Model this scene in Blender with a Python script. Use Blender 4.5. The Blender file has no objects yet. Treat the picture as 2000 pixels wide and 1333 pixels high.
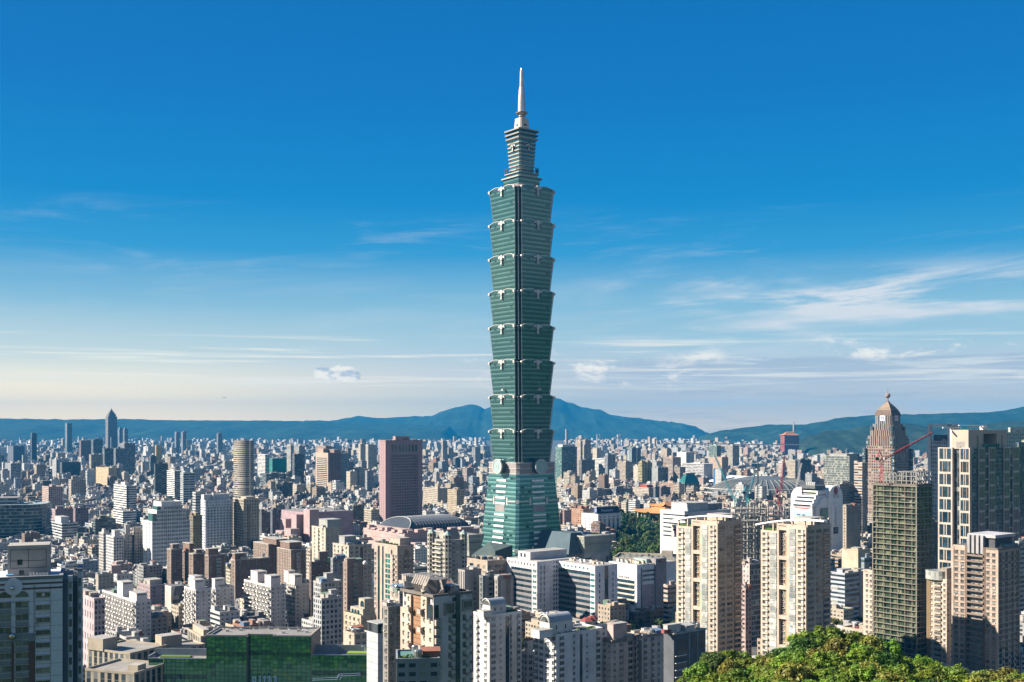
import bpy, math, random
from mathutils import Vector, Matrix, noise as mnoise
R = math.radians
rng = random.Random(101)
S = bpy.context.scene
COL = S.collection
# ------------------------------------------------------------------ camera
CAM_H, F, HOR = 156.0, 2200.0, 835.0          # eye height (m), focal length and horizon row in a 2000 px wide frame
cam = bpy.data.cameras.new('camera'); camo = bpy.data.objects.new('camera', cam); COL.objects.link(camo)
cam.sensor_width = 36.0; cam.lens = 36.0 * F / 2000.0
cam.shift_y = (HOR - 666.5) / 2000.0
cam.clip_start = 1.0; cam.clip_end = 80000.0
camo.location = (0, 0, CAM_H); camo.rotation_euler = (R(90), 0, 0)
S.camera = camo
# ------------------------------------------------------------------ sun, sky, exposure
SUN_EL, SUN_AZ = R(32.0), R(-91.0)            # azimuth from +Y, clockwise
sdir = Vector((math.sin(SUN_AZ) * math.cos(SUN_EL), math.cos(SUN_AZ) * math.cos(SUN_EL), math.sin(SUN_EL)))
sl = bpy.data.lights.new('sun', 'SUN'); sl.energy = 5.0; sl.angle = R(0.5); sl.color = (1.0, 0.90, 0.76)
so = bpy.data.objects.new('sun', sl); COL.objects.link(so)
so.rotation_euler = (-sdir).to_track_quat('-Z', 'Y').to_euler()
S.view_settings.view_transform = 'Standard'; S.view_settings.look = 'None'
EXPO = 1.62; S.view_settings.exposure = EXPO; S.view_settings.gamma = 1.0; S.view_settings.use_curve_mapping = False
S.cycles.max_bounces = 5; S.cycles.diffuse_bounces = 2; S.cycles.glossy_bounces = 2
S.cycles.transmission_bounces = 2; S.cycles.volume_bounces = 0; S.cycles.caustics_reflective = False
S.cycles.caustics_refractive = False

class NT:
 """small helper to write node trees"""
 def __init__(s, tree):
  s.t = tree; s.t.nodes.clear()
 def n(s, kind, **kw):
  nd = s.t.nodes.new(kind)
  for k, v in kw.items():
   if k.startswith('i_'):
    key = k[2:]; key = int(key) if key.isdigit() else key.replace('_', ' ')
    s.set(nd.inputs[key], v)
   else: setattr(nd, k, v)
  return nd
 def set(s, sock, v):
  if isinstance(v, bpy.types.NodeSocket): s.t.links.new(v, sock)
  elif isinstance(v, bpy.types.Node): s.t.links.new(v.outputs[0], sock)
  else:
   if hasattr(sock.default_value, '__len__') and not hasattr(v, '__len__'): v = (v,) * len(sock.default_value)
   elif hasattr(sock.default_value, '__len__') and len(v) == 3 and len(sock.default_value) == 4: v = (*v, 1)
   sock.default_value = v
 def m(s, op, a, b=None, c=None, clamp=False):
  nd = s.t.nodes.new('ShaderNodeMath'); nd.operation = op; nd.use_clamp = clamp
  for i, v in enumerate((a, b, c)):
   if v is not None: s.set(nd.inputs[i], v)
  return nd.outputs[0]
 def mix(s, f, a, b, blend='MIX'):
  nd = s.t.nodes.new('ShaderNodeMix'); nd.data_type = 'RGBA'; nd.blend_type = blend; nd.clamp_factor = True
  s.set(nd.inputs[0], f); s.set(nd.inputs[6], a); s.set(nd.inputs[7], b)
  return nd.outputs[2]
 def ramp(s, f, stops, interp='LINEAR'):
  nd = s.t.nodes.new('ShaderNodeValToRGB'); nd.color_ramp.interpolation = interp
  e = nd.color_ramp.elements
  while len(e) < len(stops): e.new(0.5)
  for el, (p, c) in zip(e, stops):
   el.position = p; el.color = (*c, 1) if hasattr(c, '__len__') else (c, c, c, 1)
  s.set(nd.inputs[0], f)
  return nd.outputs[0]
 def noise(s, vec, scale, detail=4, rough=.5, dist=0, col=False):
  nd = s.n('ShaderNodeTexNoise', i_Scale=scale, i_Detail=detail, i_Roughness=rough, i_Distortion=dist)
  if vec is not None: s.set(nd.inputs['Vector'], vec)
  return nd.outputs[1 if col else 0]
 def comb(s, x, y, z=0.0):
  nd = s.t.nodes.new('ShaderNodeCombineXYZ')
  for i, v in enumerate((x, y, z)): s.set(nd.inputs[i], v)
  return nd.outputs[0]
 def step(s, v, lo, hi):            # smooth 0..1
  nd = s.t.nodes.new('ShaderNodeMapRange'); nd.interpolation_type = 'SMOOTHSTEP'
  s.set(nd.inputs[0], v); s.set(nd.inputs[1], lo); s.set(nd.inputs[2], hi)
  return nd.outputs[0]

world = bpy.data.worlds.new('World'); S.world = world; world.use_nodes = True
W = NT(world.node_tree)
sky = W.n('ShaderNodeTexSky', sky_type='NISHITA', sun_disc=False, sun_elevation=SUN_EL, sun_rotation=SUN_AZ,
          altitude=150, air_density=1.0, dust_density=0.6, ozone_density=4.0)
tc = W.n('ShaderNodeTexCoord'); sp = W.n('ShaderNodeSeparateXYZ', i_0=tc.outputs['Generated'])
dx, dy, dz = sp.outputs
az = W.m('ARCTAN2', dx, dy)                                   # compass angle, 0 towards the tower
el = W.m('ARCSINE', dz)                                       # elevation angle
# the clear sky: the physical sky pulled towards the deep clean blue of this dry afternoon
SKY_K = 10.0
def sk(r, g, b): return tuple(((c / 255.0) ** 2.2) * SKY_K / 2 ** EXPO for c in (r, g, b))
elr = W.m('DIVIDE', el, 0.5)
def lk(r, g, b): return tuple(c * SKY_K / 2 ** EXPO for c in (r, g, b))
HI = [(.214, (.28, .55, .71)), (.304, (.03, .33, .65)), (.394, (.0, .25, .60)), (.576, (.0, .18, .53)), (.74, (.0, .16, .48)), (1.0, (.0, .12, .40))]
def stops(low): return [(p, lk(*c)) for p, c in low + HI]
grad_r = W.ramp(elr, stops([(0.0, (1.15, 1.0, .66)), (.032, (1.05, .95, .64)), (.086, (.80, .78, .75)), (.15, (.45, .66, .74))]))
grad_l = W.ramp(elr, stops([(0.0, (2.7, 1.8, .76)), (.03, (2.3, 1.65, .78)), (.08, (1.45, 1.22, .80)), (.12, (.80, .87, .78))]))
grad = W.mix(W.step(az, -0.42, 0.12), grad_l, grad_r)
clear = W.mix(0.98, sky.outputs[0], grad)
# clouds, laid on the sky by compass angle and elevation
v1 = W.comb(W.m('MULTIPLY', az, 5.0), W.m('MULTIPLY', W.m('ADD', el, W.m('MULTIPLY', az, -0.05)), 40.0))
cir = W.noise(v1, 1.0, 8, .62, .6)
cir2 = W.noise(W.comb(W.m('MULTIPLY', az, 3.0), W.m('MULTIPLY', el, 20.0)), 1.0, 4, .5)
cm = W.m('MULTIPLY', W.step(W.m('ADD', cir, W.m('MULTIPLY', W.step(az, .02, .18), .022)), .42, .68), W.step(cir2, .35, .53))
band = W.m('MULTIPLY', W.step(el, .045, .085), W.m('SUBTRACT', 1.0, W.step(el, .112, .146)))
side = W.step(az, .02, .18)
cirrus = W.m('MULTIPLY', W.m('MULTIPLY', cm, band), W.m('ADD', .16, W.m('MULTIPLY', side, 1.3)), clamp=True)
faint = W.m('MULTIPLY', W.m('MULTIPLY', W.step(cir, .50, .80), W.m('MULTIPLY', W.step(el, .06, .1), W.m('SUBTRACT', 1.0, W.step(el, .17, .2)))), .28)
cirrus = W.m('MAXIMUM', cirrus, faint)
s1 = W.mix(W.m('MULTIPLY', cirrus, .85), clear, sk(240, 240, 240))
# the flat bank of stratus low on the right, with streaks
v2 = W.comb(W.m('MULTIPLY', az, 9.0), W.m('MULTIPLY', el, 120.0), 3.1)
st = W.noise(v2, 1.0, 6, .6, .3)
edge = W.m('ADD', .062, W.m('MULTIPLY', W.m('SUBTRACT', st, .5), .010))
bank = W.m('MULTIPLY', W.m('SUBTRACT', 1.0, W.step(el, W.m('SUBTRACT', edge, .004), edge)), W.step(az, -.02, .16))
bankcol = W.ramp(W.m('MULTIPLY', el, 12.0), [(0.0, lk(1.5, 1.12, .68)), (.25, lk(1.08, .94, .72)), (.5, lk(.68, .71, .72)), (.8, lk(.45, .56, .67))])
bankcol = W.mix(W.m('MULTIPLY', W.step(st, .50, .68), .75), bankcol, lk(1.0, 1.0, .90))
bankcol = W.mix(W.m('MULTIPLY', W.m('SUBTRACT', 1.0, W.step(st, .3, .46)), .35), bankcol, lk(.42, .46, .58))
s2 = W.mix(W.m('MULTIPLY', bank, .92), s1, bankcol)
# thin bright streaks over the left horizon
v3 = W.comb(W.m('MULTIPLY', az, 4.0), W.m('MULTIPLY', el, 190.0), 7.7)
st3 = W.noise(v3, 1.0, 5, .55, .2)
b3 = W.m('MULTIPLY', W.step(el, .022, .040), W.m('SUBTRACT', 1.0, W.step(el, .066, .085)))
s3 = W.mix(W.m('MULTIPLY', W.m('MULTIPLY', W.step(st3, .52, .70), b3), .7), s2, lk(1.35, 1.22, .95))
# small ragged cumulus puffs, sunlit on the left and blue-grey below
vp = W.comb(W.m('MULTIPLY', az, 24.0), W.m('MULTIPLY', el, 60.0), 1.7)
lump = W.noise(vp, 1.0, 9, .62, .3)
place = W.noise(W.comb(W.m('MULTIPLY', az, 7.0), W.m('MULTIPLY', el, 30.0), 4.2), 1.0, 1, .5)
bp = W.m('MULTIPLY', W.step(el, .020, .032), W.m('SUBTRACT', 1.0, W.step(el, .066, .082)))
puff = W.m('MULTIPLY', W.m('MULTIPLY', W.step(lump, .50, .66), W.step(place, .47, .58)), W.m('MULTIPLY', bp, W.step(az, -.06, .0)))
dxp, dyp = W.m('DIVIDE', W.m('SUBTRACT', az, -.155), .030), W.m('DIVIDE', W.m('SUBTRACT', el, .0465), .011)
one = W.m('SUBTRACT', 1.0, W.step(W.m('SQRT', W.m('ADD', W.m('MULTIPLY', dxp, dxp), W.m('MULTIPLY', dyp, dyp))), .35, 1.0))
lump2 = W.noise(W.comb(W.m('MULTIPLY', az, 60.0), W.m('MULTIPLY', el, 110.0), 9.3), 1.0, 7, .6, .4)
puff1 = W.m('MULTIPLY', W.step(W.m('ADD', W.m('MULTIPLY', one, .55), lump2), .72, .92), W.step(one, .02, .2))
puff = W.m('MAXIMUM', puff, puff1)
shadeful = W.noise(W.comb(W.m('ADD', W.m('MULTIPLY', az, 40.0), -.25), W.m('ADD', W.m('MULTIPLY', el, 80.0), .25), 1.7), 1.0, 5, .6)
pc = W.mix(W.step(shadeful, .50, .66), lk(1.45, 1.28, 1.04), lk(.50, .58, .70))
s4 = W.mix(W.m('MULTIPLY', puff, .72), s3, pc)
# broken cloud added behind the viewpoint, out of view, to lift the shadows
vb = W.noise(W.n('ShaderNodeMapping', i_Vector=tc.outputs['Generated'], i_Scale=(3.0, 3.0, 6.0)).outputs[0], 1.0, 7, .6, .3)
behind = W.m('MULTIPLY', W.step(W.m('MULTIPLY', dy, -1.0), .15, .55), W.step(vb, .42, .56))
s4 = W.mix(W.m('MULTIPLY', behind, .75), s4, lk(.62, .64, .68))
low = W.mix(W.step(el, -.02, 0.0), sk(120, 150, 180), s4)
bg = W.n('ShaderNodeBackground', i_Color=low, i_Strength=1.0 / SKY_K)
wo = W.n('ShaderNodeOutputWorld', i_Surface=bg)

# ------------------------------------------------------------------ materials
MATS = {}
def new_mat(name):
 m = bpy.data.materials.new(name); m.use_nodes = True
 return m, NT(m.node_tree)
def out(t, bsdf, vol=None):
 t.n('ShaderNodeOutputMaterial', i_Surface=bsdf)
def mat(name, col, rough=.7, metal=0.0, spec=.4, vary=.12, scale=.15, rnd=0.0, coat=0.0):
 """plain paint/stone/metal with uneven weathering"""
 if name in MATS: return MATS[name]
 m, t = new_mat(name)
 g = t.n('ShaderNodeNewGeometry')
 v = t.noise(g.outputs['Position'], scale, 6, .6)
 c = t.mix(t.step(v, .25, .75), tuple(x * .67 * (1 - vary) for x in col), tuple(x * .67 * (1 + vary) for x in col))
 if rnd:
  oi = t.n('ShaderNodeObjectInfo')
  hs = t.n('ShaderNodeHueSaturation', i_Hue=t.m('ADD', .5 - rnd * .05, t.m('MULTIPLY', oi.outputs['Random'], rnd * .1)),
                 i_Value=t.m('ADD', 1 - rnd, t.m('MULTIPLY', oi.outputs['Random'], 2 * rnd)), i_Color=c)
  c = hs.outputs[0]
 b = t.n('ShaderNodeBsdfPrincipled', i_Base_Color=c, i_Roughness=rough, i_Metallic=metal, i_Specular_IOR_Level=spec)
 out(t, b); MATS[name] = m
 return m
def facade_mat():
 m, t = new_mat('facade')
 wall = t.n('ShaderNodeAttribute', attribute_name='wall'); win = t.n('ShaderNodeAttribute', attribute_name='win')
 uv = t.n('ShaderNodeUVMap', uv_map='UVMap')
 s = t.n('ShaderNodeSeparateXYZ', i_0=uv.outputs[0]); w = t.n('ShaderNodeSeparateColor', i_0=win.outputs['Color'])
 bay, flo, hf = (t.m('MULTIPLY', w.outputs[0], 20.0), t.m('MULTIPLY', w.outputs[1], 20.0), w.outputs[2]); wf = win.outputs['Alpha']
 cu, cv = t.m('DIVIDE', s.outputs[0], bay), t.m('DIVIDE', s.outputs[1], flo)
 fu = t.m('ABSOLUTE', t.m('SUBTRACT', t.m('FRACT', cu), .5)); fv = t.m('ABSOLUTE', t.m('SUBTRACT', t.m('FRACT', cv), .5))
 mask = t.m('MULTIPLY', t.m('LESS_THAN', fu, t.m('MULTIPLY', wf, .5)), t.m('LESS_THAN', fv, t.m('MULTIPLY', hf, .5)))
 wn = t.n('ShaderNodeTexWhiteNoise', noise_dimensions='3D', i_Vector=t.comb(t.m('FLOOR', cu), t.m('FLOOR', cv), t.m('MULTIPLY', wall.outputs['Fac'], 50.0)))
 glass = t.ramp(wn.outputs['Value'], [(0, (.010, .014, .02)), (.55, (.03, .045, .055)), (.8, (.07, .09, .10)), (.97, (.24, .24, .21))])
 g = t.n('ShaderNodeNewGeometry')
 nz = t.noise(g.outputs['Position'], .12, 5, .65)
 wc = t.mix(t.step(nz, .2, .8), (.47, .465, .46), (.72, .72, .72)); wc = t.mix(1.0, wall.outputs['Color'], wc, 'MULTIPLY')
 st = t.noise(t.n('ShaderNodeMapping', i_Vector=g.outputs['Position'], i_Scale=(.8, .8, .04)).outputs[0], 1.0, 4, .6)
 wc = t.mix(t.m('MULTIPLY', t.step(st, .52, .75), .28), wc, t.mix(1.0, wc, (.55, .5, .46), 'MULTIPLY'))
 c = t.mix(mask, wc, glass)
 b = t.n('ShaderNodeBsdfPrincipled', i_Base_Color=c, i_Roughness=t.m('SUBTRACT', .82, t.m('MULTIPLY', mask, .66)), i_Specular_IOR_Level=.4)
 out(t, b); return m
FAC = facade_mat()
def glass_mat(name, lo, hi, rough=.08, metal=.0, spec=.7):
 """window glass; each pane object gets its own tint (curtains, lit blinds)"""
 m, t = new_mat(name)
 oi = t.n('ShaderNodeObjectInfo')
 g = t.n('ShaderNodeNewGeometry')
 wn = t.n('ShaderNodeTexWhiteNoise', noise_dimensions='3D',
             i_Vector=t.n('ShaderNodeVectorMath', operation='FLOOR', i_0=t.n('ShaderNodeVectorMath', operation='SCALE', i_0=g.outputs['Position'], i_Scale=.45).outputs[0]).outputs[0])
 v = t.m('ADD', t.m('MULTIPLY', oi.outputs['Random'], .55), t.m('MULTIPLY', wn.outputs['Value'], .45))
 c = t.ramp(v, [(0, lo), (.55, tuple(a * .6 + b_ * .4 for a, b_ in zip(lo, hi))), (.95, hi)])
 b = t.n('ShaderNodeBsdfPrincipled', i_Base_Color=c, i_Roughness=rough, i_Metallic=metal, i_Specular_IOR_Level=spec)
 out(t, b); return m
GLASS = glass_mat('window_glass', (.006, .010, .015), (.26, .27, .25))
DARKGL = glass_mat('dark_glass', (.006, .012, .018), (.03, .06, .08), .06)
TEALGL = glass_mat('teal_glass', (.015, .07, .07), (.06, .20, .19), .08)
GREENGL = glass_mat('green_glass', (.03, .09, .06), (.12, .26, .18), .1)

# ------------------------------------------------------------------ mesh builder
PAL = dict(white=(.88, .86, .82), cream=(.62, .54, .42), beige=(.52, .42, .31), tan=(.40, .31, .22), pink=(.56, .38, .35),
           mauve=(.36, .27, .29), brown=(.20, .125, .095), brick=(.36, .17, .10), grey=(.36, .36, .35), dark=(.10, .105, .115),
           bluegrey=(.34, .39, .45), teal=(.05, .15, .15), olive=(.30, .25, .13), lgrey=(.60, .60, .59), slate=(.12, .15, .19),
           green=(.14, .27, .21), salmon=(.55, .34, .24), roof=(.30, .29, .28), roofl=(.46, .44, .41), roofd=(.16, .16, .17))
def pc_(c): return PAL[c] if isinstance(c, str) else c
NOWIN = (.05, .05, 0, 0)
class MB:
 def __init__(s):
  s.v = []; s.f = []; s.uv = []; s.wall = []; s.win = []
 def face(s, pts, wall=(.5, .5, .5), win=NOWIN, uv=None):
  b = len(s.v); s.v += [tuple(p) for p in pts]; s.f.append(tuple(range(b, b + len(pts))))
  s.uv += uv if uv else [(0.0, 0.0)] * len(pts)
  s.wall.append(pc_(wall)); s.win.append(win)
 def wallquad(s, a, b, z0, z1, wall, win=None):
  """vertical quad from ground point a to b; outward is right of a->b; win = (bay, floor, wfrac, hfrac)"""
  L = math.hypot(b[0] - a[0], b[1] - a[1]); H = z1 - z0
  if win and L > 1.2 and H > 2:
   nb = max(1, round(L / win[0])); nf = max(1, round(H / win[1])); ww = (L / nb / 20, H / nf / 20, win[3], win[2])
  else: ww = NOWIN
  s.face([(a[0], a[1], z0), (b[0], b[1], z0), (b[0], b[1], z1), (a[0], a[1], z1)], wall, ww, [(0, 0), (L, 0), (L, H), (0, H)])
 def box(s, x0, x1, y0, y1, z0, z1, wall=(.5, .5, .5), roof=None, win=None, bottom=False, M=None):
  P = [(x0, y0), (x1, y0), (x1, y1), (x0, y1)]
  if M: P = [M(p) for p in P]
  for i in range(4): s.wallquad(P[i], P[(i + 1) % 4], z0, z1, wall, win)
  s.face([(p[0], p[1], z1) for p in P], roof if roof else wall)
  if bottom: s.face([(p[0], p[1], z0) for p in reversed(P)], wall)
 def prism(s, P, z0, z1, wall=(.5, .5, .5), roof=None, win=None, P1=None, cap=True, bottom=False):
  """polygon P (ccw) extruded, optionally to a different top polygon"""
  P1 = P1 or P; n = len(P)
  for i in range(n):
   a, b, c, d = P[i], P[(i + 1) % n], P1[(i + 1) % n], P1[i]
   L = math.hypot(b[0] - a[0], b[1] - a[1]); H = z1 - z0; ww = NOWIN
   if win and L > .5: ww = (L / max(1, round(L / win[0])) / 20, H / max(1, round(H / win[1])) / 20, win[3], win[2])
   s.face([(a[0], a[1], z0), (b[0], b[1], z0), (c[0], c[1], z1), (d[0], d[1], z1)], wall, ww, [(0, 0), (L, 0), (L, H), (0, H)])
  if cap: s.face([(p[0], p[1], z1) for p in P1], roof if roof else wall)
  if bottom: s.face([(p[0], p[1], z0) for p in reversed(P)], wall)
 def bar(s, a, b, r, wall=(.5, .5, .5), n=4, r2=None):
  a, b = Vector(a), Vector(b); d = (b - a)
  if d.length < 1e-6: return
  d.normalize(); u = d.orthogonal().normalized(); w = d.cross(u); r2 = r if r2 is None else r2
  A = [a + (u * math.cos(t) + w * math.sin(t)) * r for t in [2 * math.pi * (k + .5) / n for k in range(n)]]
  B_ = [b + (u * math.cos(t) + w * math.sin(t)) * r2 for t in [2 * math.pi * (k + .5) / n for k in range(n)]]
  for k in range(n): s.face([A[k], A[(k + 1) % n], B_[(k + 1) % n], B_[k]], wall)
  s.face(list(reversed(A)), wall); s.face(B_, wall)
 def lathe(s, prof, n=16, c=(0, 0), wall=(.5, .5, .5)):
  """prof = [(r, z)...] bottom to top"""
  for (r0, z0), (r1, z1) in zip(prof, prof[1:]):
   for k in range(n):
    a, b = 2 * math.pi * k / n, 2 * math.pi * (k + 1) / n
    P = [(c[0] + r0 * math.cos(a), c[1] + r0 * math.sin(a), z0), (c[0] + r0 * math.cos(b), c[1] + r0 * math.sin(b), z0),
                     (c[0] + r1 * math.cos(b), c[1] + r1 * math.sin(b), z1), (c[0] + r1 * math.cos(a), c[1] + r1 * math.sin(a), z1)]
    if r1 < 1e-4: P = P[:3]
    elif r0 < 1e-4: P = [P[0], P[2], P[3]]
    s.face(P, wall)
  r, z = prof[-1]
  if r > 1e-3: s.face([(c[0] + r * math.cos(2 * math.pi * k / n), c[1] + r * math.sin(2 * math.pi * k / n), z) for k in range(n)], wall)
 def mesh(s, name):
  me = bpy.data.meshes.new(name); me.from_pydata(s.v, [], s.f)
  u = me.uv_layers.new(name='UVMap'); u.data.foreach_set('uv', [x for p in s.uv for x in p])
  a = me.attributes.new('wall', 'FLOAT_COLOR', 'FACE'); a.data.foreach_set('color', [x for c in s.wall for x in (*c, 1.0)])
  a = me.attributes.new('win', 'FLOAT_COLOR', 'FACE'); a.data.foreach_set('color', [x for c in s.win for x in c])
  me.update(); return me
 def build(s, name, m=None, parent=None, loc=None, rz=0.0, smooth=False):
  me = s.mesh(name); me.materials.append(m or FAC)
  if smooth: me.polygons.foreach_set('use_smooth', [True] * len(me.polygons))
  return link(name, me, parent, loc, rz)
def link(name, me, parent=None, loc=None, rz=0.0):
 o = bpy.data.objects.new(name, me); COL.objects.link(o)
 if parent: o.parent = parent
 if loc: o.location = loc
 if rz: o.rotation_euler = (0, 0, rz)
 return o
def tag(o, label, cat, group=None):
 o['label'] = label; o['category'] = cat
 if group: o['group'] = group
 return o
def struct(o, kind='structure'):
 o['kind'] = kind; return o
def empty(name, loc, rz=0.0):
 o = bpy.data.objects.new(name, None); COL.objects.link(o); o.location = loc; o.rotation_euler = (0, 0, rz)
 o.empty_display_size = 1; return o

# ------------------------------------------------------------------ placing things from what is measured in the photograph
def wx(px, Y): return (px - 1000.0) / F * Y
def wz(py, Y): return CAM_H - (py - HOR) / F * Y
def ygr(py): return CAM_H * F / (py - HOR)            # distance of a ground point seen at row py
GRID = 38.0                                            # the street grid, degrees
FOOT = []                                              # footprints already taken: (x, y, radius)
SHOWN = []                                             # (px0, px1, py_top, py_bottom, Y, short name) of what is placed, for neighbours' labels
class Bld:
 """a building seen corner-on: left face (x=0 plane, local -X) and right face (y=0 plane, local -Y)"""
 def __init__(s, name, label, cat, xl, xc, xr, yt, Y, rot=GRID, z0=0.0, w=None, d=None, group=None, short=None, maxd=90):
  s.a = R(rot); s.C = Vector((wx(xc, Y), Y)); s.Y = Y
  s.ex = Vector((math.cos(s.a), math.sin(s.a))); s.ey = Vector((-math.sin(s.a), math.cos(s.a)))
  s.d = d if d else max(3.0, min(maxd, s._t(s.ex, xr))); s.w = w if w else max(3.0, min(maxd, s._t(s.ey, xl)))
  s.z0 = z0; s.H = wz(yt, Y) - z0
  s.o = empty(name, (s.C.x, s.C.y, z0), s.a); tag(s.o, label, cat, group)
  c = s.C + s.ex * s.d / 2 + s.ey * s.w / 2
  FOOT.append((c.x, c.y, .5 * math.hypot(s.d, s.w), s)); s.win_items = []
  SHOWN.append((xl, xr, yt, HOR + CAM_H * F / Y, Y, short))
 def _t(s, e, px):
  k = (px - 1000.0) / F; den = e.x - k * e.y
  if abs(den) < 1e-3: return 1e3
  t = (k * s.C.y - s.C.x) / den
  return t if t > 0 else 1e3
 def fx(s, px): return s._t(s.ex, px)              # local x on the right face at image column px
 def fy(s, px): return s._t(s.ey, px)              # local y on the left face
 def z(s, py): return wz(py, s.Y) - s.z0
 def part(s, name, mb, m=None, parent=None):
  return mb.build(name, m, parent or s.o)
 # window / balcony fields -------------------------------------------------
 def win(s, face, u, z, w, h, kind='window', m=None, dep=.12, off=0.0):
  """one window (or balcony) centred at u along the face, sill at z; off = face plane offset (m outwards)"""
  s.win_items.append((kind, face, u, z, w, h, m or GLASS, dep, off))
 def cols(s, face, us, zs, w, h, **k):
  for u in us:
   for z in zs: s.win(face, u, z, w, h, **k)
 def flush(s, limit=100, parent=None):
  by = {}; r = random.Random(len(s.win_items))
  for it in [i for i in s.win_items if i[0] == 'window' and s.Y < 1000]:
   if r.random() < .16: s.win_items.append(('air_conditioner', it[1], it[2] + r.choice((-1, 1)) * (it[4] / 2 - .1), it[3] - r.uniform(.75, 1.0), .85, .6, FAC, .5, it[8]))
  for it in s.win_items: by.setdefault((it[0], it[6].name), []).append(it)
  used = {}
  for (kind, mn), its in by.items():
   its.sort(key=lambda i: -i[3]); cache = {}
   n0 = used.get(kind, 0); lim = max(0, limit - n0); used[kind] = n0 + min(lim, len(its))
   for it in its[:lim]:
    _, face, u, z, w, h, m, dep, off = it
    key = (face, round(w, 2), round(h, 2), round(dep, 2))
    if key not in cache:
     mb = MB(); s._item(mb, kind, face, 0, 0, w, h, dep, 0, s.bal_wall if kind == 'balcony' else None); ng = len(mb.f)
     if kind == 'window':
      for (a, b_, z0, z1, n) in ((-w / 2 - .15, w / 2 + .15, -.22, -.04, dep + .22), (-w / 2 - .2, w / 2 + .2, h, h + .16, dep + .4), (-.05, .05, 0, h, dep + .05)):
       if face == 'L': mb.box(-n, .02, a, b_, z0, z1, s.bal_wall, bottom=True)
       else: mb.box(a, b_, -n, .02, z0, z1, s.bal_wall, bottom=True)
     me = mb.mesh(kind); me.materials.append(m); me.materials.append(FAC); me.polygons.foreach_set('material_index', [0] * ng + [1] * (len(mb.f) - ng)); cache[key] = me
    loc = (-off, u, z) if face == 'L' else (u, -off, z)
    link(kind, cache[key], parent or s.o, loc)
   if len(its) > lim:
    mb = MB()
    for _, face, u, z, w, h, m, dep, off in its[lim:]: s._item(mb, kind, face, u, z, w, h, dep, off, s.bal_wall if kind == 'balcony' else None)
    o = mb.build(kind + '_rows', its[0][6], parent or s.o); o['kind'] = 'stuff'
  s.win_items = []
 bal_wall = (.6, .55, .5)
 def _item(s, mb, kind, face, u, z, w, h, dep, off, col):
  a, b = u - w / 2, u + w / 2; c = col or (.5, .5, .5)
  if kind == 'balcony':                              # slab with a solid front
   def bx(n0, n1, a_, b_, z0, z1):
    if face == 'L': mb.box(-n1, -n0, a_, b_, z0, z1, c, bottom=True)
    else: mb.box(a_, b_, -n1, -n0, z0, z1, c, bottom=True)
   bx(off, off + dep, a, b, z, z + .18); bx(off + dep - .14, off + dep, a, b, z + .18, z + h)
   bx(off, off + dep - .14, a, a + .14, z + .18, z + h); bx(off, off + dep - .14, b - .14, b, z + .18, z + h)
  else:
   if kind == 'air_conditioner': c = (.6, .6, .58)
   if face == 'L': mb.box(-off - dep, -off + .02, a, b, z, z + h, c, bottom=True)
   else: mb.box(a, b, -off - dep, -off + .02, z, z + h, c, bottom=True)
def even(a, b, n):
 return [a + (b - a) * (i + .5) / n for i in range(n)]
# ================================================================== SETTING
# ground: one sheet to the foot of the mountains
def ground():
 m, t = new_mat('city_ground')
 g = t.n('ShaderNodeNewGeometry')
 a = t.noise(g.outputs['Position'], .02, 6, .6); b = t.noise(g.outputs['Position'], .25, 5, .6)
 c = t.ramp(a, [(.30, (.045, .047, .05)), (.5, (.075, .073, .07)), (.56, (.12, .115, .10)), (.62, (.05, .075, .035)), (.75, (.06, .06, .06))])
 c = t.mix(t.m('MULTIPLY', t.step(b, .4, .7), .4), c, (.13, .125, .12))
 bs = t.n('ShaderNodeBsdfPrincipled', i_Base_Color=c, i_Roughness=.9, i_Specular_IOR_Level=.2); out(t, bs)
 mb = MB(); n = 24
 for i in range(n):
  for j in range(n):
   x0, x1 = -15000 + 30000 * i / n, -15000 + 30000 * (i + 1) / n; y0, y1 = -1200 + 23000 * j / n, -1200 + 23000 * (j + 1) / n
   mb.face([(x0, y0, 0), (x1, y0, 0), (x1, y1, 0), (x0, y1, 0)])
 struct(mb.build('ground', m))
ground()
def forest_mat(name, lo, mid, hi, s1, s2):
 m, t = new_mat(name)
 g = t.n('ShaderNodeNewGeometry')
 a = t.noise(g.outputs['Position'], s1, 7, .65); b = t.noise(g.outputs['Position'], s2, 4, .6)
 c = t.ramp(a, [(.3, lo), (.5, mid), (.72, hi)])
 c = t.mix(t.step(b, .4, .7), c, t.mix(1.0, c, (.65, .62, .6), 'MULTIPLY'))
 bs = t.n('ShaderNodeBsdfPrincipled', i_Base_Color=c, i_Roughness=.85, i_Specular_IOR_Level=.2); out(t, bs)
 return m
MOUNT = forest_mat('mountain_forest', (.004, .017, .011), (.010, .030, .018), (.034, .062, .034), .0075, .0016)
DKHILL = forest_mat('dark_hill_forest', (.006, .016, .010), (.014, .030, .018), (.034, .055, .030), .012, .005)
HILLF = forest_mat('hill_forest', (.018, .042, .014), (.042, .088, .022), (.10, .15, .04), .02, .006)
def interp(pts, x):
 if x <= pts[0][0]: return pts[0][1]
 for (a, b), (c, d) in zip(pts, pts[1:]):
  if x <= c:
   f = (x - a) / (c - a); f = f * f * (3 - 2 * f) * .5 + f * .5
   return b + (d - b) * f
 return pts[-1][1]
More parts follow.
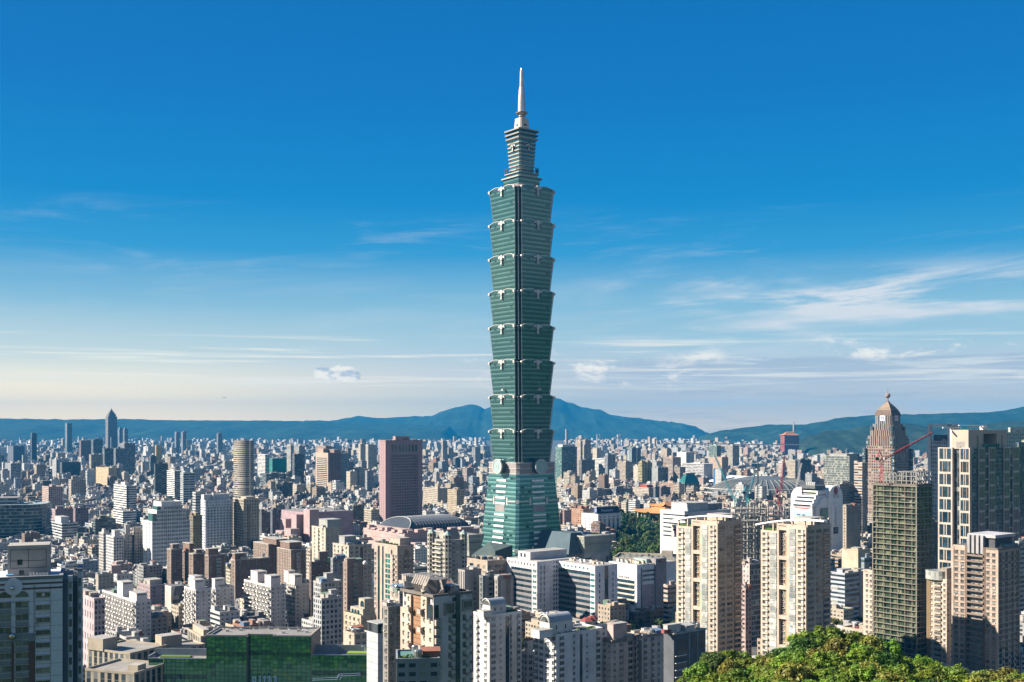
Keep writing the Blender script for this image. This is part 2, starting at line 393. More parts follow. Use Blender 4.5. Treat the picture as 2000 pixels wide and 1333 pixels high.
def range_(name, pts, Y0, depth, back, amp, ns, seed, m, x0=None, x1=None, nx=260, ny=34):
 """a mountain range whose crest stands at distance Y0 with the measured skyline"""
 xs = [x0 if x0 is not None else pts[0][0], x1 if x1 is not None else pts[-1][0]]
 V, Fc = [], []
 for i in range(nx + 1):
  px = xs[0] + (xs[1] - xs[0]) * i / nx
  crest = max(3.0, wz(interp(pts, px), Y0)); X = wx(px, Y0)
  for j in range(ny + 1):
   t = j / ny * 1.6                                   # 0 foot, 1 crest, 1.6 behind
   y = Y0 - depth * (1 - t) if t <= 1 else Y0 + back * (t - 1) / .6
   s = t ** 1.25 if t <= 1 else max(0, 1 - ((t - 1) / .6)) ** 1.2
   nn = mnoise.fractal(Vector((X * ns, y * ns * .55, seed)), 1.0, 2.0, 6)
   tap = min(1, max(0, crest - 8) / 140) * min(1, i / 14, (nx - i) / 14); rid = abs(mnoise.noise(Vector((X * ns * 2.2, y * ns * .9, seed + 5))))
   lowv = math.sin(math.pi * min(1, t)) if t <= 1 else .5
   z = crest * s * min(1, i / 6 + .02, (nx - i) / 6 + .02) + tap * lowv * amp * (nn - rid * .9) + (amp * .10 * mnoise.noise(Vector((X * ns * 9, 0, seed))) if t > .9 else 0)
   V.append((X, y, max(z, -.6) if j not in (0, ny) else -.6))
 for i in range(nx):
  for j in range(ny):
   a = i * (ny + 1) + j; Fc.append((a, a + ny + 1, a + ny + 2, a + 1))
 me = bpy.data.meshes.new(name); me.from_pydata(V, [], Fc); me.materials.append(m)
 me.polygons.foreach_set('use_smooth', [True] * len(me.polygons))
 return struct(link(name, me))
range_('plateau_hills', [(-330, 812), (0, 817), (60, 818), (150, 819), (250, 818), (330, 821), (500, 821), (620, 823), (700, 826), (900, 832)],
       14500, 3200, 1500, 80, .0009, 2.0, MOUNT, nx=340)
range_('mountains', [(540, 829), (620, 825), (655, 823), (690, 817), (715, 814), (740, 816), (800, 813), (842, 812), (862, 804), (882, 797), (905, 791), (925, 789), (938, 793),
  (946, 798), (965, 793), (1000, 783), (1040, 775), (1075, 775), (1092, 778), (1110, 786), (1140, 795), (1165, 799), (1200, 811), (1232, 816), (1275, 820), (1300, 824),
  (1325, 830), (1345, 837), (1375, 850)], 18000, 4600, 2000, 190, .00075, 7.0, MOUNT, nx=420)
range_('far_hills', [(1370, 850), (1420, 839), (1460, 834), (1500, 829), (1540, 829), (1570, 829), (1600, 824), (1657, 814), (1710, 810), (1812, 808), (1870, 806), (1920, 805), (1960, 801),
  (2000, 793), (2100, 786), (2200, 790)], 10800, 2200, 1500, 60, .0012, 12.0, MOUNT, nx=320)
range_('wooded_hill', [(1535, 869), (1560, 862), (1580, 849), (1618, 840), (1657, 837), (1694, 830), (1736, 825), (1768, 824), (1812, 832), (1860, 834), (1900, 829), (1946, 824), (2000, 819), (2120, 815)],
       6600, 900, 600, 26, .004, 20.0, DKHILL, nx=300, ny=30)
# the wooded hillside the photograph is taken from: it falls from the viewpoint to the streets
def hillside():
 V, Fc = [], []; nx, ny = 230, 230
 def hz(x, y):
  ridge = 150 - .34 * math.hypot(max(0, y + 8), .35 * x) if y > -8 else 150 - .08 * abs(y + 8)
  knoll = 103 * math.exp(-(((x - 92) / 62) ** 2 + ((y - 225) / 62) ** 2) ** 1.5)
  b = 3.2 * mnoise.fractal(Vector((x * .05, y * .05, 3)), 1, 2, 4) + (5.0 if y < 120 else 2.2) * abs(mnoise.noise(Vector((x * .13, y * .13, 8))))
  return max(ridge, knoll) + b - 5
 global HILLZ; HILLZ = hz
 for i in range(nx + 1):
  for j in range(ny + 1):
   x = -420 + 800 * i / nx; y = -380 + 860 * j / ny
   V.append((x, y, max(-1.0 + .4, hz(x, y))))
 for i in range(nx):
  for j in range(ny):
   a = i * (ny + 1) + j; Fc.append((a, a + ny + 1, a + ny + 2, a + 1))
 me = bpy.data.meshes.new('hillside'); me.from_pydata(V, [], Fc); me.materials.append(NEARF)
 me.polygons.foreach_set('use_smooth', [True] * len(me.polygons))
 struct(link('hillside', me))
NEARF = forest_mat('near_forest', (.003, .009, .004), (.022, .050, .014), (.17, .24, .05), .16, .03)
hillside()
# the wooded hills that stand east of the city, beside and behind the viewpoint
def east_hills():
 V, Fc = [], []; n = 70
 for i in range(n + 1):
  for j in range(n + 1):
   x = 1150 + 3600 * i / n; y = -1350 + 3100 * j / n; t = min(1, (x - 1150) / 900) * min(1, max(0, (x * .74 - 160 - y) / 500))
   V.append((x, y, -.6 + t * max(0, 250 + 90 * mnoise.fractal(Vector((x * .0016, y * .0016, 31)), 1, 2, 5) - 40 * abs(mnoise.noise(Vector((x * .004, y * .004, 2)))))))
 for i in range(n):
  for j in range(n): a = i * (n + 1) + j; Fc.append((a, a + n + 1, a + n + 2, a + 1))
 me = bpy.data.meshes.new('eastern_hills'); me.from_pydata(V, [], Fc); me.materials.append(HILLF); me.polygons.foreach_set('use_smooth', [True] * len(me.polygons)); struct(link('eastern_hills', me))
east_hills()
# haze: even, pale blue air over the basin
def haze():
 m, t = new_mat('haze_air')
 v = t.n('ShaderNodeVolumePrincipled', i_Color=(.014, .26, .58), i_Density=HAZE_DENS, i_Anisotropy=.0)
 t.n('ShaderNodeOutputMaterial', i_Volume=v)
 mb = MB(); x0, x1, y0, y1, z0, z1 = -15500, 15500, -1500, 22500, -1.6, 660
 mb.box(x0, x1, y0, y1, z0, z1, bottom=True)
 o = mb.build('haze', m); struct(o, 'stuff')
HAZE_DENS = 4.8e-5
haze()
# ================================================================== THE TALL TOWER
T_Y, T_PX = 1110.0, 1019.0
def tower_glass(name, lit, dark, mull):
 """reflective green curtain wall: floor bands, mullions, some darker floors"""
 m, t = new_mat(name)
 uv = t.n('ShaderNodeUVMap', uv_map='UVMap'); s = t.n('ShaderNodeSeparateXYZ', i_0=uv.outputs[0])
 cu, cv = t.m('DIVIDE', s.outputs[0], 1.5), t.m('DIVIDE', s.outputs[1], 4.2)
 fv = t.m('FRACT', cv); vis = t.m('LESS_THAN', fv, .42)
 mul = t.m('LESS_THAN', t.m('FRACT', cu), .12)
 pane = t.n('ShaderNodeTexWhiteNoise', noise_dimensions='3D', i_Vector=t.comb(t.m('FLOOR', t.m('DIVIDE', cu, 3.0)), t.m('FLOOR', cv), 1.0))
 g = t.n('ShaderNodeNewGeometry')
 flo = t.noise(t.comb(t.m('MULTIPLY', t.m('FLOOR', cv), 7.3), t.m('MULTIPLY', cu, .05), 2.0), 1.0, 2, .5)
 c = t.mix(vis, lit, dark)
 c = t.mix(t.m('MULTIPLY', t.m('MULTIPLY', t.step(pane.outputs['Value'], .62, .8), t.step(flo, .45, .6)), vis), c, (.012, .03, .035))
 c = t.mix(t.m('MULTIPLY', mul, .55), c, mull)
 n = t.noise(g.outputs['Position'], .05, 4, .5)
 c = t.mix(1.0, c, t.mix(n, (.8, .8, .8), (1.2, 1.2, 1.2)), 'MULTIPLY')
 c = t.mix(t.m('LESS_THAN', t.m('ABSOLUTE', t.m('SUBTRACT', fv, .46)), .06), c, (.01, .05, .05))
 b = t.n('ShaderNodeBsdfPrincipled', i_Base_Color=c, i_Roughness=.14, i_Metallic=.42, i_Specular_IOR_Level=.6)
 out(t, b); return m
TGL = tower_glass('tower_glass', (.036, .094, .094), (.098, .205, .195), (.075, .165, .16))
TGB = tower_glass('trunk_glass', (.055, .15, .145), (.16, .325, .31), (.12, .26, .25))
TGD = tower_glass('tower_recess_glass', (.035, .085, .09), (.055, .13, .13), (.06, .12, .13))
TTR = mat('tower_trim', (.64, .62, .58), .45, .2)
TST = mat('tower_stone', (.34, .30, .29), .6)
TSP = mat('tower_spire', (.80, .72, .68), .28, .55)
TDK = mat('tower_dark_steel', (.05, .055, .06), .5, .4)
TWH = mat('tower_white_bar', (.95, .93, .92), .5)
TLN = mat('lantern_band', (.40, .39, .35), .55)
def rot4(p, k):
 for _ in range(k): p = (-p[1], p[0])
 return p
def tower():
 root = empty('skyscraper', (wx(T_PX, T_Y + 14), T_Y + 14, 0), R(GRID)); tag(root, 'towering green glass skyscraper of eight stacked flaring tiers with a thin pale spire', 'skyscraper')
 SHOWN.append((943, 1103, 133, 1144, T_Y, None))
 K = 0.5046                                          # metres per photo pixel at the tower
 zt = lambda py: wz(py, T_Y)
 def ring(s, n):                                     # square of half side s with a double-stepped corner of depth n
  q = [(s - 2 * n, -s), (s - 2 * n, -s + n), (s - n, -s + n), (s - n, -s + 2 * n), (s, -s + 2 * n)]
  r = []
  for k in range(4): r += [rot4(p, k) for p in q]
  return r
 def slab(part, m, s0, s1, z0, z1, n=2.4, parent=root, cap=True, face_only=None):
  mb = MB(); P0, P1 = ring(s0, n), ring(s1, n)
  L = len(P0)
  for i in range(L):
   a, b, c, d = P0[i], P0[(i + 1) % L], P1[(i + 1) % L], P1[i]
   w = math.hypot(b[0] - a[0], b[1] - a[1])
   mb.face([(a[0], a[1], z0), (b[0], b[1], z0), (c[0], c[1], z1), (d[0], d[1], z1)], 'teal', NOWIN, [(0, 0), (w, 0), (w, z1 - z0), (0, z1 - z0)])
  if cap: mb.face([(p[0], p[1], z1) for p in P1], 'roof')
  return mb.build(part, m, parent)
 B0 = 24.3; TOPS = [837, 770, 702.5, 633.5, 566, 498.5, 431.5, 365]; ST = 67.6
 # --- base: the tapering trunk
 zb0, zb1 = 0.0, zt(926)
 sb0, sb1 = 31.5 + 2.2, 24.4
 base = MB()
 P0 = [rot4((sb0, -sb0), k) for k in range(4)]; P1 = [rot4((sb1, -sb1), k) for k in range(4)]
 def chamf(s, c=2.6): 
  r = []
  for k in range(4): r += [rot4((s - c, -s), k), rot4((s, -s + c), k)]
  return r
 base.prism(chamf(sb0), zb0, zb1, 'teal', P1=chamf(sb1))
 for i in range(8):                                  # metre-true uv on the sloping glass
  a, b = chamf(sb0)[i], chamf(sb0)[(i + 1) % 8]; w = math.hypot(b[0] - a[0], b[1] - a[1]); H = zb1 - zb0
  base.uv[i * 4:i * 4 + 4] = [(-w / 2, 0), (w / 2, 0), (w / 2 * sb1 / sb0, H), (-w / 2 * sb1 / sb0, H)]
 bo = base.build('trunk', TGB, root)
 ss = lambda z: sb0 + (sb1 - sb0) * (z - zb0) / (zb1 - zb0)
 rows = [938.5 + 11.05 * i for i in range(19)]
 for k in range(4):
  mb = MB(); wide = MB(); pan = MB(); grey = MB()
  M = lambda p, k=k: rot4(p, k)
  def fbox(b_, x0, x1, z0, z1, o0, o1, col):
   y0 = -ss((z0 + z1) / 2)
   b_.box(x0, x1, y0 - o1, y0 + 1.2, z0, z1, col, bottom=True, M=M)
  half = 7.4
  for py in rows:
   z = zt(py)
   if 985 < py < 997 or 1080 < py < 1092: grey = MB(); fbox(grey, -half, half, z - 3.5, z + 3.9, 0, .25, (.30, .27, .26)); grey.build('grey_panel', TST, bo); continue
   fbox(mb, -half - (py - 930) * .006, half + (py - 930) * .006, z - .95, z + .95, 0, .7, (.78, .76, .74))
  mb.build('sill_bar_rows', TWH, bo)['kind'] = 'stuff'
  for zc in (zt(978), zt(1071)):                  # wing bands beside the panels
   for sg in (-1, 1):
    w2 = MB()
    x0, x1 = sorted((sg * (half + 5.2), sg * (ss(zc) - 3.0)))
    fbox(w2, x0, x1, zc - .55, zc + .55, 0, .45, (.7, .68, .66))
    x0, x1 = sorted((sg * (half + 2.2), sg * (half + 4.2))); fbox(w2, x0, x1, zc - 3.6, zc + 3.6, 0, .35, (.30, .27, .26))
    w2.build('wing_band', TTR, bo)
 # corner roundels on the trunk
 for k in range(4):
  for zc in (zt(978), zt(1071)):
   s = ss(zc) - 1.0; p = rot4((s, -s), k); mb = MB()
   d = Vector(rot4((1, -1), k)).normalized(); q = Vector((p[0], p[1], zc))
   mb.bar(q - Vector((d.x, d.y, 0)) * .6, q + Vector((d.x, d.y, 0)) * 1.2, 2.0, (.6, .58, .55), 12)
   mb.build('corner_boss', TTR, bo)
 # --- belt with the four coins
 zc0, zc1 = zt(926), zt(903)
 o = MB(); o.prism(chamf(24.5), zc0, zc1, (.42, .38, .37)); belt = o.build('belt', TST, root)
 bt = MB()
 for z in (zc0 + .5, (zc0 + zc1) / 2, zc1 - .6): bt.prism(chamf(24.9), z - .35, z + .35, (.6, .58, .56))
 bt.build('belt_mouldings', TTR, belt)
 coinm, t = new_mat('coin_face')
 tcn = t.n('ShaderNodeTexCoord'); b_ = t.n('ShaderNodeTexBrick', i_Vector=tcn.outputs['Object'], i_Scale=.7, i_Color1=(.22, .36, .33), i_Color2=(.18, .31, .29), i_Mortar=(.42, .5, .47), i_Mortar_Size=.03)
 out(t, t.n('ShaderNodeBsdfPrincipled', i_Base_Color=b_, i_Roughness=.35))
 for k in range(4):
  zc = zt(911); r = 7.0; n = 36
  def disc(bm_, r0, y0, y1, col):
   P = [(r0 * math.cos(2 * math.pi * i / n), r0 * math.sin(2 * math.pi * i / n)) for i in range(n)]
   for i in range(n):
    a, b = P[i], P[(i + 1) % n]
    q = [(a[0], y1, zc + a[1]), (b[0], y1, zc + b[1]), (b[0], y0, zc + b[1]), (a[0], y0, zc + a[1])]
    bm_.face([(*rot4(v[:2], k), v[2]) for v in q], col)
   bm_.face([(*rot4((p[0], y1), k), zc + p[1]) for p in P], col)
  y = -24.5
  mb = MB(); disc(mb, r, y + .5, y - 6.2, (.10, .16, .16)); coin = mb.build('coin', mat('coin_drum', (.07, .12, .125), .5), root)
  mb = MB()
  for i in range(n):                               # raised pale rim
   a0, a1 = 2 * math.pi * i / n, 2 * math.pi * (i + 1) / n
   ro, ri = r + .35, r - .75
   ring_pts = lambda rr, a: (rr * math.cos(a), rr * math.sin(a))
   A, B2, C, D = ring_pts(ri, a0), ring_pts(ri, a1), ring_pts(ro, a1), ring_pts(ro, a0)
   yf = y - 6.7
   f = lambda p, yy: (*rot4((p[0], yy), k), zc + p[1])
   mb.face([f(A, yf), f(B2, yf), f(C, yf), f(D, yf)]); mb.face([f(D, yf), f(C, yf), f(C, y - 5.2), f(D, y - 5.2)]); mb.face([f(B2, yf), f(A, yf), f(A, y - 6.2), f(B2, y - 6.2)])
  mb.build('coin_rim', TTR, coin)
  mb = MB(); disc(mb, r - .8, y - 6.2, y - 6.35, (.2, .35, .32)); mb.build('coin_face', coinm, coin)
  mb = MB()                                       # the square hole's frame
  for (x0, x1, z0, z1) in ((-2, 2, 1.5, 2), (-2, 2, -2, -1.5), (-2, -1.5, -1.5, 1.5), (1.5, 2, -1.5, 1.5)):
   mb.box(x0, x1, y - 6.6, y - 6.3, zc + z0, zc + z1, (.7, .7, .66), bottom=True, M=lambda p, k=k: rot4(p, k))
  mb.build('coin_square', TTR, coin)
 # --- the eight tiers
 def ruyi(parent, k, s, z, sc=1.0):
  mb = MB(); M = lambda p: rot4(p, k); y = -s - .2
  def bx(x0, x1, z0, z1, d): mb.box(x0 * sc, x1 * sc, y - d, y + .5, z + z0 * sc, z + z1 * sc, (.66, .65, .62), bottom=True, M=M)
  bx(-.7, .7, -6.4, -1.5, .9); bx(-1.05, 1.05, -7.3, -5.6, 1.1); bx(-1.7, 1.7, -2.6, 1.2, 1.2); bx(-4.6, -1.7, -1.0, .6, .8); bx(1.7, 4.6, -1.0, .6, .8)
  bx(-1.15, 1.15, 1.2, 1.9, 1.0); bx(-5.1, -4.2, -1.7, -.4, .8); bx(4.2, 5.1, -1.7, -.4, .8)
  mb.build('ruyi_ornament', TTR, parent)
 for i, py in enumerate(TOPS):
  z1 = zt(py + 6); z0 = zt(py + ST - 1.0 + 4)
  if i == 0: z0 = zc1
  s0, s1 = 22.1, 24.9
  tier = slab('tier', TGL, s0, s1, z0, z1)
  # dark recessed glass in the stepped corners
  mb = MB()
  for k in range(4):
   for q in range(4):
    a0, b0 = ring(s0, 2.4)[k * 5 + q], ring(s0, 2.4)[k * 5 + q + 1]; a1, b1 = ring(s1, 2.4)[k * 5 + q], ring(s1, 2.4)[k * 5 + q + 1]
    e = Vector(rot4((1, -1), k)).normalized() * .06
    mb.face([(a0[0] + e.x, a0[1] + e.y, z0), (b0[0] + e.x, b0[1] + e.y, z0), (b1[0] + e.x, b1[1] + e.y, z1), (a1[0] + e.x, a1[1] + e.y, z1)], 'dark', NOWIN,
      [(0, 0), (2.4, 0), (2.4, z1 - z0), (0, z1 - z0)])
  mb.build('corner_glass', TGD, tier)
  # eave: a parapet whose crest swells in two bows on each side
  mb = MB(); g = MB(); half = s1 - 4.8
  for k in range(4):
   M = lambda p, k=k: rot4(p, k)
   n = 20; g = MB()
   hgt = lambda u: .6 + 2.1 * math.sin(math.pi * min(1, abs(u) * 1.05)) ** .8 if abs(u) < .95 else .6
   for j in range(n):
    u0, u1 = -1 + 2 * j / n, -1 + 2 * (j + 1) / n; h0, h1 = hgt(u0), hgt(u1)
    x0, x1 = u0 * half, u1 * half; ya, yb = -s1 - .0, -s1 - .0
    f = lambda x, yy, zz: (*M((x, yy)), zz)
    y0 = -s1
    g.face([f(x0, y0 - .02, z1), f(x1, y0 - .02, z1), f(x1, y0 - .12, z1 + h1), f(x0, y0 - .12, z1 + h0)], 'teal', NOWIN, [(x0, 3.0), (x1, 3.0), (x1, 3 + h1), (x0, 3 + h0)])
    g.face([f(x1, y0 + .9, z1), f(x0, y0 + .9, z1), f(x0, y0 + .9, z1 + h0), f(x1, y0 + .9, z1 + h1)], 'teal')
    for (ya, yb) in ((y0 - .65, y0 + 1.2),):
     mb.face([f(x0, ya, z1 + h0 + .3), f(x1, ya, z1 + h1 + .3), f(x1, yb, z1 + h1 + .3), f(x0, yb, z1 + h0 + .3)], (.66, .65, .62))
     mb.face([f(x0, ya, z1 + h0 - .15), f(x1, ya, z1 + h1 - .15), f(x1, ya, z1 + h1 + .3), f(x0, ya, z1 + h0 + .3)], (.66, .65, .62))
     mb.face([f(x1, yb, z1 + h1 - .15), f(x0, yb, z1 + h0 - .15), f(x0, yb, z1 + h0 + .3), f(x1, yb, z1 + h1 + .3)], (.66, .65, .62))
     mb.face([f(x1, ya, z1 + h1 - .15), f(x0, ya, z1 + h0 - .15), f(x0, yb, z1 + h0 - .15), f(x1, yb, z1 + h1 - .15)], (.66, .65, .62))
   g.build('parapet', TGL, tier)
  mb.build('eave_trim', TTR, tier)
  for k in range(4): ruyi(tier, k, s1, z1 + .6)
  # pale edge mullions along the tier's vertical corners and dragon bosses at the eave ends
  mb = MB()
  for k in range(4):
   for idx in (0, 2, 4):
    a, b = ring(s0, 2.4)[k * 5 + idx], ring(s1, 2.4)[k * 5 + idx]
    mb.bar((a[0], a[1], z0), (b[0], b[1], z1), .28, (.5, .58, .54))
  mb.build('edge_mullion', TTR, tier)
  for k in range(4):
   for (px_, py_) in ((s1 - 4.9, -s1), (s1, -s1 + 4.9)):
    p = rot4((px_, py_), k); d = Vector(rot4((px_ - 1, py_), k)) * 0 + Vector(rot4((0, -1) if px_ < s1 - 1 else (1, 0), k))
    mb = MB(); q = Vector((p[0], p[1], z1 - .2)); dd = Vector((d.x, d.y, 0))
    mb.bar(q - dd * .4, q + dd * 1.3, 1.25, (.62, .61, .58), 12); mb.build('eave_boss', TTR, tier)
   for kk in (0,):                              # the pair of dark ring brackets seen edge-on at the sides
    p = rot4((s1 + .6, 0), k); mb = MB()
    mb.bar((p[0], p[1], z1 - 2.6), (p[0], p[1], z1 + 1.0), .9, (.5, .5, .48), 6); mb.build('side_bracket', TTR, tier)
  rf = MB(); rf.prism(ring(s1 - .4, 2.4), z1 - .3, z1 + .3, 'roof'); rf.build('ledge', mat('ledge_grey', (.25, .25, .25)), tier)
 # --- crown above the tiers
 zt = lambda py: wz(py, T_Y + 8)
 cr = empty('crown', (0, 0, 0)); cr.parent = root
 def seg(name, s0, s1, pz0, pz1, m, n=1.6, col='teal'):
  mb = MB(); q0, q1 = [], []
  for k in range(4): q0 += [rot4((s0 - n, -s0), k), rot4((s0, -s0 + n), k)]; q1 += [rot4((s1 - n, -s1), k), rot4((s1, -s1 + n), k)]
  z0, z1 = zt(pz0), zt(pz1)
  mb.prism(q0, z0, z1, col, P1=q1)
  for i in range(8):
   w = math.hypot(q0[(i + 1) % 8][0] - q0[i][0], q0[(i + 1) % 8][1] - q0[i][1]); H = z1 - z0
   mb.uv[i * 4:i * 4 + 4] = [(0, 0), (w, 0), (w, H), (0, H)]
  return mb.build(name, m, cr)
 dome = MB(); nn = 40; q = zt(371)
 prof = [(19.6, q - 1), (19.3, q + 1.2), (18.2, q + 2.9), (16.5, q + 4.0), (14.0, q + 4.6)]
 dome.lathe(prof, nn); dome.build('round_roof', mat('round_roof', (.34, .28, .27), .55), cr, smooth=True)
 seg('terrace_wall', 13.2, 13.9, 364, 349, TGL); seg('terrace_cornice', 15.3, 15.3, 350, 347.5, TLN); seg('upper_terrace_wall', 11.8, 12.1, 347, 340.5, TGL); seg('upper_cornice', 13.0, 13.0, 340.6, 338.8, TLN)
 s_lo, s_hi = 8.9, 11.0
 seg('lantern_shaft', s_lo, s_hi, 338.5, 256, TGL)
 def ss2(py): return s_lo + (s_hi - s_lo) * (338.5 - py) / (338.5 - 256)
 for py in [332 - 7.35 * i for i in range(9)]:
  seg('lantern_band', ss2(py) + .55, ss2(py) + .65, py + 1.3, py - 1.2, TLN)
 for py, s in ((271.5, 12.1), (263.5, 12.5), (255.5, 12.9)):
  seg('lantern_eave', s, s + .25, py + 1.3, py - 1.3, TLN)
 for k in range(4): ruyi(cr, k, ss2(285) + .5, zt(285), .75)
 for k in range(4):                                  # dark ring brackets and rooftop letter frames
  p = Vector((*rot4((ss2(285) + 1.8, 0), k), zt(285)))
  mb = MB(); n = 14
  tdir = Vector((*rot4((0, 1), k), 0))
  for i in range(n):
   a, b = 2 * math.pi * i / n, 2 * math.pi * (i + 1) / n
   f = lambda t_, r: p + tdir * 0 + Vector((*rot4((math.cos(t_) * r, 0), k), math.sin(t_) * r * 1.25))
   mb.bar(f(a, 2.0), f(b, 2.0), .28, (.1, .1, .1)); mb.bar(f(a, 1.0), f(b, 1.0), .2, (.1, .1, .1))
  mb.build('ring_bracket', TDK, cr)
 for k in range(4):
  for j, u in enumerate((-9.0, 9.0)):
   mb = MB(); z0 = zt(338)
   for a in (-1.6, 0, 1.6):
    mb.box(u + a - .18, u + a + .18, -12.9, -12.5, z0, z0 + 5.0, (.06, .06, .07), M=lambda p, k=k: rot4(p, k))
   for h in (1.2, 3.0, 4.8):
    mb.box(u - 2.2, u + 2.2, -13.0, -12.6, z0 + h, z0 + h + .35, (.06, .06, .07), bottom=True, M=lambda p, k=k: rot4(p, k))
   mb.build('light_frame', TDK, cr)
 # --- pinnacle and spire
 seg('pinnacle', 6.1, 5.2, 254.5, 229.5, mat('pinnacle_stone', (.60, .53, .46), .6), 1.2)
 for k in range(4):
  mb = MB(); z0 = zt(245)
  mb.box(-1.6, 1.6, -6.0, -5.3, z0, z0 + 1.6, (.05, .05, .05), bottom=True, M=lambda p, k=k: rot4(p, k)); mb.build('louvre', TDK, cr)
 sp = MB(); z = lambda py: wz(py, T_Y + 14)
 sp.lathe([(2.6, z(230)), (3.2, z(228)), (3.0, z(226.6)), (5.8, z(222.5)), (6.0, z(220.6)), (5.4, z(220.2)), (3.4, z(219.2))], 28)
 sp.build('spire_collar', mat('collar_bronze', (.28, .26, .23), .45, .4), root, smooth=False)
 sp = MB(); prof = [(3.9, z(220.5)), (3.7, z(200)), (3.1, z(180)), (2.8, z(174)), (2.5, z(172))]
 sp.lathe(prof, 24); spo = sp.build('spire', TSP, root, smooth=True)
 sp = MB(); prof = []
 for i in range(9):
  y = 172 - i * 3.35; prof += [(2.4 - i * .05, z(y)), (2.4 - i * .05, z(y - 1.7)), (1.8, z(y - 1.9)), (1.8, z(y - 3.2))]
 prof += [(1.7, z(141.5)), (1.7, z(138.5)), (1.2, z(136.5)), (.9, z(134)), (.0, z(133))]
 sp.lathe(prof, 20); sp.build('ribbed_tip', TSP, spo)
 # window-cleaning cradles near the lower tiers
 for (px, py, k) in ((996, 764, 'L'), (1033, 763, 'R')):
  mb = MB(); z0 = zt(py); s = 23.4
  if k == 'L': p = (-s - 1.5, -2)
  else: p = (2, -s - 1.5)
  mb.box(p[0] - 1.4, p[0] + 1.4, p[1] - 1.4, p[1] + 1.4, z0, z0 + 1.4, 'lgrey', bottom=True); mb.bar((p[0], p[1], z0 + 1.4), (p[0], p[1], z0 + 8), .12)
  mb.build('cleaning_cradle', TTR, root)
 return root
tower()
# ================================================================== BUILDING KIT
WS = dict(p=(3.3, 3.3, .5, .5), r=(6, 3.6, 1.0, .48), R=(6, 3.7, 1.0, .62), g=(1.9, 3.6, .86, .80), v=(3.2, 3.5, .45, 1.0), a=(4.0, 3.1, .62, .46),
          s=(3.6, 3.2, .34, .36), b=None, d=(2.6, 3.2, .6, .62), G=(3.0, 3.8, .92, .86), q=(2.6, 3.6, .52, .52), V=(4.4, 3.6, .6, .96))
CONC = mat('concrete', (.40, .38, .35), .85, vary=.2)
STEEL = mat('stainless_steel', (.55, .56, .57), .3, .8)
WHITEP = mat('white_paint', (.95, .93, .91), .55)
SHINY = mat('polished_ball', (.7, .7, .72), .08, 1.0)
PLANT = forest_mat('roof_plants', (.02, .05, .012), (.05, .10, .02), (.10, .16, .04), .5, .2)
def body(b, wall, wl='a', wr='a', roof='roof', x0=0, x1=None, y0=0, y1=None, z0=0, z1=None, name='walls', wb=None):
 mb = MB(); x1 = b.d if x1 is None else x1; y1 = b.w if y1 is None else y1; z1 = b.H if z1 is None else z1
 wl, wr = WS.get(wl, wl) if isinstance(wl, str) else wl, WS.get(wr, wr) if isinstance(wr, str) else wr
 P = [(x0, y0), (x1, y0), (x1, y1), (x0, y1)]
 mb.wallquad(P[0], P[1], z0, z1, wall, wr); mb.wallquad(P[1], P[2], z0, z1, wall, wl if wb is None else WS[wb])
 mb.wallquad(P[2], P[3], z0, z1, wall, wr if wb is None else WS[wb]); mb.wallquad(P[3], P[0], z0, z1, wall, wl)
 mb.face([(*p, z1) for p in P], roof)
 return b.part(name, mb)
def parapet(b, wall, h=1.1, t=.35, x0=0, x1=None, y0=0, y1=None, z=None, over=.12, name='parapet'):
 x1 = b.d if x1 is None else x1; y1 = b.w if y1 is None else y1; z = b.H if z is None else z
 mb = MB(); o = over; O = [(x0 - o, y0 - o), (x1 + o, y0 - o), (x1 + o, y1 + o), (x0 - o, y1 + o)]; I = [(x0 + t, y0 + t), (x1 - t, y0 + t), (x1 - t, y1 - t), (x0 + t, y1 - t)]
 for i in range(4):
  j = (i + 1) % 4; q = lambda p, zz: (*p, zz)
  for f in ([q(O[i], z - .25), q(O[j], z - .25), q(O[j], z + h), q(O[i], z + h)], [q(I[j], z + .003), q(I[i], z + .003), q(I[i], z + h), q(I[j], z + h)], [q(O[i], z + h), q(O[j], z + h), q(I[j], z + h), q(I[i], z + h)], [q(O[j], z - .25), q(O[i], z - .25), q(I[i], z + .003), q(I[j], z + .003)]): mb.face(f, wall)
 return b.part(name, mb)
def pent(b, f0, f1, g0, g1, h, wall, z=None, win=None, name='penthouse', cap=True):
 z = b.H if z is None else z; mb = MB(); x0, x1, y0, y1 = f0 * b.d, f1 * b.d, g0 * b.w, g1 * b.w
 mb.box(x0, x1, y0, y1, z, z + h, wall, 'roofl', WS[win] if win else None)
 if cap: mb.box(x0 - .25, x1 + .25, y0 - .25, y1 + .25, z + h, z + h + .35, wall, 'roofl', bottom=True)
 return b.part(name, mb)
def tank(b, x, y, z, r=1.3, h=2.4):
 mb = MB(); mb.lathe([(r, z + .5), (r, z + .5 + h), (r * .8, z + .8 + h), (0, z + 1.0 + h)], 12, (x, y))
 for a in range(4): mb.bar((x + r * .7 * math.cos(a * 1.57), y + r * .7 * math.sin(a * 1.57), z), (x + r * .7 * math.cos(a * 1.57), y + r * .7 * math.sin(a * 1.57), z + .55), .1)
 return b.part('water_tank', mb, STEEL)
def unit(b, x, y, z, sx, sy, h, col='lgrey'):
 mb = MB(); mb.box(x - sx, x + sx, y - sy, y + sy, z, z + h, col); mb.lathe([(min(sx, sy) * .7, z + h), (min(sx, sy) * .7, z + h + .25)], 10, (x, y), (.12, .12, .12))
 return b.part('rooftop_unit', mb)
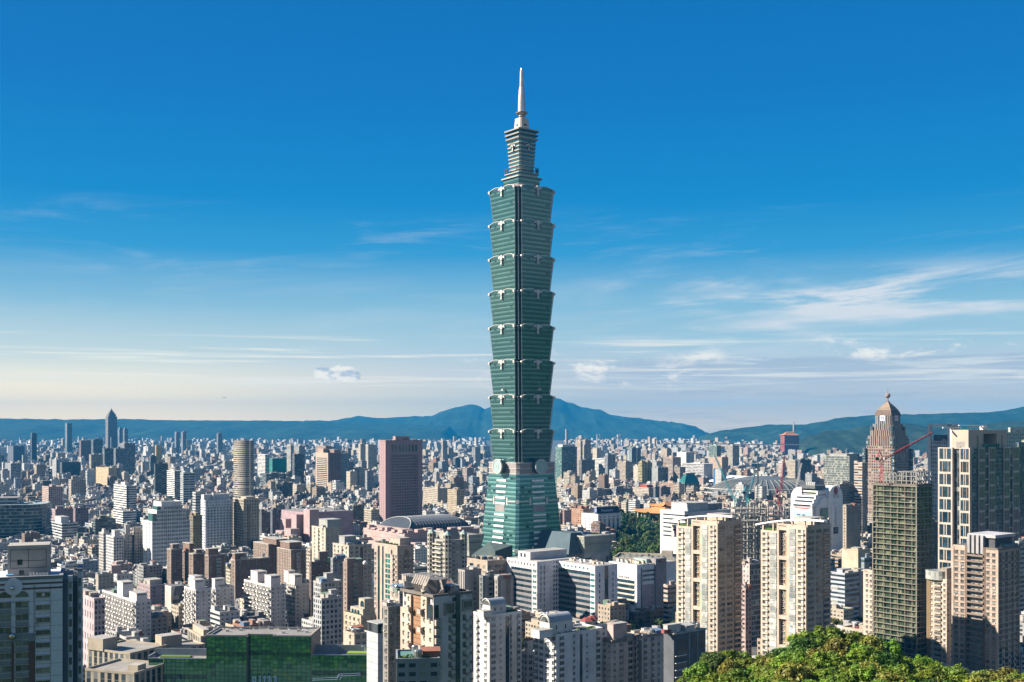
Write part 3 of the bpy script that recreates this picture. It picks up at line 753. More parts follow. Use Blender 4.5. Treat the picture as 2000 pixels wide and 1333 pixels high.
def clutter(b, n=4, z=None, x0=.1, x1=.9, y0=.1, y1=.9, r=None):
 z = b.H if z is None else z; r = r or rng
 for _ in range(n * 2 + 1):
  x, y = b.d * r.uniform(x0, x1), b.w * r.uniform(y0, y1); k = r.random()
  if k < .28: tank(b, x, y, z, r.uniform(.9, 1.5), r.uniform(1.6, 2.8))
  elif k < .55: unit(b, x, y, z, r.uniform(.6, 1.8), r.uniform(.6, 1.6), r.uniform(.9, 2.2), r.choice(['lgrey', 'grey', 'white']))
  elif k < .78:
   mb = MB(); sx, sy, h = r.uniform(1.5, 3.2), r.uniform(1.2, 2.6), r.uniform(2.0, 2.8); c = r.choice([(.40, .16, .10), (.16, .26, .40), (.5, .5, .5), (.2, .3, .22), (.45, .4, .33)])
   mb.box(x - sx, x + sx, y - sy, y + sy, z, z + h, r.choice([(.5, .47, .42), c])); mb.face([(x - sx - .3, y - sy - .3, z + h + .05), (x + sx + .3, y - sy - .3, z + h + .05), (x + sx + .3, y + sy + .3, z + h + .7), (x - sx - .3, y + sy + .3, z + h + .7)], c); b.part('tin_shed', mb)
  elif k < .88:
   mb = MB(); L = r.uniform(2, 5); mb.bar((x - L, y, z + .3), (x + L, y, z + .3), .12, (.45, .45, .44)); mb.bar((x + L, y, z + .3), (x + L, y, z), .12, (.45, .45, .44)); b.part('pipe_run', mb)
  else:
   mb = MB(); mb.bar((x, y, z), (x, y, z + r.uniform(3, 6)), .08, (.5, .5, .5)); mb.bar((x - .8, y, z + 2.6), (x + .8, y, z + 2.6), .05, (.5, .5, .5)); b.part('antenna', mb)
def text_on(b, s, face, u, z, size, m, off=.4, vert=False, name='lettering'):
 cu = bpy.data.curves.new(name, 'FONT'); cu.body = '\n'.join(s) if vert else s; cu.size = size; cu.align_x = 'CENTER'; cu.align_y = 'CENTER'; cu.extrude = .08
 t0 = bpy.data.objects.new(name, cu); COL.objects.link(t0); dg = bpy.context.evaluated_depsgraph_get(); me = bpy.data.meshes.new_from_object(t0.evaluated_get(dg)); bpy.data.objects.remove(t0); me.materials.clear(); me.materials.append(m); o = link(name, me, b.o)
 if face == 'R': o.location = (u, -off, z); o.rotation_euler = (R(90), 0, 0)
 else: o.location = (-off, u, z); o.rotation_euler = (R(90), 0, R(-90))
 return o

# ------------------------------------------------------------------ foreground left: blue-grey tile tower in shade
def left_tower():
 Y = 300.0
 b = Bld('apartment_tower', 'blue grey tiled apartment tower with arched top windows and brick bands at the left edge', 'apartment tower', -60, 122, 158, 1130, Y, rot=20, z0=10, w=26, d=6)
 # the front faces the camera: use a second frame for it
 wall = (.68, .70, .80); r = 0
 # main block: front face from px -60 to 116
 x0 = (wx(-60, Y) - b.C.x); W_ = -x0
 mb = MB()
 def M(p): return p
 H = b.H
 mb.box(x0, 0, 0, 22, 0, H, wall, 'roof'); b.part('walls', mb, mat('blue_grey_tile', (.72, .74, .86), .6, vary=.08, scale=1.5))
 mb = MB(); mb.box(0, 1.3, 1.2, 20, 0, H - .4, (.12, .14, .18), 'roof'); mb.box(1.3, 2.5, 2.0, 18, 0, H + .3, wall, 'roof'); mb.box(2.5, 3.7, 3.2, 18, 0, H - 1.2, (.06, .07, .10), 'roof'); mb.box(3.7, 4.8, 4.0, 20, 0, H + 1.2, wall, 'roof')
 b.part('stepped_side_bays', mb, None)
 # brick bands and coping
 mb = MB()
 for z in (H - 1.3, H - 2.6): mb.box(x0 - .1, .06, -.06, .4, z, z + .5, (.20, .10, .09), bottom=True)
 b.part('brick_band', mb); 
 mb = MB(); mb.box(x0 - .15, .15, -.15, 1.0, H, H + .9, (.26, .28, .31), bottom=True); mb.box(-.8, .15, 1.0, 22, H, H + .9, (.26, .28, .31), bottom=True); mb.box(3.6, 4.9, 3.9, 20, H + 1.2, H + 2.0, (.26, .28, .31)); b.part('parapet', mb)
 mb = MB(); s = .1355
 X = lambda px: (px - 122) * s * 1.0
 # joints
 for px in (72, 100, 70): mb.box(X(px) - .05, X(px) + .05, -.03, .1, 0, H - 1.4, (.14, .16, .18))
 fl = [1172 + 24.45 * i for i in range(-1, 9)]
 for py in fl: mb.box(x0, 0, -.025, .1, b.z(py) - .04, b.z(py) + .04, (.15, .17, .19))
 b.part('tile_joints', mb)
 # windows: pairs per floor
 us = [(X(18.5), 22 * s), (X(49), 23 * s), (X(86.5), 25 * s)]
 us += [(X(-16), 22 * s), (X(-46), 22 * s)]
 for i, py in enumerate(fl):
  for j, (u, w) in enumerate(us):
   if j == 2 or i > 0:
    if i in (0,) and j != 2: continue
    z = b.z(py + (6 if j != 2 else 12)) - .2; h = 1.75 if j != 2 else 1.15
    b.win('R', u, z - h * .35, w, h, m=GLASS)
    if j == 2 and i == 0:
     m2 = MB(); m2.box(u - .3, u + .5, -.5, 0, z - .2, z + .55, 'white', bottom=True); b.part('air_conditioner', m2)
 b.flush()
 mb = MB()
 for i, py in enumerate(fl):
  for j, (u, w) in enumerate(us):
   if j != 2 and i > 0:
    z = b.z(py + 6) - .2 - 1.75 * .35
    mb.box(u - w / 2, u + w / 2, -.32, 0, z - 1.35, z + .28, (.28, .31, .34), bottom=True)
 b.part('sill_panel_rows', mb)['kind'] = 'stuff'
 # arched top windows
 for u, w in us[:2] + us[3:]:
  mb = MB(); z = b.z(1163); n = 12; q = []
  for k in range(n + 1): a = math.pi * k / n; q.append((u + w / 2 * math.cos(a), -.1, z + 2.0 * math.sin(a) * .62 + .35))
  mb.face([(u + w / 2, -.1, z)] + q + [(u - w / 2, -.1, z)]); b.part('arched_window', mb, GLASS)
 # brown piers low down, roundel, mirrored balls, raised frame
 mb = MB(); H2 = b.z(1250)
 for px0, px1 in ((-8, 6), (29.5, 35), (60, 72)): mb.box(X(px0), X(px1), -.22, 0, 0, H2, (.17, .10, .085))
 b.part('brown_pier', mb)
 mb = MB(); n = 20; c = (X(34), b.z(1142)); P = [(c[0] + 2.2 * math.cos(2 * math.pi * k / n), c[1] + 2.2 * math.sin(2 * math.pi * k / n)) for k in range(n)]
 mb.face([(p[0], -.5, p[1]) for p in P], wall)
 for k in range(n): a, q = P[k], P[(k + 1) % n]; mb.face([(a[0], .3, a[1]), (q[0], .3, q[1]), (q[0], -.5, q[1]), (a[0], -.5, a[1])], wall)
 b.part('roundel', mb, MATS['blue_grey_tile'])
 mb = MB(); mb.box(X(2), X(72), -.42, 0, b.z(1249), b.z(1234), (.28, .31, .34), bottom=True); b.part('band_frame', mb)
 for py, r_ in ((1143.5, .55), (1236, .85)):
  mb = MB(); cz = b.z(py); mb.lathe([(r_ * math.cos(t), cz + r_ * math.sin(t)) for t in [(-.5 + k / 12) * math.pi for k in range(13)]], 20, (X(32), -1.0)); b.part('mirror_ball', mb, SHINY, None)
 # small windows on the side bays
 for i in range(9):
  z = b.z(1145 + 25 * i)
  mb = MB(); mb.box(1.6, 2.3, 1.9, 2.05, z - 1.0, z + .9, bottom=True); b.part('side_window', mb, GLASS); mb = MB(); mb.box(3.95, 4.55, 3.9, 4.05, z - .6, z + 1.5, bottom=True); b.part('side_window', mb, GLASS)
 # rooftop plant house
 z0 = H; zt = b.z(1069)
 mb = MB(); mb.box(X(19), X(96) , 8, 17, z0, zt, (.30, .31, .32), 'roofl'); ph = b.part('plant_house', mb, CONC)
 mb = MB()
 for z in (z0 + 2.2, zt - 4.2, zt - 1.2): mb.box(X(24), X(90), 7.93, 8, z, z + .12, (.12, .12, .12))
 for px in (24, 57, 90): mb.box(X(px) - .06, X(px) + .06, 7.93, 8, z0 + 2.2, zt - 1.0, (.12, .12, .12))
 b.part('wall_joints', mb, None, ph)
 mb = MB(); mb.box(X(37), X(46), 7.9, 8.1, zt - 5.2, zt - 3.8); mb.box(X(40), X(49), 7.9, 8.1, z0, z0 + 1.6); b.part('door', mb, DARKGL, ph)
 mb = MB(); mb.box(X(19), X(32), 2.0, 4.2, z0 + .9, z0 + 1.2, (.05, .30, .60), bottom=True); b.part('blue_canopy', mb)
 for k in range(6): unit(b, X(62 + k * 6), 5.5, z0, .32, .3, 1.2)
 b.flush()
left_tower()

# ------------------------------------------------------------------ foreground: dark green mirror-glass office
def green_office():
 Y = 580.0; s = Y / F
 o = empty('office_building', (wx(512, Y), Y, 0), R(-2.0)); tag(o, 'long dark green mirror glass office building with a higher notched middle in the foreground', 'office building')
 FOOT.append((wx(512, Y), Y + 12, 64, None)); SHOWN.append((288, 742, 1240, 1500, Y, 'green mirror glass office'))
 X = lambda px: (px - 512) * s
 m, t = new_mat('green_mirror_glass')
 oi = t.n('ShaderNodeNewGeometry'); wl = t.n('ShaderNodeAttribute', attribute_name='wall')
 b_ = t.n('ShaderNodeBsdfPrincipled', i_Base_Color=wl.outputs['Color'], i_Roughness=.035, i_Metallic=.85, i_Specular_IOR_Level=.6); out(t, b_)
 class Q: pass
 b = Q(); b.o = o; b.part = lambda n, mb, m=None, p=None: mb.build(n, m, p or o)
 vols = [('left_wing', X(288), X(403), 0, 26, wz(1288, Y)), ('right_wing', X(608), X(742), 0, 26, wz(1279, Y)),
   ('middle_block', X(403), X(482), -.6, 22, wz(1243, Y)), ('middle_block', X(534), X(608), -.6, 22, wz(1243, Y)), ('middle_recess', X(482), X(534), 3.2, 22, wz(1243, Y - 0))]
 for n, x0, x1, y0, y1, zt in vols:
  mb = MB(); mb.box(x0, x1, y0 + .3, y1, 0, zt - .4, (.20, .19, .17), 'roof'); v = b.part(n, mb)
  pm = MB(); mul = MB(); nx = max(4, round((x1 - x0) / 2.35)); dz = 2.05; z = zt
  while z > wz(1345, Y):
   for i in range(nx):
    a, c = x0 + (x1 - x0) * i / nx, x0 + (x1 - x0) * (i + 1) / nx; tx, tz = rng.gauss(0, .006), rng.gauss(0, .007)
    k = rng.random(); col = (.11, .29, .185) if k < .95 else (.16, .32, .15) if k < .98 else (.07, .16, .13)
    if int((zt - z) / dz) in (3,): col = (.07, .14, .12)
    yy = [y0 + e for e in (tx + tz, -tx + tz, -tx - tz, tx - tz)]
    pm.face([(a, yy[0], z - dz), (c, yy[1], z - dz), (c, yy[2], z), (a, yy[3], z)], col)
   mul.box(x0, x1, y0 - .10, y0 + .1, z - .07, z + .07, (.02, .035, .03)); z -= dz
  for i in range(nx + 1):
   a = x0 + (x1 - x0) * i / nx; mul.box(a - .05, a + .05, y0 - .12, y0 + .1, wz(1345, Y), zt, (.02, .035, .03))
  b.part('mirror_panes', pm, m, v); b.part('mullions', mul, None, v)
 # roof edges
 cp = (.34, .33, .33)
 for (x0, x1, y0, y1, zt) in ((X(403), X(482), -.6, 22, vols[2][5]), (X(534), X(608), -.6, 22, vols[2][5]), (X(482), X(534), 3.2, 22, vols[2][5])):
  mb = MB(); mb.box(x0 - .1, x1 + .1, y0 - .3, y0 + .5, zt, zt + .7, cp, bottom=True); mb.box(x0 - .1, x1 + .1, y1 - .5, y1, zt, zt + .9, cp); b.part('coping', mb)
 mb = MB(); z = vols[2][5]; mb.box(X(403) - .3, X(403) + .4, -.3, 22, z, z + 1, cp); mb.box(X(608) - .4, X(608) + .3, -.3, 22, z, z + 1, (.5, .42, .34)); mb.box(X(482) - .4, X(482) + .2, -.5, 3.4, z, z + .8, cp); mb.box(X(534) - .2, X(534) + .4, -.5, 3.4, z, z + .8, cp); b.part('coping', mb)
 mb = MB(); mb.box(X(608) + .02, X(608) + .5, -.4, 22, 0, z - .2, (.42, .34, .27)); b.part('side_wall', mb)
 for (x0, x1, zt) in ((X(288), X(403), vols[0][5]), (X(608), X(742), vols[1][5])):
  mb = MB(); mb.box(x0, x1, 9.5, 10.1, zt - .4, zt + 3.4, (.25, .30, .36)); b.part('screen_wall', mb)
  mb = MB(); mb.box(x0 - .2, x1 + .2, -.3, .4, zt - .05, zt + .35, (.30, .36, .42), bottom=True); mb.box(x0 - .3, x0 + .3, 0, 10, zt - .1, zt + 1.4, (.30, .36, .42)); mb.box(x1 - .3, x1 + .3, 0, 10, zt - .1, zt + 2.6, (.5, .46, .42)); b.part('coping', mb)
 mb = MB(); zt = vols[1][5]; mb.box(X(676), X(738), 2.2, 8.4, zt - .3, zt + .55, (.35, .42, .05)); b.part('lawn_deck', mb, mat('roof_lawn', (.22, .34, .04), .9))
 mb = MB(); zt = vols[0][5]; mb.box(X(306), X(365), 3, 7.4, zt - .3, zt + .4, (.1, .2, .05)); b.part('lawn_deck', mb, mat('roof_lawn_shade', (.10, .20, .03), .9))
 for x in (X(710), X(735)):
  mb = MB(); pts = [(x, 8, zt)] ; zt2 = vols[1][5]
  pts = [(x + 1.1 * math.cos(a) - 1.1, 6.5, zt2 + 2.6 + .9 * math.sin(a)) for a in [0, .6, 1.2, 1.8, 2.4]]
  mb.bar((x, 6.5, zt2), (x, 6.5, zt2 + 2.6), .11, 'white'); [mb.bar(p, q, .11, 'white') for p, q in zip(pts, pts[1:])]; b.part('vent_pipe', mb)
 for i in range(11):                                       # rails and posts on the middle roof
  mb = MB(); x = X(408 + i * 19.5); mb.bar((x, 20.5, z), (x, 20.5, z + 2.0 + (i % 3 == 1) * 1.6), .08, (.5, .5, .5)); b.part('roof_post', mb)
 for px, yy in ((428, 14), (452, 17), (545, 10), (570, 16), (590, 12)):
  mb = MB(); mb.box(X(px) - .7, X(px) + .7, yy - .6, yy + .6, z - .4, z + .9, 'lgrey'); b.part('rooftop_unit', mb)
 # gondola rails in front of the glass
 for pts in ([(335, 1333), (348, 1322), (352, 1333)], [(612, 1327), (660, 1325), (664, 1318), (672, 1318)], [(664, 1326), (672, 1318), (706, 1316)]):
  mb = MB(); q = [Vector((X(px), -1.4, wz(py, Y))) for px, py in pts]
  for a, c in zip(q, q[1:]): mb.bar(a, c, .14, (.30, .42, .6)); mb.bar(a + Vector((0, 0, .9)), c + Vector((0, 0, .9)), .1, (.30, .42, .6))
  b.part('gondola_rail', mb)
 sg = MB()                                                  # the row of sign letters cut by the frame's lower edge
 zc = wz(1327, Y)
 for k, u in enumerate((-4.6, -1.6, .8, 3.2, 6.2)):
  x = X(515) + u
  if k == 0: sg.box(x - .9, x + .9, -1.2, -.9, zc + .9, zc + 1.3, bottom=True); sg.box(x - .9, x + .9, -1.2, -.9, zc - 1.3, zc - .9, bottom=True); sg.box(x - .9, x - .5, -1.2, -.9, zc - .9, zc + .9); sg.box(x + .5, x + .9, -1.2, -.9, zc - .9, zc + .9)
  else:
   sg.box(x - .25, x + .25, -1.2, -.9, zc - 1.9, zc + 1.9, bottom=True)
   if k > 1: sg.box(x - .9, x + .9, -1.2, -.9, zc + .3 * k, zc + .3 * k + .4, bottom=True)
   if k > 2: sg.box(x + .7, x + 1.1, -1.2, -.9, zc - 1.9, zc + 1.2, bottom=True)
 b.part('sign_letters', sg, mat('sign_blue', (.25, .42, .70), .4))
green_office()

# ------------------------------------------------------------------ foreground: low cream school blocks left of it
def school(name, label, quads, wall, extra=None):
 pass
def low_block(label, xl, xc, xr, yt, Y, wall=(.52, .45, .34), rot=40, d=None, w=None, wl='V', wr='V', boxes=(), col=True):
 b = Bld('school_building', label, 'building', xl, xc, xr, yt, Y, rot=rot, d=d, w=w, group='low cream school blocks', short=None)
 body(b, wall, wl, wr, roof=(.36, .34, .31)); parapet(b, wall, 1.0, .4)
 for (f0, f1, g0, g1, h) in boxes: pent(b, f0, f1, g0, g1, h, wall, cap=False, name='stair_tower')
 return b
b = low_block('low cream school block with a concrete stair tower beside the blue grey tower', 159, 262, 290, 1318, 560, rot=70, d=26, w=30, boxes=((.25, .5, .1, .3, 3.0),))
b = low_block('cream school wing with a flat roof and square stair tower below white apartments', 182, 254, 292, 1279, 640, rot=62, d=28, w=34, boxes=((-.02, .36, .62, .98, 7.0),))
b = low_block('cream school hall with a louvred roof block beside the mirror glass wing', 290, 312, 400, 1272, 660, rot=40, boxes=((.1, .55, .25, .8, 7.5),))
b = low_block('small cream house with terrace behind the middle of the mirror glass office', 366, 392, 412, 1246, 700, rot=30, boxes=((.4, .95, .1, .9, 4.0),))

# ------------------------------------------------------------------ white stepped apartment slabs with zig-zag balconies
def white_apts(label, xl, xc, xr, yt, Y, pens, nsplit=2, rot=GRID, lower_left=0):
 b = Bld('apartment_building', label, 'apartment block', xl, xc, xr, yt, Y, rot=rot, group='white stepped apartment blocks with balconies')
 wall = (.92, .86, .82); H = b.H
 body(b, wall, 'b', 'b', roof='roofl', wb='a'); nf = int(H / 3.1)
 zs = [H - 2.9 - 3.1 * i for i in range(nf)]
 b.bal_wall = (.95, .91, .87)
 for k in range(nsplit):
  y0, y1 = b.w * k / nsplit, b.w * (k + 1) / nsplit
  if k: 
   mb = MB(); mb.box(-.55, .3, y0 - .4, y0 + .4, 0, H - lower_left * k * .4, wall); b.part('fin_wall', mb)
  n = max(1, round((y1 - y0) / 6.5))
  for u in even(y0 + .4, y1 - .4, n * 2):
   for i, z in enumerate(zs):
    b.win('L', u, z + .6, 2.0, 1.9)
  for u in even(y0 + .4, y1 - .4, n):
   for i, z in enumerate(zs):
    b.win('L', u + (1.0 if i % 2 else -1.0), z - .1, 3.0, 1.0, kind='balcony', m=FAC, dep=2.0)
 for z in zs:
  for f in (.14, .5, .84): 
   if b.d > 9 or f != .5: b.win('R', b.d * f, z + .8, 1.3 if f != .5 else 1.0, 1.3)
 mb = MB()
 for z in zs: mb.box(0.1, b.d - .1, -.05, 0, z + .35, z + .45, (.36, .36, .38))
 b.part('storey_joints', mb)
 for u in (.28, .7):
  mb = MB(); mb.bar((b.d * u, -.15, 2), (b.d * u, -.15, H - 1), .09, (.35, .34, .33)); b.part('drain_pipe', mb)
 parapet(b, wall, .9)
 for (f0, f1, g0, g1, h) in pens: pent(b, f0, f1, g0, g1, h, wall); 
 for (f0, f1, g0, g1, h) in pens[:2]:
  mb = MB(); mb.box((f0 + .08) * b.d, (f1 - .08) * b.d, g0 * b.w - .06, g0 * b.w + .02, H + h - 1.3, H + h - .5, (.2, .2, .22), bottom=True); b.part('vent_slot', mb)
 clutter(b, 3); b.flush()
P2 = [(.05, .6, .02, .16, 7.5), (.2, .8, .42, .56, 9.0)]
white_apts('white apartment slab with zigzag balconies standing leftmost, between the dark tower and glass office', 200, 265, 295, 1177, 790, [(.05, .75, .0, .2, 6.0), (.1, .8, .42, .58, 10.5)], 3)
white_apts('white stepped apartment slab half in shadow behind the dark glass wedge building', 360, 382, 413, 1154, 845, [(.0, .6, .05, .5, 7.5), (.5, .95, .8, 1.3, 8)], 1)
white_apts('narrow white apartment slab with one stair cap left of the brown block', 414, 421, 458, 1151, 875, [(-.02, .5, .1, .9, 7.5)], 1)
white_apts('white apartment slab with a diagonal shadow across its balcony side, above the glass office', 477, 529, 558, 1147, 850, [(.0, .65, .0, .22, 8), (.1, .75, .55, .8, 8.5)], 2)
white_apts('white apartment slab with a dark recess between two stair caps, right of the diagonal shadow', 560, 577, 610, 1143, 880, [(-.05, .4, .0, .6, 7.5), (.1, .5, 1.0, 1.5, 9)], 1)

# ------------------------------------------------------------------ brown brick towers
def brown_tower(label, xl, xc, xr, yt, Y, pens, lit=True, strip=None, round_win=False):
 b = Bld('apartment_building', label, 'apartment block', xl, xc, xr, yt, Y, group='brown brick apartment towers')
 wall = (.245, .165, .13); H = b.H
 body(b, wall, 'b', 'b', roof='roofl', wb='s'); nf = int(H / 3.15); zs = [H - 3.2 - 3.15 * i for i in range(nf)]
 nl = max(1, round(b.w / 5))
 for u in even(.5, b.w - .5, nl):
  for z in zs:
   if round_win:
    b.win('L', u, z + .5, 2.4, 2.0, kind='window_surround', m=mat('pale_surround', (.68, .60, .5), .7), dep=.1); b.win('L', u, z + .9, 1.5, 1.3, dep=.16)
   else: b.win('L', u, z + .6, 1.7, 1.6)
 if strip:
  a, c = strip; mb = MB(); mb.box(b.d * a, b.d * c, -.9, 0, 3, H - 2.5, (.40, .44, .48), bottom=True); b.part('stair_glass_bay', mb)
  for z in zs[1:]: b.win('R', b.d * (a + c) / 2, z + .7, b.d * (c - a) * .8, 1.5, off=.9)
  us = [.12, .88]
 else: us = [.15, .38, .62, .85]
 for u in us:
  for z in zs: b.win('R', b.d * u, z + .8, 1.5, 1.4)
 mb = MB()
 mb.box(-.5, b.d + .5, -.5, b.w + .5, H - .2, H + .5, (.62, .54, .46), 'roofl', bottom=True); b.part('cornice', mb)
 mb = MB()
 for y in (0, b.w): mb.box(-.25, .6, y - .5, y + .5, 0, H - .3, (.55, .42, .33))
 b.part('corner_pier', mb)
 for (f0, f1, g0, g1, h) in pens:
  pent(b, f0, f1, g0, g1, h, wall, z=H + .5, cap=False); mb = MB(); mb.box(f0 * b.d - .6, f1 * b.d + .6, g0 * b.w - .6, g1 * b.w + .6, H + .5 + h, H + 1.0 + h, (.62, .54, .46), 'roofl', bottom=True); b.part('penthouse_cornice', mb)
 clutter(b, 2, H + .5); b.flush()
brown_tower('brown brick tower with pale corner piers, leftmost of the brick towers', 327, 334, 356, 1074, 1080, [(.2, .8, .2, .8, 4)])
brown_tower('brown brick tower with a high square penthouse just right of the leftmost brick tower', 356, 370, 378, 1079, 1085, [(.0, 1, .0, .9, 7.5)])
brown_tower('brown brick tower with plain dark front in the middle of the brick towers', 370, 377, 402, 1083, 1060, [(.3, .8, .2, .8, 3)])
brown_tower('brown brick tower with a pale glazed stair bay on its front', 401, 407, 443, 1086, 1040, [(.0, .55, .0, 1, 5.5)], strip=(.42, .68))
brown_tower('wide brown brick tower with a square cap on its left corner', 453, 459, 526, 1095, 960, [(.0, .28, .0, .9, 5)])
brown_tower('brown brick block with pale framed windows on its sunny side, behind a twin', 496, 524, 552, 1064, 1090, [(.15, .9, -.4, .5, 5)], round_win=True)
brown_tower('brown brick block with pale framed windows and a glazed stair bay', 542, 568, 600, 1075, 1050, [(.0, .75, .1, .8, 6.0)], strip=(.32, .58), round_win=True)
# ================================================================== NEAR RIGHT: the pair of tall beige towers
def beige_tower(label, xl, xc, xr, yt, Y, slot, colsL, colsR, lowL, canopy):
 b = Bld('apartment_tower', label, 'apartment tower', xl, xc, xr, yt, Y, group='tall beige apartment towers with white roof arcs')
 wall = (.60, .50, .405); H = b.H; T = 2.2; fh = 3.34; b.bal_wall = (.70, .55, .44)
 ys0, ys1 = b.fy(slot[1]), b.fy(slot[0]); yl = b.fy(lowL)
 Hl = H - 3.4
 mb = MB(); mb.box(T, b.d, 0, b.w, 0, Hl, wall, 'roof', WS['a']); mb.box(T, b.d, 0, yl, Hl, H, wall, 'roof'); b.part('core', mb)
 # plain end (right) wall proud of the core so that its own windows show
 mb = MB(); mb.box(0, b.d + .05, -.12, 0, 0, H, wall); b.part('side_wall', mb)
 for k, (y0, y1, h) in enumerate(((0, ys0, H), (ys1, yl, H), (yl, b.w, Hl))):
  mb = MB(); mb.box(0, T, y0, y1, 0, h, wall, 'roof'); b.part('front_pier', mb)
 # beams across the deep slot, and the ochre panel within
 z = H - 2.6; k = 0
 while z > 4:
  mb = MB(); mb.box(.1, T, ys0, ys1, z, z + 2.2, wall, bottom=True); b.part('slot_beam', mb); z -= fh * 5.15
 mb = MB(); w_ = ys1 - ys0; mb.box(T - .7, T, ys0 + w_ * .05, ys0 + w_ * .38, 0, H - 6, (.42, .25, .10)); b.part('ochre_panel', mb)
 nf = int(H / fh); zs = [H - 4.2 - fh * i for i in range(nf - 1)]
 for z in zs: b.win('L', ys0 + w_ * .68, z + .6, w_ * .3, 2.0, off=-T, dep=.15)
 for (pa, pb, kind) in colsL:
  u = (b.fy(pa) + b.fy(pb)) / 2; w = abs(b.fy(pa) - b.fy(pb))
  for z in zs:
   if u > yl and z > Hl - 3: continue
   if kind == 'b':
    b.win('L', u, z + .9, w * .92, 1.8, m=GLASS); b.win('L', u - w * .2, z + 1.0, w * .3, 1.5, kind='blind', m=mat('pale_blind', (.6, .6, .56), .6), dep=.2); b.win('L', u, z - .25, w, 1.0, kind='balcony', m=FAC, dep=1.0)
   else: b.win('L', u, z + .05, w, 2.9, m=GLASSL, kind='glazed_bay', dep=.35)
 for (pa, pb, kind) in colsR:
  u = (b.fx(pa) + b.fx(pb)) / 2; w = abs(b.fx(pa) - b.fx(pb))
  for z in zs:
   b.win('R', u, z + .8, w * .9, 1.7, off=.12)
   if kind == 'b': b.win('R', u, z - .3, w, 1.0, kind='balcony', m=FAC, dep=1.3, off=.12)
 parapet(b, wall, 1.2, .5, x0=T, y1=yl)
 mb = MB(); mb.box(0, .5, 0, yl, H, H + 1.2, wall); b.part('parapet', mb)
 mb = MB(); mb.box(.6, T + 4, yl + .6, b.w - .6, Hl, Hl + 1.3); b.part('roof_planting', mb, PLANT)
 # roof frame of posts, plant room, and the sweeping white arc
 pent(b, .3, .85, .05, .42, 5.0, wall, name='plant_room', cap=False)
 posts = [(.4, b.w * f) for f in (.03, .3, .5, .72, .95)] + [(b.d * f, .4) for f in (.35, .62, .95)]
 def arc(t):                                        # t 0 = far left end, 1 = right end
  return canopy[0] + (canopy[1] - canopy[0]) * (1 - (1 - t) ** 1.9)
 for (x, y) in posts:
  t = 1 - y / b.w * .8 - .0 if x < 1 else 1 + x / b.d * .0
  mb = MB(); top = arc(min(1, max(0, (b.w * 1.12 - y) / (b.w * 1.12)))) - .4; zb = (Hl if y > yl else H) if x < 1 else H
  mb.box(x - .45, x + .45, y - .45, y + .45, zb, top, (.6, .5, .4)); b.part('roof_post', mb)
 mb = MB(); n = 24
 L0, L1 = b.w * 1.12, -b.d * .55
 for i in range(n):
  ya, yb = L0 + (L1 - L0) * i / n, L0 + (L1 - L0) * (i + 1) / n
  za, zb = (arc(min(1, i / n * 1.15)), arc(min(1, (i + 1) / n * 1.15)))
  xa, xb = -.6, 2.4
  for (p, q, r_, s_) in (((xa, ya, za), (xa, yb, zb), (xb, yb, zb), (xb, ya, za)),):
   mb.face([p, q, r_, s_], 'white'); mb.face([(v[0], v[1], v[2] - .9) for v in (s_, r_, q, p)], 'white')
   mb.face([(xa, yb, zb), (xa, ya, za), (xa, ya, za - .9), (xa, yb, zb - .9)], 'white'); mb.face([(xb, ya, za), (xb, yb, zb), (xb, yb, zb - .9), (xb, ya, za - .9)], 'white')
 mb.face([(xb, L1, zb), (xa, L1, zb), (xa, L1, zb - .9), (xb, L1, zb - .9)], 'white'); b.part('roof_arc', mb, WHITEP)
 clutter(b, 3, x0=.4, y1=.4); b.flush(200)
GLASSL = glass_mat('pale_bay_glass', (.12, .14, .14), (.50, .50, .46), .15)
beige_tower('tall beige tower with white roof arc, left of the pair, right of the park', 1321, 1401, 1448, 1023, 680, (1353.5, 1367),
   [(1387, 1397, 'b'), (1371, 1382.5, 'g'), (1339, 1349.5, 'g'), (1325, 1336, 'b')], [(1404, 1416, 'w'), (1419, 1431, 'w'), (1433, 1447, 'b')], 1350,
   (wz(1024, 680), wz(1006, 680)))
beige_tower('tall beige tower with white roof arc, right of the pair, before the arched store', 1486, 1574, 1622, 1031, 640, (1521, 1536),
   [(1558, 1571, 'b'), (1542, 1554, 'g'), (1504, 1517, 'g'), (1489, 1501, 'b')], [(1577, 1590, 'w'), (1593, 1604, 'w'), (1607, 1620, 'b')], 1517,
   (wz(1032, 640), wz(1014, 640)))

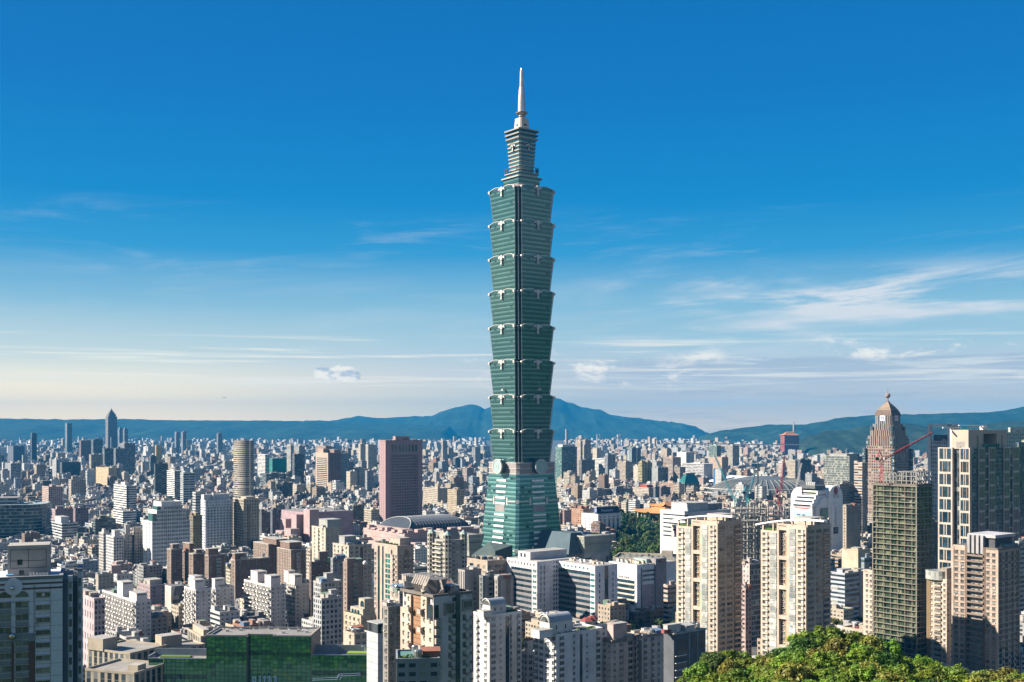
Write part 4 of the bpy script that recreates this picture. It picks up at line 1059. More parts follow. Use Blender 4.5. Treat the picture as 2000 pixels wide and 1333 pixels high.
# ------------------------------------------------------------------ glass tower still going up, with its crane
def crane(name, label, cat, base, mast_h, jib_len, jib_el, jib_az, col, colm=None, group=None, s=1.0, mr=1.0):
 """luffing tower crane: lattice mast, slewing cab, A-frame, counter-jib, luffing jib"""
 o = empty(name, base); tag(o, label, cat, group); colm = colm or col
 def lattice(a, b_, w0, w1, r, c, n):
  mb = MB(); a, b_ = Vector(a), Vector(b_); d = (b_ - a).normalized(); u = d.cross(Vector((.3, .9, .1))).normalized(); v = d.cross(u)
  cor = lambda t, w: [a.lerp(b_, t) + (u * i + v * j) * w / 2 for i, j in ((-1, -1), (1, -1), (1, 1), (-1, 1))]
  for k in range(n):
   t0, t1 = k / n, (k + 1) / n; A = cor(t0, w0 + (w1 - w0) * t0); B_ = cor(t1, w0 + (w1 - w0) * t1)
   for i in range(4): mb.bar(A[i], B_[i], r, c); mb.bar(A[i], B_[(i + 1) % 4], r * .7, c); mb.bar(B_[i], B_[(i + 1) % 4], r * .7, c)
  return mb
 lattice((0, 0, 0), (0, 0, mast_h), 2.4 * s * mr, 2.4 * s * mr, .22 * s, colm, max(4, int(mast_h / 3.2))).build('mast', None, o)
 sl_ = empty('slewing_unit', (0, 0, mast_h), jib_az); sl_.parent = o
 mb = MB(); mb.box(-7 * s, 3 * s, -1.6 * s, 1.6 * s, 0, .8 * s, col, bottom=True); mb.box(-7 * s, -3.5 * s, -1.9 * s, 1.9 * s, .8 * s, 3.0 * s, (.08, .08, .09)); mb.build('counter_jib', None, sl_)
 mb = MB(); mb.box(1.2 * s, 3.2 * s, -3 * s, -1.6 * s, .5 * s, 2.8 * s, 'white'); mb.build('cab', None, sl_)
 mb = MB(); ap = Vector((-2.2 * s, 0, 9.5 * s))
 for p in ((1.5 * s, 1.4 * s, .8 * s), (1.5 * s, -1.4 * s, .8 * s), (-6 * s, 1.4 * s, .8 * s), (-6 * s, -1.4 * s, .8 * s)): mb.bar(p, ap, .3 * s, col)
 mb.build('a_frame', None, sl_)
 tip = Vector((2.5 * s + jib_len * math.cos(jib_el), 0, 1.2 * s + jib_len * math.sin(jib_el)))
 lattice((2.5 * s, 0, 1.2 * s), tip, 1.9 * s, 1.1 * s, .17 * s, col, max(6, int(jib_len / 3))).build('jib', None, sl_)
 mb = MB(); mb.bar(ap, tip, .07 * s, (.2, .2, .2)); mb.bar(tip, tip - Vector((0, 0, jib_len * .25)), .06 * s, (.2, .2, .2)); mb.build('hoist_rope', None, sl_)
 return o
def glass_site():
 Y = 705.0
 b = Bld('tower_under_construction', 'unfinished green glass tower with floor edge bands, topped by bare steel and red crane', 'tower', 1707, 1790, 1808, 949, Y, d=18)
 H = b.H
 m, t = new_mat('site_glass')
 g = t.n('ShaderNodeNewGeometry'); p = t.n('ShaderNodeMapping', i_Vector=g.outputs['Position'], i_Scale=(.45, .45, .30))
 wn = t.n('ShaderNodeTexWhiteNoise', noise_dimensions='3D', i_Vector=t.n('ShaderNodeVectorMath', operation='FLOOR', i_0=p).outputs[0])
 n1 = t.noise(g.outputs['Position'], .14, 6, .7, 1.2)
 c = t.ramp(t.m('ADD', t.m('MULTIPLY', wn.outputs['Value'], .45), t.m('MULTIPLY', n1, .6)), [(.28, (.008, .018, .012)), (.5, (.03, .05, .03)), (.68, (.09, .105, .06)), (.85, (.22, .22, .15))])
 out(t, t.n('ShaderNodeBsdfPrincipled', i_Base_Color=c, i_Roughness=.16, i_Specular_IOR_Level=.6))
 ym = b.fy(1773)
 mb = MB(); mb.box(0, b.d, 0, b.w, 0, H - .5, (.1, .1, .1), 'roof'); b.part('glazed_core', mb, m)
 mb = MB(); mb.box(-.1, .0, ym - .9, ym + .9, 0, H - .6, (.05, .045, .04)); b.part('dark_joint', mb)
 fl = 3.4; n = int(H / fl); tr = (.27, .255, .21)
 for i in range(n):
  z = H - .6 - fl * i; mb = MB()
  mb.box(-1.5, .3, -.1, b.w + .3, z - .2, z + .2, tr, bottom=True); mb.box(.3, b.d + .4, -1.0, .2, z - .28, z + .28, tr, bottom=True); b.part('floor_edge_band', mb)
 for y in even(0, b.w, 6): 
  mb = MB(); mb.box(-1.1, -.75, y - .14, y + .14, 0, H - .5, (.30, .24, .18)); b.part('scaffold_post', mb)
 mb = MB(); mb.box(-1.2, -.5, b.w - .1, b.w + .5, 0, H, tr); b.part('edge_post', mb)
 mb = MB(); mb.box(-1.2, -.3, -.9, -.2, 0, H, tr); b.part('edge_post', mb)
 for x in even(1, b.d, 4): mb = MB(); mb.box(x - .14, x + .14, -.8, -.5, 0, H - .5, (.25, .2, .16)); b.part('scaffold_post', mb)
 mb = MB(); mb.box(0, 10, b.w * .1, b.w * .9, H - .4, H + .6, (.40, .20, .09)); b.part('top_formwork', mb)
 parapet(b, (.18, .16, .13), 1.2, .3, z=H - .4)
 # bare steel storeys on the far half
 def zt(py): return b.z(py)
 for (x0, x1, y0, y1, top, nn, c) in ((2, b.d, .5, b.w * .52, zt(922), 4, (.30, .30, .29)), (4, b.d, b.w * .52, b.w * .86, zt(926), 4, (.26, .26, .25))):
  for y in even(y0 - 1, y1 + 1, 5):
   for x in (x0, (x0 + x1) / 2, x1): mb = MB(); mb.box(x - .3, x + .3, y - .3, y + .3, H - .4, top, c); b.part('steel_column', mb)
  for k in range(1, 4):
   z = H + (top - H) * k / 3; mb = MB()
   for x in (x0, (x0 + x1) / 2, x1): mb.box(x - .25, x + .25, y0, y1, z - .45, z, c, bottom=True)
   for y in even(y0 - 1, y1 + 1, 5): mb.box(x0, x1, y - .2, y + .2, z - .40, z - .05, c, bottom=True)
   b.part('steel_beam_frame', mb)
 crane('tower_crane', 'red tower crane with long raised jib on the unfinished green glass tower', 'crane', (wx(1722, Y + 14), Y + 14, wz(946, Y)), 14.5, 37, R(27), R(8), (.42, .05, .045), s=.66)
glass_site()

# ------------------------------------------------------------------ the very tall beige and dark tower at the right
def right_tall():
 Y = 900.0
 b = Bld('apartment_tower', 'tall beige framed tower with dark three storey windows and a square stone crown', 'apartment tower', 1832, 1894, 1990, 875, Y)
 H = b.H; wall = (.60, .52, .44); fr = 10.3
 ya, yb = b.fy(1869), b.fy(1857)           # the dark recess between the two sunny bays
 ya, yb = b.fy(1874), b.fy(1860)
 mb = MB(); mb.box(3, b.d, 0, b.w, 0, H - 1, (.07, .08, .09), 'roof', WS['G']); core = b.part('dark_glass_core', mb)
 def bay(y0, y1, x0, x1, face):
  """frame of piers and beams, one row of tall dark windows per three storeys"""
  mb = MB()
  if face == 'L': mb.box(0, 3.0, y0, y1, 0, H, wall, 'roofl')
  else: mb.box(x0, x1, -.9, 0, 0, H, wall, 'roofl')
  p = b.part('framed_bay', mb)
  return p
 bay(0, ya, 0, 0, 'L'); bay(yb, b.w, 0, 0, 'L')
 z = H - fr
 k = 0
 while z > 2:
  for (y0, y1) in ((0, ya), (yb, b.w)):
   L = y1 - y0
   if k % 2: lay = [(.2, .16), (.5, .36), (.8, .16)]
   else: lay = [(.24, .28), (.5, .1), (.76, .28)]
   for f, w in lay: b.win('L', y0 + L * f, z + .9, L * w, fr - 1.8, kind='tall_window', m=DARKGL)
  z -= fr; k += 1
 # shaded side: three framed bays with dark glass between
 segs = [(1910, 1922), (1930, 1942), (1959, 1970), (1977, 1989)]
 for i, (p0, p1) in enumerate(segs):
  x0, x1 = b.fx(p0), b.fx(p1); bay(0, 0, x0, min(x1, b.d), 'R'); z = H - fr
  L = x1 - x0
  while z > 2:
   for f in (.2, .5, .8): b.win('R', x0 + L * f, z + .9, L * .22, fr - 1.8, kind='tall_window', m=DARKGL, off=.9)
   z -= fr
 for (p0, p1) in ((1923, 1929), (1971, 1976)):
  x0, x1 = b.fx(p0), b.fx(p1); mb = MB(); z = H - fr * .55
  while z > 2: mb.box(x0, x1, -.7, 0, z, z + 1.0, wall, bottom=True); z -= fr
  b.part('link_beams', mb)
 mb = MB(); m3 = MB(); z = H - 3.4
 while z > 3: mb.box(b.fx(1896), b.fx(1907), -.25, 0, z, z + .5, (.25, .33, .42), bottom=True); m3.box(b.fx(1943), b.fx(1957), -.25, 0, z, z + .5, (.25, .33, .42), bottom=True); z -= 3.43
 b.part('balcony_rails', mb); b.part('balcony_rails', m3)
 mb = MB(); mb.box(-.2, 3.2, ya - .1, ya + .5, H, H + .8, wall); b.part('coping', mb)
 # crown: a stone box with a window cut through
 x0, x1, y0, y1 = 1.5, b.d * .80, 2.0, b.fy(1857) ; z1 = b.z(840)
 mb = MB(); st = (.50, .42, .34)
 ox0, ox1, oz0, oz1 = x0 + (x1 - x0) * .38, x0 + (x1 - x0) * .72, H + 3.0, z1 - 3.2
 mb.box(x0, ox0, y0, y1, H - 1, z1, st, 'roofl'); mb.box(ox1, x1, y0, y1, H - 1, z1, st, 'roofl'); mb.box(ox0, ox1, y0, y1, oz1, z1, st, 'roofl', bottom=True); mb.box(ox0, ox1, y0, y1, H - 1, oz0, st, 'roofd'); mb.box(ox0, ox1, y1 - 1.5, y1, oz0, oz1, st)
 b.part('stone_crown', mb, mat('crown_stone', (.50, .42, .34), .75, vary=.06))
 mb = MB(); n = 9
 for i in range(n): x = ox0 - 2 + (ox1 - ox0 + 6) * i / n; mb.box(x, x + .9, y0 - 1.6, y0 - .6, H - 1, H + 3.0, (.15, .2, .18))
 b.part('roof_screen', mb, TEALGL)
 for f in (.22, .85): mb = MB(); mb.box(x0 + (x1 - x0) * f, x0 + (x1 - x0) * f + 1.6, y0 - .06, y0 + .05, H, z1 - 4.5); b.part('tall_slit', mb, DARKGL)
 mb = MB(); mb.box(x0 - .06, x0 + .05, y0 + (y1 - y0) * .22, y0 + (y1 - y0) * .72, H - .5, H + 4.8, (.36, .33, .30)); b.part('louvre', mb)
 mb = MB(); mb.box(b.d * .55, b.d * .62, y1 - 4, y1 - 1, z1, z1 + 3.2, 'white'); mb.box(b.d * .12, b.d * .68, y1 - 2, y1 - 1, z1 + 3.2, z1 + 4.0, 'white', bottom=True); b.part('cleaning_crane', mb)
 mb = MB(); mb.box(b.d * -.1, b.d * .25, y1 + 2, y1 + 3, z1 + 1.2, z1 + 2.2, 'white', bottom=True); mb.box(b.d * .05, b.d * .08, y1 + 1, y1 + 3, H, z1 + 1.4, 'white'); b.part('cleaning_crane', mb)
 b.flush(160)
right_tall()
def white_frame_tower():
 Y = 1120.0
 b = Bld('office_tower', 'white edged glass tower with an open roof frame, behind the tall beige tower', 'office tower', 1812, 1856, 1872, 829, Y)
 H = b.H; zl = b.z(862)
 mb = MB(); mb.box(1.5, b.d, 1.5, b.w, 0, zl, (.62, .63, .63), 'roof', (2.4, 3.9, .5, .5)); b.part('walls', mb)
 mb = MB(); mb.box(0, 2.6, 0, 3, 0, H, 'white'); mb.box(0, 2.6, b.w - 3, b.w, 0, H, 'white'); mb.box(0, b.d, 0, 3, H - 2.2, H, 'white', bottom=True); mb.box(0, 2.6, 3, b.w - 3, H - 2.2, H, 'white', bottom=True); b.part('white_frame', mb)
 for k in range(4): mb = MB(); x = b.d * (.4 + .17 * k); mb.box(x, x + 1.1, 1, 4, zl, H - 2.2, 'lgrey'); b.part('roof_column', mb)
 for k in range(3): mb = MB(); z = zl + (H - zl) * (.2 + .25 * k); mb.box(b.d * .42, b.d, 1.2, 3.6, z, z + .8, 'white', bottom=True); b.part('roof_beam', mb)
 mb = MB(); mb.box(4, b.d, 4, b.w - 4, zl, zl + 6, 'slate', 'roofd'); b.part('plant_room', mb); clutter(b, 2, zl)
white_frame_tower()
def front_right():
 Y = 650.0
 b = Bld('apartment_tower', 'beige and brown apartment tower with silver roof fins at the lower right', 'apartment tower', 1861, 1948, 1992, 1075, Y, z0=0)
 H = b.H; wall = (.55, .43, .35); dk = (.22, .15, .11); fh = 3.45; b.bal_wall = (.26, .20, .16)
 y1, y2 = b.fy(1922), b.fy(1887)
 mb = MB(); mb.box(1.8, b.d, 0, b.w, 0, H - 3, wall, 'roof', WS['p']); b.part('walls', mb)
 for (a, c, h) in ((0, y1, H), (y2, b.w, H + 1)): mb = MB(); mb.box(0, 1.8, a, c, 0, h, wall, 'roof'); b.part('front_wing', mb)
 mb = MB(); mb.box(1.8, b.d, 0, y1, H - 3, H, wall, 'roofd'); mb.box(1.8, b.d * .9, y2, b.w, H - 3, H + 1, wall, 'roofd'); b.part('upper_wing', mb)
 for y in (y1, y2, b.w, 0): mb = MB(); mb.box(-.35, .5, y - .7, y + .7, 0, H - (0 if y in (0, b.w) else -1), dk if y in (y1, y2) else wall); b.part('brown_pier', mb)
 nf = int(H / fh); zs = [H - 4.4 - fh * i for i in range(nf - 1)]
 for z in zs:
  for f in (.28, .72): b.win('L', y1 * f, z + .7, 1.8, 1.5)
  for f in (.3, .74): b.win('L', y2 + (b.w - y2) * f, z + .7, 2.1, 1.6)
  b.win('L', (y1 + y2) / 2, z + .9, (y2 - y1) * .86, 2.0, off=-1.8, m=GLASSL, kind='balcony_glass'); b.win('L', (y1 + y2) / 2, z - .3, (y2 - y1) * .96, 1.1, kind='balcony', m=FAC, dep=1.9, off=-.9)
  for f in (.14, .40, .66, .9): b.win('R', b.d * f, z + .6, b.d * .13, 1.9, off=0, m=DARKGL)
 mb = MB()
 for z in zs[:-1]: mb.box(-.1, 0, 0, y1, z - .2, z + .1, (.40, .31, .25)); mb.box(-.1, 0, y2, b.w, z - .2, z + .1, (.40, .31, .25))
 b.part('storey_bands', mb)
 # silver fins and plant box
 zf = b.z(1049); 
 for k in range(4):
  y = y1 + (y2 - y1) * (.12 + .25 * k); mb = MB(); mb.box(-.2, 3.0, y - .8, y + .8, H - 3, zf, (.6, .6, .62)); b.part('silver_fin', mb, mat('silver_cladding', (.62, .61, .62), .35, .5))
 mb = MB(); mb.box(2.6, b.d * .85, y1 * .35, y2 * .98, H - .5, b.z(1053), (.10, .10, .11)); mb.box(1.5, b.d * .95, y1 * .25, y2, b.z(1053), b.z(1047), (.56, .56, .58), bottom=True); b.part('plant_box', mb)
 parapet(b, (.24, .19, .15), 1.0, .4, x0=0, y1=y1); clutter(b, 3, H, y1=.3)
 mb = MB(); mb.box(b.d * .35, b.d * .98, .8, y1 * .5, H, H + 2.4, (.25, .30, .35)); b.part('glass_box', mb); b.flush(200)
 c = Bld('apartment_building', 'lower pale beige apartment block with a curved glass corner, left of the silver finned tower', 'apartment block', 1810, 1849, 1864, 1135, 690, d=14)
 H = c.H; wall = (.64, .54, .44); body(c, wall, 'b', 's', roof='roofl'); zs = [H - 3.8 - 3.4 * i for i in range(int(H / 3.4) - 1)]
 mb = MB(); mb.box(-.3, .4, c.w * .8, c.w, 0, H + 1, (.26, .18, .09)); c.part('brown_edge', mb)
 for z in zs:
  c.win('L', c.w * .12, z + .6, 1.2, 1.5); c.win('L', c.w * .45, z + .8, c.w * .34, 1.4); c.win('L', c.w * .45, z - .2, c.w * .36, 1.0, kind='balcony', m=FAC, dep=1.0); c.win('L', c.w * .76, z + .8, 1.0, 1.2)
 c.bal_wall = (.62, .52, .42)
 mb = MB(); q = [(2.5 + 5 * math.cos(a), c.w * .62 + 7 * math.sin(a)) for a in [math.pi * .5 + math.pi * k / 10 for k in range(11)]]; mb.prism(list(q) + [(c.d * .7, c.w * .2), (c.d * .7, c.w)], H, H + 5.5, (.30, .36, .36), 'roofl'); c.part('curved_glass_top', mb, GLASSL)
 mb = MB(); mb.box(1, c.d, .5, c.w * .35, H, H + 7.5, (.36, .31, .26), 'roofl'); c.part('lift_house', mb); parapet(c, wall, .9); c.flush()
 e = Bld('apartment_building', 'pale beige apartment strip with small windows, just left of the unfinished glass tower', 'apartment block', 1686, 1707, 1712, 1118, 740)
 body(e, (.66, .55, .46), 'b', 's', roof='roofl'); H = e.H
 for i in range(int(H / 3.4) - 1):
  for f in (.3, .68): e.win('L', e.w * f, H - 3.2 - 3.4 * i, 1.5, 1.5)
 parapet(e, (.66, .55, .46)); mb = MB(); mb.box(-2.5, 0, 0, e.w, 0, 12, (.66, .55, .46), 'roofl'); e.part('low_wing', mb); clutter(e, 2); e.flush()
front_right()

# ------------------------------------------------------------------ the domed tower
def domed_tower():
 Y = 1720.0; cx = 1734
 b = Bld('office_tower', 'stepped brown stone office tower with a bronze dome and ball finial', 'office tower', 1690, 1745, 1778, 872, Y)
 H = b.H; d, w = b.d, b.w; st = (.37, .25, .195)
 def tier(f, z0, z1, name, n=0, win=(2.5, 3.8, .5, .58)):
  mb = MB(); ax, ay = d * f, w * f
  P = [(d / 2 - ax / 2 + n, w / 2 - ay / 2), (d / 2 + ax / 2 - n, w / 2 - ay / 2), (d / 2 + ax / 2, w / 2 - ay / 2 + n), (d / 2 + ax / 2, w / 2 + ay / 2 - n), (d / 2 + ax / 2 - n, w / 2 + ay / 2), (d / 2 - ax / 2 + n, w / 2 + ay / 2), (d / 2 - ax / 2, w / 2 + ay / 2 - n), (d / 2 - ax / 2, w / 2 - ay / 2 + n)]
  mb.prism(P, z0, z1, st, 'roof', win); return b.part(name, mb)
 tier(1.0, 0, H, 'shaft', 2.5, win=(4.2, 4.4, .58, .62))
 z2, z3, z4 = b.z(841), b.z(812), b.z(783.5)
 tier(.94, H, b.z(852), 'setback', 3, win=(3.6, 30, .56, 1.0)); tier(.84, b.z(852), z2, 'setback', 3, win=(3.6, 30, .56, 1.0)); tier(.72, z2, b.z(828), 'setback', 3, win=(3.6, 30, .56, 1.0)); tier(.60, b.z(828), z3, 'setback', 2.5, win=(3.6, 30, .56, 1.0))
 # corner glass bays
 for (fx, fy, zt) in ((-.5, -.5, H + 10), (-.5, .5, H + 16), (.5, -.5, H + 12)):
  for k, s in ((0, 1.0), (1, .82), (2, .66)):
   mb = MB(); x, y = d / 2 + fx * d * s, w / 2 + fy * w * s; r = 3.2; mb.box(x - r if fx < 0 else x - r * .6, x + r * .6 if fx < 0 else x + r, y - r if fy < 0 else y - r * .6, y + r * .6 if fy < 0 else y + r, 0 if k == 0 else H, (H - 8 + (zt - H) * .3, H + 11, H + 30)[k], (.22, .33, .34), 'lgrey', WS['G']); b.part('corner_bay', mb)
 # dome: four swelling bronze faces
 n = 12; prof = [(.58 * (1 - (k / n) ** 1.65) if k < n else .09, z3 + (z4 - z3) * k / n) for k in range(n + 1)]
 prof[-1] = (.09, z4); mb = MB(); rb = MB()
 sq = lambda f: [(d / 2 - d * f / 2, w / 2 - w * f / 2), (d / 2 + d * f / 2, w / 2 - w * f / 2), (d / 2 + d * f / 2, w / 2 + w * f / 2), (d / 2 - d * f / 2, w / 2 + w * f / 2)]
 for k, ((f0, za), (f1, zb)) in enumerate(zip(prof, prof[1:])):
  mb.prism(sq(f0), za, zb, (.17, .115, .085) if k < 7 else (.30, .20, .14), P1=sq(f1), cap=(k == n - 1))
  for i in range(4): rb.bar((*sq(f0)[i], za), (*sq(f1)[i], zb), .45, (.5, .36, .28))
  if k >= 5: rb.prism(sq(f0 + .02), za - .2, za + .35, (.62, .50, .38))
 dm = b.part('dome', mb); b.part('dome_ribs', rb, None, dm)
 mb = MB(); zc = b.z(772); mb.lathe([(1.1, z4), (.9, zc - 4)] + [(4.1 * math.cos(t), zc + 4.1 * math.sin(t)) for t in [(-.48 + k / 12 * .96) * math.pi for k in range(13)]] + [(.5, zc + 5), (.25, b.z(756.5))], 16, (d / 2, w / 2), (.36, .26, .22)); b.part('ball_finial', mb, None, dm)
 for face in 'LR':
  mb = MB(); zz = b.z(817); f = .60; r = 4.0
  if face == 'L': x = d / 2 - d * f / 2; mb.box(x - .5, x, w / 2 - r, w / 2 + r, zz - r, zz + r, 'white', bottom=True)
  else: y = w / 2 - w * f / 2; mb.box(d / 2 - r, d / 2 + r, y - .5, y, zz - r, zz + r, 'white', bottom=True)
  sg = b.part('sign_panel', mb, WHITEP); mb = MB(); nn = 16
  for k in range(nn - 3):
   a, c = 2 * math.pi * k / nn, 2 * math.pi * (k + 1) / nn
   P = lambda t, rr: (x - .7, w / 2 + rr * math.cos(t), zz + rr * .75 * math.sin(t)) if face == 'L' else (d / 2 + rr * math.cos(t), y - .7, zz + rr * .75 * math.sin(t))
   mb.bar(P(a, 2.3), P(c, 2.3), .62, (.7, .04, .05))
  b.part('red_emblem', mb, mat('emblem_red', (.62, .03, .04), .5), sg)
domed_tower()

# ------------------------------------------------------------------ white arched store
def arched_store():
 Y = 1290.0
 b = Bld('department_store', 'white vaulted store tower with a red round emblem on its blue shaded end wall', 'department store', 1551, 1597, 1646, 951, Y)
 H = b.H; d = b.d; w = b.w; wh = (.95, .93, .92)
 xs = [(0, b.fx(1609), b.z(986)), (b.fx(1604), b.fx(1621), b.z(973)), (b.fx(1618), d, H)]
 for i, (x0, x1, top) in enumerate(xs):
  r = (x1 - x0) / 2; n = 14; prof = [(x0, 0)] + [] ; q = [(x1, 0)] + [((x0 + x1) / 2 + r * math.cos(math.pi * k / n), top - r + r * math.sin(math.pi * k / n)) for k in range(n + 1)] + [(x0, 0)]
  mb = MB(); y0, y1 = (0 if i == 2 else 1.2 + (1 - i) * .8), w * (1 - .0 * i)
  mb.face([(p[0], y0, p[1]) for p in reversed(q)], wh)
  mb.face([(p[0], y1, p[1]) for p in q], wh)
  for a, c in zip(q, q[1:]): mb.face([(a[0], y0, a[1]), (a[0], y1, a[1]), (c[0], y1, c[1]), (c[0], y0, c[1])], wh)
  b.part('vaulted_bay', mb, WHITEP)
 # rounded west shoulder
 mb = MB(); n = 10; r = 13; top = H - 1.5
 q = [(w, 0)] + [(w + r * .0 + 6 * math.sin(math.pi / 2 * k / n), 0) for k in range(0)] 
 pr = [(w + 7, 0), (w + 7, top - r)] + [(w + 7 - r + r * math.cos(math.pi / 2 * k / n), top - r + r * math.sin(math.pi / 2 * k / n)) for k in range(n + 1)] + [(w - 8, top), (w - 8, 0)]
 x0, x1 = 3, d * .9
 mb.face([(x0, p[0], p[1]) for p in pr], wh); mb.face([(x1, p[0], p[1]) for p in reversed(pr)], wh)
 for a, c in zip(pr, pr[1:]): mb.face([(x1, a[0], a[1]), (x1, c[0], c[1]), (x0, c[0], c[1]), (x0, a[0], a[1])], wh)
 b.part('rounded_shoulder', mb, WHITEP)
 # terraces on the sunny side: long dark slots stepping back
 for k, (py, x) in enumerate(((955, 17), (962, 13), (971, 9.5), (978, 6.0), (986, 3.0))):
  if k == 0: continue
  mb = MB(); z = b.z(py); mb.box(x - 8, x + 12, w * .12, w * .98, z - 3.2, z + 1.2, wh, 'white'); b.part('terrace', mb, WHITEP)
  mb = MB(); mb.box(x - 8.15, x - 8.0, w * .18, w * .92, z - 2.6, z - .6, bottom=True); b.part('terrace_glazing', mb, DARKGL)
 mb = MB(); mb.box(-4, 10, w * .14, w + 2, 0, b.z(991), wh, 'white'); b.part('sunny_wing', mb, WHITEP)
 mb = MB(); mb.box(-4.3, -4.0, w * .2, w * .93, b.z(1017), b.z(1000)); bb = b.part('billboard', mb, mat('billboard_sky', (.40, .58, .68), .5))
 mb = MB()
 for k in range(6): y = w * (.42 + .05 * k + (.06 if k > 2 else 0)); mb.box(-4.42, -4.3, y, y + 1.4, b.z(1009), b.z(1007 - (k % 2)), (.05, .06, .08))
 b.part('billboard_writing', mb, None, bb)
 mb = MB(); mb.box(-4.2, -4.0, w * .25, w * .85, b.z(995.5), b.z(993.5), (.4, .05, .05)); b.part('red_strip', mb)
 mb = MB(); mb.box(4, d * .5, w * .2, w * .8, H - 3, H + .6, (.14, .15, .16)); b.part('plant_well', mb)
 for k in range(5): mb = MB(); mb.lathe([(1.5, H + .6), (1.5, H + 4), (1.1, H + 4.4)], 10, (8, w * (.3 + .08 * k)), 'lgrey'); b.part('cooling_tower', mb)
 # end wall: emblem, letters, black sign
 ux = (xs[2][0] + d) / 2; mb = MB(); n = 24; zc = b.z(961); r = 3.9
 mb.face([(ux + r * math.cos(2 * math.pi * k / n), -.3, zc + r * 1.15 * math.sin(2 * math.pi * k / n)) for k in range(n)], (.42, .03, .05)); em = b.part('round_emblem', mb, mat('emblem_wine', (.40, .02, .045), .5))
 mb = MB()
 for k in range(14): a, c = 2 * math.pi * k / 14, 2 * math.pi * (k + 1) / 14; mb.bar((ux + 2.2 * math.cos(a), -.4, zc + 2.4 * math.sin(a)), (ux + 2.2 * math.cos(c), -.4, zc + 2.4 * math.sin(c)), .3, (.6, .2, .2))
 b.part('emblem_ring', mb, None, em)
 for k, sgn in ((0, -1), (1, 1)):
  x = ux + sgn * 3.2; z = b.z(972); mb = MB()
  for (a0, a1, z0, z1) in ((-1.6, 1.6, 1.6, 2.1), (-1.6, 1.6, -.2, .3), (-1.6, 1.6, -2.1, -1.6), (-1.6, -1.1, -1.6, 1.6), (1.1, 1.6, -1.6, 1.6)): mb.box(x + a0, x + a1, -.3, -.02, z + z0, z + z1, (.45, .50, .58), bottom=True)
  b.part('raised_character', mb)
 for k in range(8):
  z = b.z(995.5 + 4.85 * k); mb = MB(); mb.box(ux - .28, ux + .28, -.3, -.02, z - 1.0, z + 1.0, (.05, .06, .10), bottom=True)
  if k % 3 != 1: mb.box(ux - .8, ux + .8, -.3, -.02, z + (.6 if k % 2 else -.9), z + (1.0 if k % 2 else -.5), (.05, .06, .10), bottom=True)
  b.part('sign_letter', mb)
 mb = MB(); z = b.z(1039.5); mb.box(ux - 4.2, ux + 4.2, -.5, -.02, z - 3.8, z + 3.8, (.02, .02, .025), bottom=True); sg = b.part('black_sign', mb)
 mb = MB()
 for k in range(14): a, c = 2 * math.pi * k / 14, 2 * math.pi * (k + 1) / 14; mb.bar((ux + 2.0 * math.cos(a), -.7, z + 2.2 * math.sin(a)), (ux + 2.0 * math.cos(c), -.7, z + 2.2 * math.sin(c)), .4, (.6, .6, .62))
 b.part('sign_ring', mb, None, sg)
 mb = MB()
 for x in (xs[2][0] + (d - xs[2][0]) * f for f in (.2, .4, .6, .8)): mb.box(x - .15, x + .15, -.12, 0, 0, b.z(985), (.62, .62, .64))
 b.part('wall_ribs', mb)
 mb = MB(); mb.box(b.fx(1604), b.fx(1618), .1, 1.3, b.z(1016), b.z(994)); b.part('glass_hall', mb, TEALGL)
arched_store()
# ================================================================== NEAR CENTRE
def apt(name, label, cat, xl, xc, xr, yt, Y, wall, L, Rr, fh=3.3, top=3.0, z0=0, group=None, pens=(), pw=None, rot=GRID, d=None, w=None, par=1.0, bal=None, body_wr='b', roof='roof', clut=3, x0=0, short=None, limit=100):
 """apartment block with columns of windows 'w', balconies 'b', glass strips 's', small windows 'o' at fractions along each visible face"""
 b = Bld(name, label, cat, xl, xc, xr, yt, Y, rot=rot, z0=z0, d=d, w=w, group=group, short=short)
 wall = pc_(wall); H = b.H; body(b, wall, 'b', body_wr, roof=roof, wb='a'); b.bal_wall = pc_(bal) if bal else tuple(min(.8, c * 1.12) for c in wall)
 nf = max(1, int((H - 2) / fh)); zs = [H - top - fh * i for i in range(nf)]
 if z0 == 0: zs = [z for z in zs if wz_vis(b, z)]
 for face, ln, colz in (('L', b.w, L), ('R', b.d, Rr)):
  for (f, wm, k) in colz:
   u = ln * f
   if k == 'f':                                     # full height dark recess
    mb = MB(); 
    if face == 'L': mb.box(-.06, .02, u - wm / 2, u + wm / 2, 0, H - 1)
    else: mb.box(u - wm / 2, u + wm / 2, -.06, .02, 0, H - 1)
    b.part('dark_recess', mb, DARKGL); continue
   if k == 'P':                                     # pier
    mb = MB(); c = tuple(min(.85, x * 1.1) for x in wall)
    if face == 'L': mb.box(-.6, .02, u - wm / 2, u + wm / 2, 0, H)
    else: mb.box(u - wm / 2, u + wm / 2, -.6, .02, 0, H, c)
    mb.wall = [c] * len(mb.wall); b.part('pier', mb); continue
   for z in zs:
    if k == 'w': b.win(face, u, z + .7, wm * 1.08, fh * .52)
    elif k == 'o': b.win(face, u, z + 1.1, wm, .9)
    elif k == 's': b.win(face, u, z + .1, wm, fh * .78, kind='glazed_bay', dep=.4, m=GLASS)
    elif k == 'g': b.win(face, u, z + .2, wm, fh * .7, kind='glazed_bay', dep=.3, m=TEALGL)
    elif k == 'r': b.win(face, u, z + .8, wm, fh * .5, kind='ribbon_window', m=DARKGL)
    elif k == 'b': b.win(face, u, z + .7, wm * .85, fh * .58); b.win(face, u, z - .25, wm, 1.0, kind='balcony', m=FAC, dep=1.3)
 if par: parapet(b, pw or wall, par)
 for p in pens: pent(b, *p[:5], p[5] if len(p) > 5 else wall)
 if clut: clutter(b, clut)
 b.flush(limit); return b
def wz_vis(b, z):                                            # storeys below the frame's lower edge are left out
 return z + b.z0 > wz(1350, b.Y)
